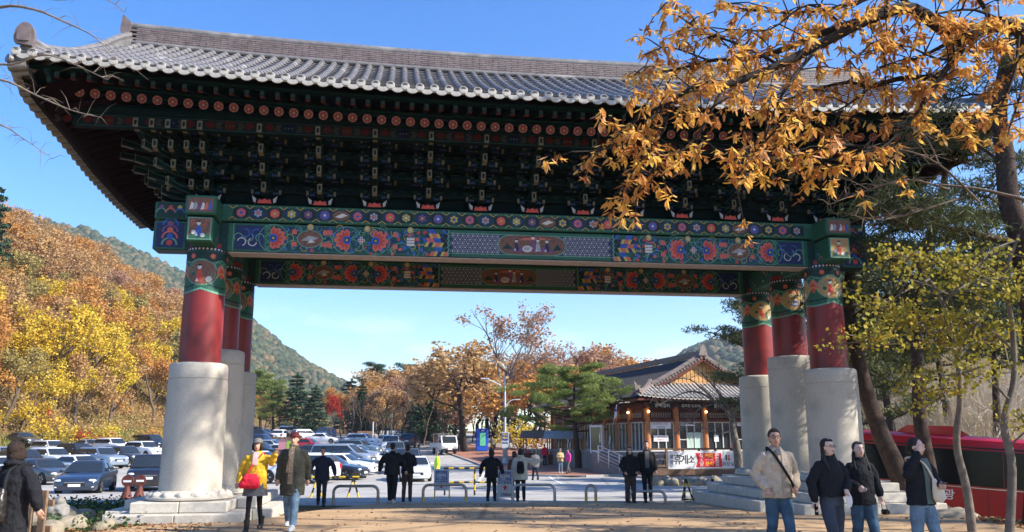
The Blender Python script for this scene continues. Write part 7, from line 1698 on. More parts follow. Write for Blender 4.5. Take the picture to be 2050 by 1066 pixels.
def person(loc, deg, H, label, top, legs, shoes, hair='hair_black', hem=.86, vox=.016, armL='down', armR='down', pose=STAND, hairstyle='short', skin='skin', bulk=1.0, leg_r=1.0, skirt=None, cap=None, lean=0.0, turn=0.0, group=None, extra=None, sleeve=1.0, inner=None, collar=None, boots=None, name='person', sw=1.0):
    s = H / 1.70; o = empty(name, loc, R(deg), label, 'person', group); o.scale = (s, s, s)
    LA = ARMS[armL] if isinstance(armL, str) else armL; RA = ARMS[armR] if isinstance(armR, str) else armR
    if isinstance(armR, str): RA = tuple((-p[0], p[1], p[2]) for p in RA)
    lx = lambda z: lean * max(0, z - .95)                      # forward lean of the trunk
    near = vox < .013
    shL, shR = Vector((.172 * sw, lx(1.38), 1.385)), Vector((-.172 * sw, lx(1.38), 1.385)); LA = [Vector(p) for p in LA]; RA = [Vector(p) for p in RA]
    hc = Vector((0, lx(1.59) - .015, 1.585))
    Tn = Matrix.Translation(hc) @ Matrix.Rotation(R(turn), 4, 'Z') @ Matrix.Translation(-hc)
    # ---- body: one continuous skin mesh
    b = MB(); b.xf = Tn
    b.ball(hc + Vector((0, .012, .018)), (.072, .090, .095), 16, 12); b.ball(hc + Vector((0, -.018, -.035)), (.058, .070, .080), 14, 10); b.ball(hc + Vector((0, -.040, -.085)), (.030, .032, .025), 10, 8)
    b.ball(hc + Vector((0, -.092, -.022)), (.013, .020, .022), 8, 6); b.ball(hc + Vector((0, -.086, .0)), (.009, .012, .03), 8, 6)
    for e in (-1, 1): b.ball(hc + Vector((e * .074, .015, -.01)), (.010, .020, .030), 8, 6)
    b.xf = None
    cap_tube(b, [(0, lx(1.38) + .01, 1.36), hc + Vector((0, .015, -.07))], [.052, .048])
    b.loft([(0, 0, .86, .13, .09), (0, 0, .95, .14, .10), (0, lx(1.1), 1.08, .12, .09), (0, lx(1.25), 1.25, .13, .085), (0, lx(1.34), 1.34, .10, .06), (0, lx(1.4), 1.41, .055, .05)], 14)
    for sh, A in ((shL, LA), (shR, RA)):
        cap_tube(b, [Vector((sh.x * .92, sh.y, sh.z - .035)), A[0], A[1]], [.030, .032, .029])
        d = (A[1] - A[0]).normalized(); side = d.cross(Vector((0, 1, 0)));
        side = side.normalized() if side.length > .1 else Vector((1, 0, 0)); nrm = d.cross(side).normalized(); w = A[1]
        b.ball(w + d * .055, (.036, .036, .046), 8, 6)
        if vox < .02:
            for k in range(4):
                f0 = w + d * .085 + side * (-.027 + .018 * k); L_ = (.060, .070, .066, .052)[k]
                cap_tube(b, [f0, f0 + d * L_ * .55 + nrm * .006, f0 + d * L_ * .9 + nrm * .030], [.0095, .009, .008], 6)
            t0 = w + d * .03 + side * -.03; cap_tube(b, [t0, t0 + d * .035 - side * .022, t0 + d * .065 - side * .020 + nrm * .012], [.012, .011, .009], 6)
        else: b.ball(w + d * .11, (.026, .026, .04), 8, 6)
    for key, e in (('L', 1), ('R', -1)):
        kn, an = [Vector(p) for p in pose[key]]; cap_tube(b, [(e * .085, 0, .88), kn, an], [.055, .030, .022]); b.ball(an + Vector((0, -.06, -.045)), (.022, .07, .018), 8, 6)
    inst('body', remesh(b, vox, 'body', MATS[skin], 2), o)
    # ---- face
    if vox < .02:
        for e in (-1, 1):
            b = MB(); b.xf = Tn; b.ball(hc + Vector((e * .030, -.081, .008)), (.009, .005, .0042), 8, 6); b.build('eye', MATS['eye_dark'], o, 60)
            b = MB(); b.xf = Tn; b.bar(hc + Vector((e * .013, -.085, .030)), hc + Vector((e * .047, -.074, .031)), .006, .006); b.build('eyebrow', MATS[hair], o)
        b = MB(); b.xf = Tn; b.ball(hc + Vector((0, -.087, -.058)), (.020, .006, .0075), 10, 6); b.build('mouth', MATS['lips'], o, 60)
    # ---- hair
    b = MB(); b.xf = Tn; sk = hc + Vector((0, .034, .034))
    if hairstyle == 'short':
        b.ball(sk, (.083, .096, .092), 16, 10); b.ball(hc + Vector((0, .055, -.02)), (.066, .058, .075), 12, 8); b.ball(hc + Vector((0, -.035, .094)), (.055, .040, .022), 10, 6)
    elif hairstyle == 'long':
        b.ball(sk, (.080, .088, .088), 16, 10); b.ball(hc + Vector((0, .060, -.06)), (.072, .050, .14), 12, 8); b.ball(hc + Vector((0, .065, -.19)), (.078, .042, .12), 12, 8)
        for e in (-1, 1): cap_tube(b, [hc + Vector((e * .066, .008, .06)), hc + Vector((e * .084, .018, -.05)), hc + Vector((e * .100, -.01, -.16)), hc + Vector((e * .105, -.085, -.28))], [.013, .018, .028, .018], 8)
        b.ball(hc + Vector((0, -.045, .092)), (.050, .026, .018), 10, 6)
    elif hairstyle == 'bob':
        b.ball(sk, (.092, .102, .098), 16, 10); b.ball(hc + Vector((0, .04, -.05)), (.095, .080, .085), 14, 8)
        for e in (-1, 1): b.ball(hc + Vector((e * .078, -.01, -.03)), (.025, .055, .075), 8, 8)
        b.ball(hc + Vector((0, -.048, .090)), (.058, .028, .020), 10, 6)
    elif hairstyle == 'tied':
        b.ball(sk, (.083, .096, .092), 16, 10); b.ball(hc + Vector((0, .10, -.02)), (.05, .05, .06), 12, 8); b.ball(hc + Vector((0, .05, -.03)), (.078, .05, .07), 10, 8)
    inst('hair', remesh(b, max(vox, .011), 'hair', MATS[hair], 1, .012, .018), o)
    if cap:
        b = MB(); b.xf = Tn
        b.ball(hc + Vector((0, .015, .066)), (.092, .105, .070), 16, 10); b.loft([(hc.x, hc.y - .085, hc.z + .050, .070, .085), (hc.x, hc.y - .085, hc.z + .058, .068, .083)], 16)
        inst('cap', remesh(b, max(vox * .8, .008), 'cap', MATS['cloth_' + cap], 1), o)
    # ---- clothing
    bk = bulk; b = MB()
    b.loft([(0, 0, hem, .185 * bk, .135 * bk), (0, 0, (hem + 1.0) / 2, .178 * bk, .132 * bk), (0, lx(1.08), 1.06, .168 * bk, .128 * bk), (0, lx(1.24), 1.24, .180 * bk * (.4 + .6 * sw), .132 * bk), (0, lx(1.35), 1.35, .172 * bk * sw, .112), (0, lx(1.41), 1.42, .095, .082), (0, lx(1.45) + .005, 1.47, .062, .062)], 18)
    for sh, A in ((shL, LA), (shR, RA)):
        e_ = A[0].lerp(A[1], .93 * sleeve); cap_tube(b, [sh * .96, sh.lerp(A[0], .5), A[0], A[0].lerp(e_, .5), e_], [.066 * bk, .063 * bk, .062 * bk, .057 * bk, .050 * bk])
    if collar: b.ball((0, lx(1.45) + .018, 1.452), (.080 * collar, .080 * collar, .036 * collar), 14, 8)
    tm = remesh(b, vox, 'jacket', MATS[top], 2, .034 if near else .034, .085); inst('jacket', tm, o)
    if inner:                                              # open front shows an inner layer
        mat_in, x0, x1, zt, zb_ = inner; b = MB(); zz = np.linspace(zb_, zt, 9)
        def fy(x, z): return lx(z) - (np.interp(z, [hem, 1.06, 1.24, 1.35, 1.42, 1.47], [.135, .128, .132, .112, .082, .062]) * bk + .012) * math.sqrt(max(.05, 1 - (x / (.19 * bk)) ** 2))
        V = [(x0 + (x1 - x0) * j / 4, fy(x0 + (x1 - x0) * j / 4, z), z) for z in zz for j in range(5)]
        b.v = V; b.f = [(i * 5 + j, i * 5 + j + 1, i * 5 + j + 6, i * 5 + j + 5) for i in range(8) for j in range(4)]; b.mi = [0] * 32; b.build('inner_top', MATS[mat_in], o, 60)
    b = MB(); b.loft([(0, 0, .80, .160, .115), (0, 0, .92, .168, .122), (0, 0, 1.02, .150, .112)], 16)
    for key, e in (('L', 1), ('R', -1)):
        kn, an = [Vector(p) for p in pose[key]]; hp = Vector((e * .082, 0, .88)); a2 = kn.lerp(an, .93)
        cap_tube(b, [hp, hp.lerp(kn, .5), kn, kn.lerp(an, .45), a2], [.094 * min(1, leg_r + .1), .084 * leg_r, .066 * leg_r, .062 * leg_r, .056 * leg_r])
    inst('tights' if skirt else 'trousers', remesh(b, vox, 'trousers', MATS[legs], 2, .012, .06), o)
    if skirt:
        b = MB(); n = 28; V = []
        for z, rx, ry in ((.98, .165, .125), (.85, .195, .155), (.70, .225, .185), (.66, .23, .19)):
            for j in range(n):
                a = 6.2832 * j / n; k = 1 + .06 * (j % 2) * (1 - z); V.append((rx * k * math.cos(a), ry * k * math.sin(a), z))
        b.v = V; b.f = [(i * n + j, i * n + (j + 1) % n, (i + 1) * n + (j + 1) % n, (i + 1) * n + j) for i in range(3) for j in range(n)]; b.mi = [0] * len(b.f); b.build('skirt', MATS[skirt], o, 60)
    for key, e in (('L', 1), ('R', -1)):
        kn, an = [Vector(p) for p in pose[key]]; b = MB(); lift = an.z - .08; b.xf = Matrix.Translation(an) @ Matrix.Rotation(-lift * 4, 4, 'X')
        b.loft([(0, -.065, -.080, .046, .135), (0, -.065, -.062, .048, .138), (0, -.060, -.035, .046, .128), (0, -.03, -.005, .042, .085), (0, .005, .03, .040, .055)], 14, sq=2.4)
        if boots: b.loft([(0, .0, 0, .048, .055), (0, .0, boots, .056, .062)], 12)
        b.build('shoe', MATS[shoes], o, 60)
    if extra: extra(o, hc, LA, RA, Tn)
    return o
def strap(o, pts, mat, w=.022, name='strap'):
    b = MB(); b.tube(catmull(pts, 5), w, 6); b.build(name, MATS[mat], o, 60)
def glasses(o, hc, Tn):
    b = MB(); b.xf = Tn
    for e in (-1, 1):
        c = hc + Vector((e * .031, -.094, .008)); b.tube([c + Vector((.024 * math.cos(a), 0, .017 * math.sin(a))) for a in np.linspace(0, 6.283, 13)],   .0018, 5); b.bar(hc + Vector((e * .054, -.090, .012)), hc + Vector((e * .080, .01, .012)), .004)
    b.bar(hc + Vector((-.008, -.098, .010)), hc + Vector((.008, -.098, .010)), .004); b.build('glasses', MATS['frame_black'], o)
def held(label, cat, o, builder, name, group=None):
    """a bag or phone held by a person: top-level, placed in the person's frame"""
    e = empty(name, o.location, o.rotation_euler.z, label, cat, group); e.scale = o.scale; builder(e); return e
def gp(px, Y, dz=0): g = on(px, Y); return (g.x, g.y, g.z + dz + .012)
PZ = .035
# -- the four people close by on the right
p = person(gp(1550, 11.4, PZ), 6, 1.72, 'man in a quilted beige jacket and jeans with hands in his pockets and glasses', 'cloth_beige', 'cloth_jeans', 'shoe_white', vox=.0095, armL='pocket', armR='pocket', pose=WALK_A, hem=.82, bulk=1.16, turn=-12, leg_r=1.06, inner=('cloth_grey', -.035, .03, 1.47, 1.36), collar=1.0,
           extra=lambda o, hc, LA, RA, Tn: glasses(o, hc, Tn))
b = MB()
for z in np.linspace(.84, 1.34, 16): b.box((.012, -.165, z), (.012, .012, .012))
b.bar((.012, -.168, .83), (.012, -.150, 1.38), .012); b.build('zip', MATS['cloth_beige'], p)
held('black cross-body sling strap of the man in beige', 'bag strap', p, lambda e: strap(e, [(-.10, .03, 1.46), (-.08, -.13, 1.38), (.02, -.175, 1.20), (.13, -.155, 1.02), (.20, -.02, .92), (.10, .15, 1.1), (-.05, .12, 1.38), (-.10, .03, 1.46)], 'cloth_black', .017), 'sling_bag')
p2 = person(gp(1655, 11.0, PZ), 14, 1.59, 'young woman with glasses and long black hair in a short black jacket and grey jeans', 'cloth_black', 'cloth_dark_jeans', 'shoe_black', vox=.0095, armL=((.24, -.02, 1.13), (.13, -.17, 1.02)), armR=((-.27, .03, 1.13), (-.26, .0, .88)), pose=WALK_B, hem=.93, bulk=1.12, sw=.86, hairstyle='long', turn=12, skin='skin_b', leg_r=1.15, collar=1.15,
            extra=lambda o, hc, LA, RA, Tn: glasses(o, hc, Tn))
p2.children[0].name
for c in p2.children:
    if c.name.startswith('trousers'): c.data.materials[0] = cloth('grey_jeans', (.045, .055, .075), var=.35, scale=6)
held('dark phone held low by the young woman with glasses', 'phone', p2, lambda e: (lambda b: b.build('case', MATS['phone_black'], e))(MB().box((-.262, -.03, .765), (.075, .012, .15), rz=.3, bev=.005)), 'phone')
def _mask(e):
    b = MB(); b.loft([(.13, -.20, .80, .03, .012), (.13, -.205, .86, .05, .02), (.13, -.205, .93, .045, .02), (.13, -.20, .98, .02, .01)], 10); b.build('cloth', MATS['mask_white'], e, 60); strap(e, [(.10, -.20, .95), (.11, -.2, 1.0), (.14, -.2, 1.0), (.15, -.2, .95)], 'mask_white', .004, 'ear_loop')
held('white face mask dangling from the hand of the young woman with glasses', 'face mask', p2, _mask, 'face_mask')
p3 = person(gp(1716, 11.5, PZ), 8, 1.55, 'young woman with a fringe in a buttoned black coat and blue jeans arm in arm', 'cloth_black', 'cloth_jeans', 'shoe_black', vox=.0095, armL=((.235, .0, 1.13), (.25, -.06, .93)), armR=((-.24, .03, 1.14), (-.14, -.16, 1.06)), pose=WALK_A, hem=.80, bulk=1.08, sw=.86, hairstyle='long', turn=-4, skin='skin_b', leg_r=1.15, collar=1.2)
def _cam(e):
    b = MB(); b.box((.29, -.08, .70), (.10, .06, .075), bev=.012); b.build('camera_body', MATS['phone_black'], e); b = MB(); b.lathe([(.028, 0), (.028, .05), (.02, .05)], 14); b.v = [(.29 + x, -.11 - z, .70 + y) for x, y, z in b.v]; b.build('lens', MATS['phone_black'], e); strap(e, [(.25, -.08, .73), (.26, -.06, .86), (.30, -.07, .86), (.33, -.08, .73)], 'bag_leather', .006)
held('small black camera hanging from the hand of the young woman in the buttoned coat', 'camera', p3, _cam, 'compact_camera')
p4 = person(gp(1832, 10.7, PZ), 22, 1.59, 'young woman in a black coat pressing one hand to her ear', 'cloth_black', 'cloth_pale_jeans', 'shoe_white', vox=.0095, armR=((-.25, -.06, 1.22), (-.09, -.10, 1.50)), armL=((.235, -.05, 1.13), (.10, -.24, 1.10)), pose=WALK_A, hem=.84, bulk=1.14, sw=.88, hairstyle='tied', turn=20, skin='skin_b', leg_r=1.12, inner=('cloth_green_knit', -.065, .085, 1.44, .86))
def _tote(e):
    strap(e, [(-.10, .02, 1.45), (-.04, -.13, 1.38), (.03, -.19, 1.20), (.10, -.195, 1.05), (.18, -.10, 1.05), (.08, .14, 1.25), (-.08, .12, 1.42), (-.10, .02, 1.45)], 'bag_cream', .014)
    b = MB(); b.loft([(.105, -.195, .88, .06, .035), (.11, -.20, .93, .105, .05), (.10, -.20, 1.02, .10, .045), (.07, -.195, 1.12, .055, .03), (.05, -.19, 1.18, .025, .02)], 16); b.build('pouch', MATS['bag_cream'], e, 60)
held('cream crescent shoulder bag across the woman who presses her ear', 'bag', p4, _tote, 'shoulder_bag')
held('black phone in the lowered hand of the woman who presses her ear', 'phone', p4, lambda e: (lambda b: b.build('case', MATS['phone_black'], e))(MB().box((.07, -.31, 1.13), (.15, .075, .012), rz=.5, bev=.005)), 'phone')
# -- woman from behind at the left edge
p5 = person(gp(36, 9.9), 168, 1.62, 'woman seen from behind with bobbed hair and long black coat', 'cloth_black', 'cloth_black', 'shoe_black', hair='hair_brown', vox=.0095, hem=.42, bulk=1.30, hairstyle='bob', armL='wide', armR='wide', collar=1.5)
def _pack(e):
    b = MB(); b.loft([(0, .23, .78, .13, .05), (0, .25, .86, .155, .085), (0, .25, 1.05, .145, .085), (0, .22, 1.17, .10, .05)], 18, sq=2.6); inst('pouch', remesh(b, .012, 'pouch', MATS['bag_leather'], 2, .03, .08), e)
    for x in (-.07, .07): strap(e, [(x, .20, 1.15), (x * 1.1, .17, 1.35), (x * 1.1, .03, 1.43)], 'bag_leather', .016)
held('black leather backpack on the woman at the left edge', 'backpack', p5, _pack, 'backpack')
# -- couple walking in on the left
p6 = person(gp(517, 15.5, PZ), 4, 1.63, 'woman in a bright yellow hooded coat and plaid skirt pointing with one arm', 'cloth_yellow', 'cloth_tights', 'shoe_black', hair='hair_brown', vox=.011, hem=.74, bulk=1.16, hairstyle='bob', cap='cap_grey', skirt='cloth_plaid', pose=WALK_B, armR=((-.27, .02, 1.14), (-.30, -.06, .92)), armL=((.29, -.06, 1.26), (.36, -.16, 1.42)), leg_r=.72, boots=.16, inner=('cloth_pink_scarf', -.05, .05, 1.46, 1.22), collar=1.2)
def _redbag(e):
    b = MB(); b.loft([(-.07, -.20, .80, .17, .04), (-.07, -.21, .86, .20, .07), (-.06, -.21, .98, .16, .065), (-.05, -.20, 1.06, .11, .03)], 18, sq=3); inst('pouch', remesh(b, .012, 'pouch', MATS['cloth_red'], 2, .03, .07), e); strap(e, [(-.15, -.19, 1.02), (-.05, -.165, 1.2), (.12, -.06, 1.44), (.10, .10, 1.4), (-.1, .14, 1.2), (-.18, -.02, 1.05)], 'cloth_red', .012)
held('bright red shoulder bag of the woman in yellow', 'bag', p6, _redbag, 'shoulder_bag')
p7 = person(gp(590, 15.9, PZ), -2, 1.74, 'older man in a dark red cap and long dark olive coat over jeans', 'cloth_dark_olive', 'cloth_pale_jeans', 'shoe_white', vox=.011, hem=.60, bulk=1.22, cap='cap_dark_red', pose=WALK_A, armL='swing', armR='down', inner=('cloth_scarf', -.045, .045, 1.46, .80), collar=1.15, leg_r=1.18)
b = MB(); b.ball((0, -.03, 1.485), (.09, .085, .04), 12, 8); b.bar((-.05, -.175, 1.0), (-.03, -.10, 1.46), .06, .025); b.build('scarf', MATS['cloth_scarf'], p7, 60)
# -- people around the barriers
person(gp(648, 23.3, .02), 10, 1.56, 'person in a dark padded jacket striding towards the viewer past the parked black sedan', 'cloth_navy', 'cloth_dark_jeans', 'shoe_black', vox=.016, bulk=1.2, pose=WALK_A, armL='wide', armR='wide', hem=.76)
person(gp(787, 24.6, .02), 176, 1.70, 'broad man in black walking away in front of the leading white car', 'cloth_black', 'cloth_black', 'shoe_white', vox=.016, bulk=1.28, pose=WALK_A, armL='wide', armR='wide', hem=.80, leg_r=1.15)
person(gp(817, 24.9, .02), 184, 1.66, 'slim man in black with folded arms walking away beside the broad man', 'cloth_black', 'cloth_brown_trousers', 'shoe_black', vox=.016, bulk=1.08, pose=WALK_B, armL='fold', armR='fold', hem=.86)
person(gp(876, 46.5), -80, 1.72, 'traffic warden in a neon yellow vest behind the white parking sign', 'cloth_hi_vis', 'cloth_dark_jeans', 'shoe_black', vox=.02, bulk=1.15, cap='cap_grey', hem=.82, sleeve=.25)
person(gp(984, 25.2, .02), 172, 1.52, 'woman in a black poncho coat and red-soled shoes walking away', 'cloth_black', 'cloth_black', 'shoe_black', vox=.016, bulk=1.25, pose=WALK_B, armL='wide', armR='wide', hem=.78, hairstyle='bob')
p8 = person(gp(1042, 25.8, .02), 178, 1.54, 'person in a cream coat with one arm stretched out to the right', 'cloth_cream', 'cloth_black', 'shoe_black', vox=.016, bulk=1.3, pose=STAND, armL='down', armR=((-.40, -.05, 1.24), (-.62, -.10, 1.30)), hem=.70, hairstyle='bob', collar=1.6)
held('black backpack worn over the cream coat', 'backpack', p8, lambda e: inst('pouch', remesh((lambda b: b.loft([(0, .22, .90, .10, .05), (0, .25, .97, .13, .08), (0, .25, 1.20, .12, .08), (0, .22, 1.30, .08, .04)], 16, sq=2.8))(MB()), .015, 'pouch', MATS['cloth_black'], 2), e), 'backpack')
person(gp(1030, 29.5, .01), 150, 1.55, 'person with reddish brown hair half hidden behind the cream coat', 'cloth_fur_brown', 'cloth_black', 'shoe_black', vox=.018, hair='hair_brown', bulk=1.2, hairstyle='bob')
person(gp(1071, 49, .1), 200, 1.70, 'walker in a grey padded coat with a pale bag on the brick walk', 'cloth_grey', 'cloth_dark_jeans', 'shoe_black', vox=.02, bulk=1.25, pose=WALK_A, hem=.72, hairstyle='bob')
person(gp(1121, 57.5, .1), 20, 1.62, 'person in a tan jacket and pale jeans standing before the restaurant pine', 'cloth_tan', 'cloth_pale_jeans', 'shoe_white', vox=.02, bulk=1.25, armL='fold', armR='fold', hem=.80, cap='cap_grey')
person(gp(1137, 57.0, .1), -60, 1.60, 'person in a bright magenta jacket standing before the restaurant pine', 'cloth_pink', 'cloth_grey', 'shoe_black', vox=.02, bulk=1.2, hem=.84, pose=WALK_A)
person(gp(1259, 24.4, .02), 12, 1.56, 'woman in a white face mask and black cape coat beside the tall man in black', 'cloth_black', 'cloth_brown_trousers', 'shoe_black', vox=.014, bulk=1.25, pose=STAND, armL='pocket', armR='pocket', hem=.80, hairstyle='long', leg_r=1.25,
       extra=lambda o, hc, LA, RA, Tn: (lambda b: b.build('mask', MATS['mask_white'], o, 60))(MB().ball(hc + Vector((0, -.062, -.050)), (.048, .042, .042), 12, 8)))
person(gp(1293, 24.6, .02), -4, 1.72, 'tall man in an open black jacket over a grey shirt right of the masked woman', 'cloth_black', 'cloth_black', 'shoe_black', vox=.014, bulk=1.12, pose=WALK_B, armL='down', armR='down', hem=.84, inner=('cloth_grey', -.055, .055, 1.42, .96))
for px, Y, c, lab in ((905, 93, 'cloth_black', 'far pedestrian in black left of the blue booth'), (920, 95, 'cloth_navy', 'far pedestrian in navy beside the one in black near the blue booth'), (986, 90, 'cloth_grey', 'far pedestrian in grey right of the blue booth'), (752, 112, 'cloth_cream', 'far pedestrian in a pale coat at the head of the lane'), (577, 118, 'cloth_black', 'far person in black standing between cars in the upper lot'), (1090, 69, 'cloth_red', 'customer in a red top at the souvenir stall')):
    person(gp(px, Y, .1 if Y < 100 else 0), rg.choice((0, 180, 150)), 1.68, lab, c, 'cloth_dark_jeans', 'shoe_black', vox=.03, bulk=1.2, hem=.80)
# ------------------------------------------------------------------ street furniture
M('galvanised', (.36, .36, .37), .42, .75, var=.15, scale=8); M('post_white', (.52, .53, .54), .45, var=.08); M('stripe_yellow', (.62, .42, .03), .55, var=.15, scale=10); M('stripe_black', (.02, .02, .02), .6, var=.1); M('cone_red', (.12, .035, .025), .6, var=.25, scale=8); M('wood_post', (.20, .125, .075), .8, var=.35, scale=12, bump=.4); M('steel_hoop', (.33, .29, .24), .38, .6, var=.25, scale=6); M('solar_panel', (.02, .03, .06), .15, var=.1)
def street_lamp(px, Y, Ht, label, sign=False):
    g = on(px, Y); o = empty('street_lamp', (g.x, g.y, g.z), R(8), label, 'street lamp', 'street lamps along the car park lane')
    b = MB(); b.tube([(0, 0, 0), (0, 0, Ht * .5), (0, 0, Ht)], [.13, .10, .075], 10); b.build('pole', MATS['post_white'], o, 50)
    b = MB(); b.box((0, 0, .1), (.5, .5, .2)); b.lathe([(.24, .2), (.15, .7)], 10); b.build('base', MATS['post_white'], o)
    b = MB(); b.tube(catmull([(0, 0, Ht * .80), (-.35, 0, Ht * .875), (-.9, 0, Ht * .915), (-1.55, 0, Ht * .95)], 5), .055, 7); b.build('arm', MATS['post_white'], o, 50)
    b = MB(); b.box((-1.75, 0, Ht * .957), (.75, .22, .10), bev=.03); b.build('lamp_head', MATS['post_white'], o)
    b = MB(); b.tube(catmull([(0, 0, Ht * .62), (.25, 0, Ht * .68), (.6, 0, Ht * .715), (.95, 0, Ht * .72)], 5), .04, 6); b.build('arm', MATS['post_white'], o, 50)
    b = MB(); b.box((1.1, 0, Ht * .722), (.5, .18, .08), bev=.02); b.build('lamp_head', MATS['post_white'], o)
    b = MB(); b.xf = Matrix.Translation((.1, 0, Ht + .25)) @ Matrix.Rotation(R(38), 4, 'Y'); b.box((0, 0, 0), (1.9, .9, .06)); b.build('solar_panel', MATS['post_white'] if not sign else MATS['solar_panel'], o)
    if sign:
        s_ = MB(); s_.box((0, -.16, 2.05), (.62, .06, 1.35), bev=.02); sb = s_.build('sign_panel', MATS['post_white'], o); s_ = MB(); s_.box((0, -.195, 2.22), (.52, .01, .92)); s_.build('sign_face', MATS['print_blue'], sb)
        for k, (t, m) in enumerate((('버스', 'print_yellow'), ('택시', 'print_yellow'), ('타는곳', 'print_white'))): inst('lettering', text_mesh(t, .24 if k < 2 else .19, MATS[m], bold=.006), sb, (0, -.205, 2.52 - .30 * k), (R(90), 0, 0))
        b = MB(); b.box((0, -.02, 1.0), (.42, .32, .8), bev=.02); b.build('control_box', MATS['galvanised'], o)
    return o
street_lamp(1011, 73, 7.6, 'nearest street lamp with a blue bus and taxi sign on its pole', True)
street_lamp(866, 118, 7.2, 'street lamp right behind the small white truck')
street_lamp(783, 142, 7.2, 'street lamp in front of the tan grove at the end of the lane')
street_lamp(700, 152, 7.2, 'farthest street lamp beside the small red maple')
def hoop(px0, px1, Y, Ht, label, mats, col2=None):
    a, b_ = on(px0, Y), on(px1, Y); w = (b_ - a).length; o = empty('hoop_barrier', a.lerp(b_, .5), math.atan2(b_.y - a.y, b_.x - a.x), label, 'barrier', 'steel hoop barriers between plaza and road')
    r = min(.17, w * .48); k = w / 2
    L_ = [(-k, 0, -.15), (-k, 0, .12), (-k, 0, Ht - r)] + [(-k + r - r * math.cos(t), 0, Ht - r + r * math.sin(t)) for t in np.linspace(.3, 1.57, 5)]
    P = L_ + [(-x, y, z) for x, y, z in L_[::-1]]; b = MB(); b.tube(P, .042, 10); b.build('tube', MATS[mats], o, 60)
    for x in (-k, k): b = MB(); b.tube([(x, 0, -.1), (x, 0, .20)], .044, 10); b.build('foot_band', MATS[col2 or mats], o, 60)
    return o
hoop(672, 760, 24.7, .52, 'steel hoop barrier left of the two men in black', 'steel_hoop'); hoop(849, 934, 24.9, .54, 'steel hoop barrier in front of the first parking sign', 'steel_hoop', 'stripe_yellow'); hoop(1026, 1109, 24.8, .53, 'steel hoop barrier in front of the person in the cream coat', 'galvanised'); hoop(1171, 1190, 24.6, .52, 'single narrow hoop barrier with yellow feet', 'steel_hoop', 'stripe_yellow'); hoop(1256, 1327, 24.4, .36, 'low hoop barrier behind the couple in black', 'galvanised')
def striped(o, a, b_, r, n, name='striped_bar'):
    a, b_ = Vector(a), Vector(b_)
    mb = MB()
    for k in range(n): mb.tube([a.lerp(b_, k / n), a.lerp(b_, (k + 1) / n)], r, 7, k % 2)
    mb.build(name, [MATS['stripe_black'], MATS['stripe_yellow']], o, 60)
g = on(948, 33); rb2 = empty('road_barrier', g, R(-3), 'long black and yellow double-bar road barrier behind the parking signs', 'barrier')
for z in (1.02, .50): striped(rb2, (-1.15, 0, z), (1.05, 0, z), .035, 11)
for x in (-1.1, .05, 1.0): striped(rb2, (x, 0, 0), (x, 0, 1.02), .035, 5, 'post')
g = on(680, 31); rb3 = empty('road_barrier', g, R(4), 'low black and yellow swing barrier beside the person in the padded jacket', 'barrier')
striped(rb3, (-1.2, 0, .72), (1.0, 0, .72), .04, 9)
for x in (-.75, .55): striped(rb3, (x, 0, .72), (x - .18, -.15, 0), .035, 4, 'leg'); striped(rb3, (x, 0, .72), (x + .18, .15, 0), .035, 4, 'leg')
g = on(1397, 25.6); rb4 = empty('folding_barrier', g, R(10), 'black and yellow trestle barrier at the inner corner of the right plinth', 'barrier')
for x in (-.42, .42):
    striped(rb4, (x - .05, -.1, .66), (x - .28, -.25, 0), .028, 6, 'leg'); striped(rb4, (x - .05, -.1, .66), (x + .16, -.1, 0), .028, 6, 'leg'); striped(rb4, (x, .1, .66), (x + .03, .3, 0), .028, 6, 'leg')
striped(rb4, (-.66, -.22, .10), (.60, -.22, .10), .026, 8, 'foot_bar')
def parking_sign(px, Y, zb, label, dist):
    g = on(px, Y); o = empty('parking_sign', (g.x, g.y, g.z + .012), R(-3), label, 'sign', 'white parking signs at the road edge'); o.scale = (.88, 1, .66)
    b = MB(); b.box((0, 0, zb + .52), (.58, .035, 1.04), bev=.008); pn = b.build('panel', MATS['post_white'], o)
    b = MB()
    for x in (-.26, .30): b.box((x, .03, (zb + .2) / 2), (.045, .045, zb + .2))
    b.build('frame_leg', MATS['stripe_yellow'], o)
    b = MB(); y = -.022
    for c, d in (((0, y, zb + .95), (.44, .006, .03)), ((0, y, zb + .53), (.44, .006, .03)), ((-.205, y, zb + .74), (.03, .006, .44)), ((.205, y, zb + .74), (.03, .006, .44)), ((.07, y, zb + .68), (.14, .006, .03)), ((.10, y, zb + .615), (.20, .006, .05)), ((-.1, y, zb + .63), (.10, .006, .03)), ((-.15, y, zb + .6), (.02, .006, .07))): b.box(c, d)
    b.build('pictogram', MATS['print_blue'], pn)
    inst('lettering', text_mesh('주차장', .13, MATS['print_blue'], bold=.004), pn, (0, y - .003, zb + .86), (R(90), 0, 0)); inst('lettering', text_mesh('버스정류장', .11, MATS['print_blue'], bold=.003), pn, (0, y - .003, zb + .43), (R(90), 0, 0))
    b = MB(); b.prism([(-.04, zb + .12), (.04, zb + .12), (.04, zb + .22), (.09, zb + .22), (0, zb + .34), (-.09, zb + .22), (-.04, zb + .22)], y - .004, y + .002, 'y'); b.build('red_arrow', MATS['print_red'], pn)
    if dist: b = MB(); b.box((.05, .0, zb - .12), (.72, .03, .24)); b.build('lower_panel', MATS['post_white'], o); inst('lettering', text_mesh('150m', .17, MATS['print_black'], bold=.003), pn, (.02, -.02, zb - .10), (R(90), 0, 0))
    return o
parking_sign(885, 29, .42, 'white parking sign with a red arrow nearer the traffic warden', False); parking_sign(1011, 27.2, .38, 'white parking sign marked 150m beside the cream-coated person', True)
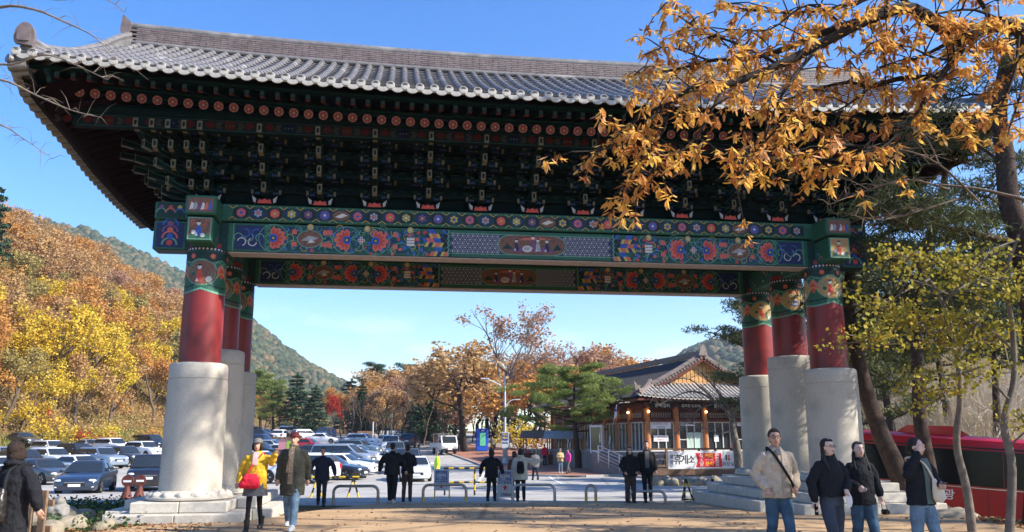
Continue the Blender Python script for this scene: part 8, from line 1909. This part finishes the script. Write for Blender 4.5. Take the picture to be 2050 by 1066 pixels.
# round no-entry paddles
for px, Y, lab in ((263, 30, 'rusty red round no-entry paddle in front of the black SUV'), (288, 31, 'rusty red no-entry paddle half hidden by the left stone column')):
    g = on(px, Y); o = empty('no_entry_paddle', g, R(5), lab, 'sign'); b = MB(); b.lathe([(.23, 0), (.20, .05), (.10, .34), (.09, .45)], 14); b.build('stand', MATS['cone_red'], o, 50); b = MB(); b.lathe([(.0, -.03), (.20, -.03), (.20, .03), (0, .03)], 22, cap=False); b.v = [(x, z, .63 + y) for x, y, z in b.v]; b.build('disc', MATS['cone_red'], o); b = MB(); b.box((0, -.034, .62), (.27, .008, .07)); b.build('white_bar', MATS['print_white'], o)
# notice board, wooden sign, white banners, thin pole
g = on(574, 52); o = empty('notice_board', g, R(-5), 'low notice board with pink and green pictures under a brown top rail', 'notice board'); zc = at(574, 890, 52).z - g.z
b = MB(); b.box((0, 0, zc), (1.0, .06, .62)); b.build('panel', MATS['print_pink'], o); b = MB(); b.box((0, -.02, zc + .38), (1.9, .12, .12)); b.build('top_rail', MATS['wood_post'], o); b = MB(); b.box((.22, -.034, zc), (.42, .012, .5)); b.build('green_print', M('print_lime', (.35, .5, .08), .6, var=.2), o); b = MB(); b.box((-.42, .05, zc / 2), (.07, .07, zc)); b.box((.42, .05, zc / 2), (.07, .07, zc)); b.build('post', MATS['wood_post'], o)
g = on(730, 118); zc = at(730, 868, 118).z - g.z; o = empty('wooden_sign_board', g, 0, 'wide brown wooden sign board at the end of the middle car row', 'sign'); b = MB(); b.box((0, 0, zc), (2.2, .12, .62)); b.build('board', M('sign_wood', (.33, .18, .09), .7, var=.25, scale=5), o); b = MB(); b.box((-.9, .1, zc / 2), (.12, .12, zc)); b.box((.9, .1, zc / 2), (.12, .12, zc)); b.build('post', MATS['wood_post'], o)
for px, lab in ((771, 'left one of two far white banners at the lane end'), (788, 'right one of two far white banners at the lane end')):
    g = on(px, 145); zc = at(px, 868, 145).z - g.z; o = empty('white_banner', g, 0, lab, 'banner'); b = MB(); b.box((0, 0, zc), (1.6, .03, .9)); b.build('cloth', MATS['banner_white'], o); b = MB(); b.box((-.8, 0, zc / 2), (.06, .06, zc + .9)); b.box((.8, 0, zc / 2), (.06, .06, zc + .9)); b.build('post', MATS['galvanised'], o)
g = on(746, 112); b = MB(); b.tube([(0, 0, 0), (0, 0, 3.0)], .10, 8); tag(b.build('white_pole', MATS['post_white'], None, loc=g), 'short white pole beside the wooden sign board', 'pole')
# left foreground: wooden fence, boulders, sack, planting, leaves
g = on(86, 13.8); fe = empty('wooden_fence', g, R(-8), 'short weathered wooden fence behind the woman at the left edge', 'fence')
for k, x in enumerate((-.42, -.10, .13)): b = MB(); b.box((x, 0, .42), (.13, .05, .92 - .05 * (k % 2)), bev=.01); b.build('plank', MATS['wood_post'], fe)
for z in (.28, .68): b = MB(); b.box((-.2, .05, z), (.95, .05, .10)); b.build('rail', MATS['wood_post'], fe)
for k, (px, py, s_, lab) in enumerate(((112, 1035, .95, 'long pale boulder below the wooden fence'), (150, 1052, .72, 'round boulder at the lower left beside the fallen leaves'), (62, 1052, .80, 'boulder behind the legs of the woman at the left edge'), (205, 1056, .5, 'small upright boulder at the edge of the leaf litter'), (100, 1064, .7, 'flat boulder at the very bottom left'), (170, 1032, .55, 'boulder right of the long pale one'))):
    g = ground(px, py + 8); o = inst('boulder', rock_src[k % 5], None, (g.x, g.y, g.z + .10 * s_), (.2 * k, .1, k * 1.3), (s_ * (1.3 if k == 0 else .9), s_ * .8, s_ * .85)); tag(o, lab, 'boulder', 'boulders at the lower left')
g = on(122, 17.5); b = MB(); b.ball((0, 0, .22), (.34, .2, .26), 12, 8); b.ball((.1, 0, .45), (.15, .12, .12), 10, 6); tag(inst('white_sack', remesh(b, .03, 'white_sack', M('sack_white', (.22, .21, .19), .6, var=.3, scale=6), 1, .10, .12), None, g), 'crumpled white sack behind the fence beside the navy sedan', 'sack')
o = inst('stone_slab', rock_src[1], None, tuple(on(1895, 18.2) + Vector((0, 0, .06))), (0, 0, .4), (1.3, 1.0, .55)); tag(o, 'flat stone slab at the foot of the dark pines', 'boulder')
def scatter(name, n, fn, size, mat, flat=1.5, lift=.02, seed=1, aspect=1.2, clump=.0):
    rs = np.random.RandomState(seed); P = []
    while len(P) < n:
        x, y = fn(rs)
        P.append((x, y, h(x, y) + lift + clump * rs.rand() ** 2))
    V, F, r = leaf_cloud(rs, np.array(P), np.full(n, .02), 1, size, aspect, 0, flat)
    return tag(inst(name, np_mesh(name, V, F, mat, rnd=r)), kind='stuff')
LM['litter'] = leaf_mat('leaf_litter', [(.12, .06, .03), (.26, .13, .06), (.36, .20, .09), (.42, .27, .13)], .2)
LM['green'] = leaf_mat('low_green', [(.02, .05, .015), (.04, .085, .02), (.09, .12, .03)], .3)
LM['grass'] = leaf_mat('grass_blades', [(.10, .12, .03), (.20, .19, .05), (.30, .26, .09), (.16, .19, .04)], .3)
LM['reed'] = leaf_mat('dry_reeds', [(.30, .22, .13), (.46, .36, .23), (.58, .48, .33), (.38, .28, .18)], .3)
scatter('fallen_leaves', 9500, lambda rs: (-8.2 + 2.9 * rs.rand() ** .8 - .5, 10.0 + 8.0 * rs.rand()), .095, LM['litter'], 1.6, .02, 1)
scatter('fallen_leaves', 3600, lambda rs: (9.2 + 2.4 * rs.rand(), 11.5 + 6.5 * rs.rand()), .10, LM['litter'], 1.6, .05, 2)
scatter('fallen_leaves', 1000, lambda rs: (-7 + 16 * rs.rand(), 12 + 12 * rs.rand()), .07, LM['litter'], 3, .055, 3)
scatter('ground_cover', 3000, lambda rs: (-8.9 - 6 * rs.rand() , 20.5 + 4.5 * rs.rand()), .08, LM['green'], .8, .03, 4, 1.3, .26)
scatter('ground_cover', 400, lambda rs: (-7.3 - 2.0 * rs.rand(), 15.8 + 2.2 * rs.rand()), .09, LM['green'], .8, .02, 5, 1.3, .25)
# grass on the bank below the hillside
def blades(name, n, fn, hgt, mat, seed, w=.03):
    rs = np.random.RandomState(seed); xy = np.array([fn(rs) for _ in range(n)]); z = hfun(xy[:, 0], xy[:, 1]); H_ = hgt * (.5 + .9 * rs.rand(n)); a = rs.rand(n) * 6.28; ln = rs.randn(n, 2) * .28 * H_[:, None]
    b0 = np.stack([xy[:, 0] - w * np.cos(a), xy[:, 1] - w * np.sin(a), z - .05], -1); b1 = np.stack([xy[:, 0] + w * np.cos(a), xy[:, 1] + w * np.sin(a), z - .05], -1)
    t = np.stack([xy[:, 0] + ln[:, 0], xy[:, 1] + ln[:, 1], z + H_], -1); V = np.stack([b0, b1, t], 1).reshape(-1, 3)
    return tag(inst(name, np_mesh(name, V, np.arange(3 * n).reshape(-1, 3), mat, rnd=np.repeat(rs.rand(n), 3))), kind='stuff')
blades('grass', 26000, lambda rs: (-49.8 - 9 * rs.rand(), 62 + 75 * rs.rand()), .40, LM['grass'], 5, .10)
def reed_pos(rs):
    y = 33 + 34 * rs.rand(); x = max(.40 * y + 1.0, 13.0) + 22 * rs.rand(); return x, y
blades('dry_reeds', 30000, reed_pos, 1.5, LM['reed'], 6, .022)
# bare undergrowth along the foot of the hillside
scatter('undergrowth', 16000, lambda rs: (-55 - 7 * rs.rand(), 60 + 85 * rs.rand()), .22, LM['tan'], .3, .1, 8, 1.2, 1.5)
scatter('undergrowth', 24000, lambda rs: (-58 - 55 * rs.rand(), 64 + 190 * rs.rand()), .42, LM['olive'], .3, .1, 9, 1.2, 2.2)
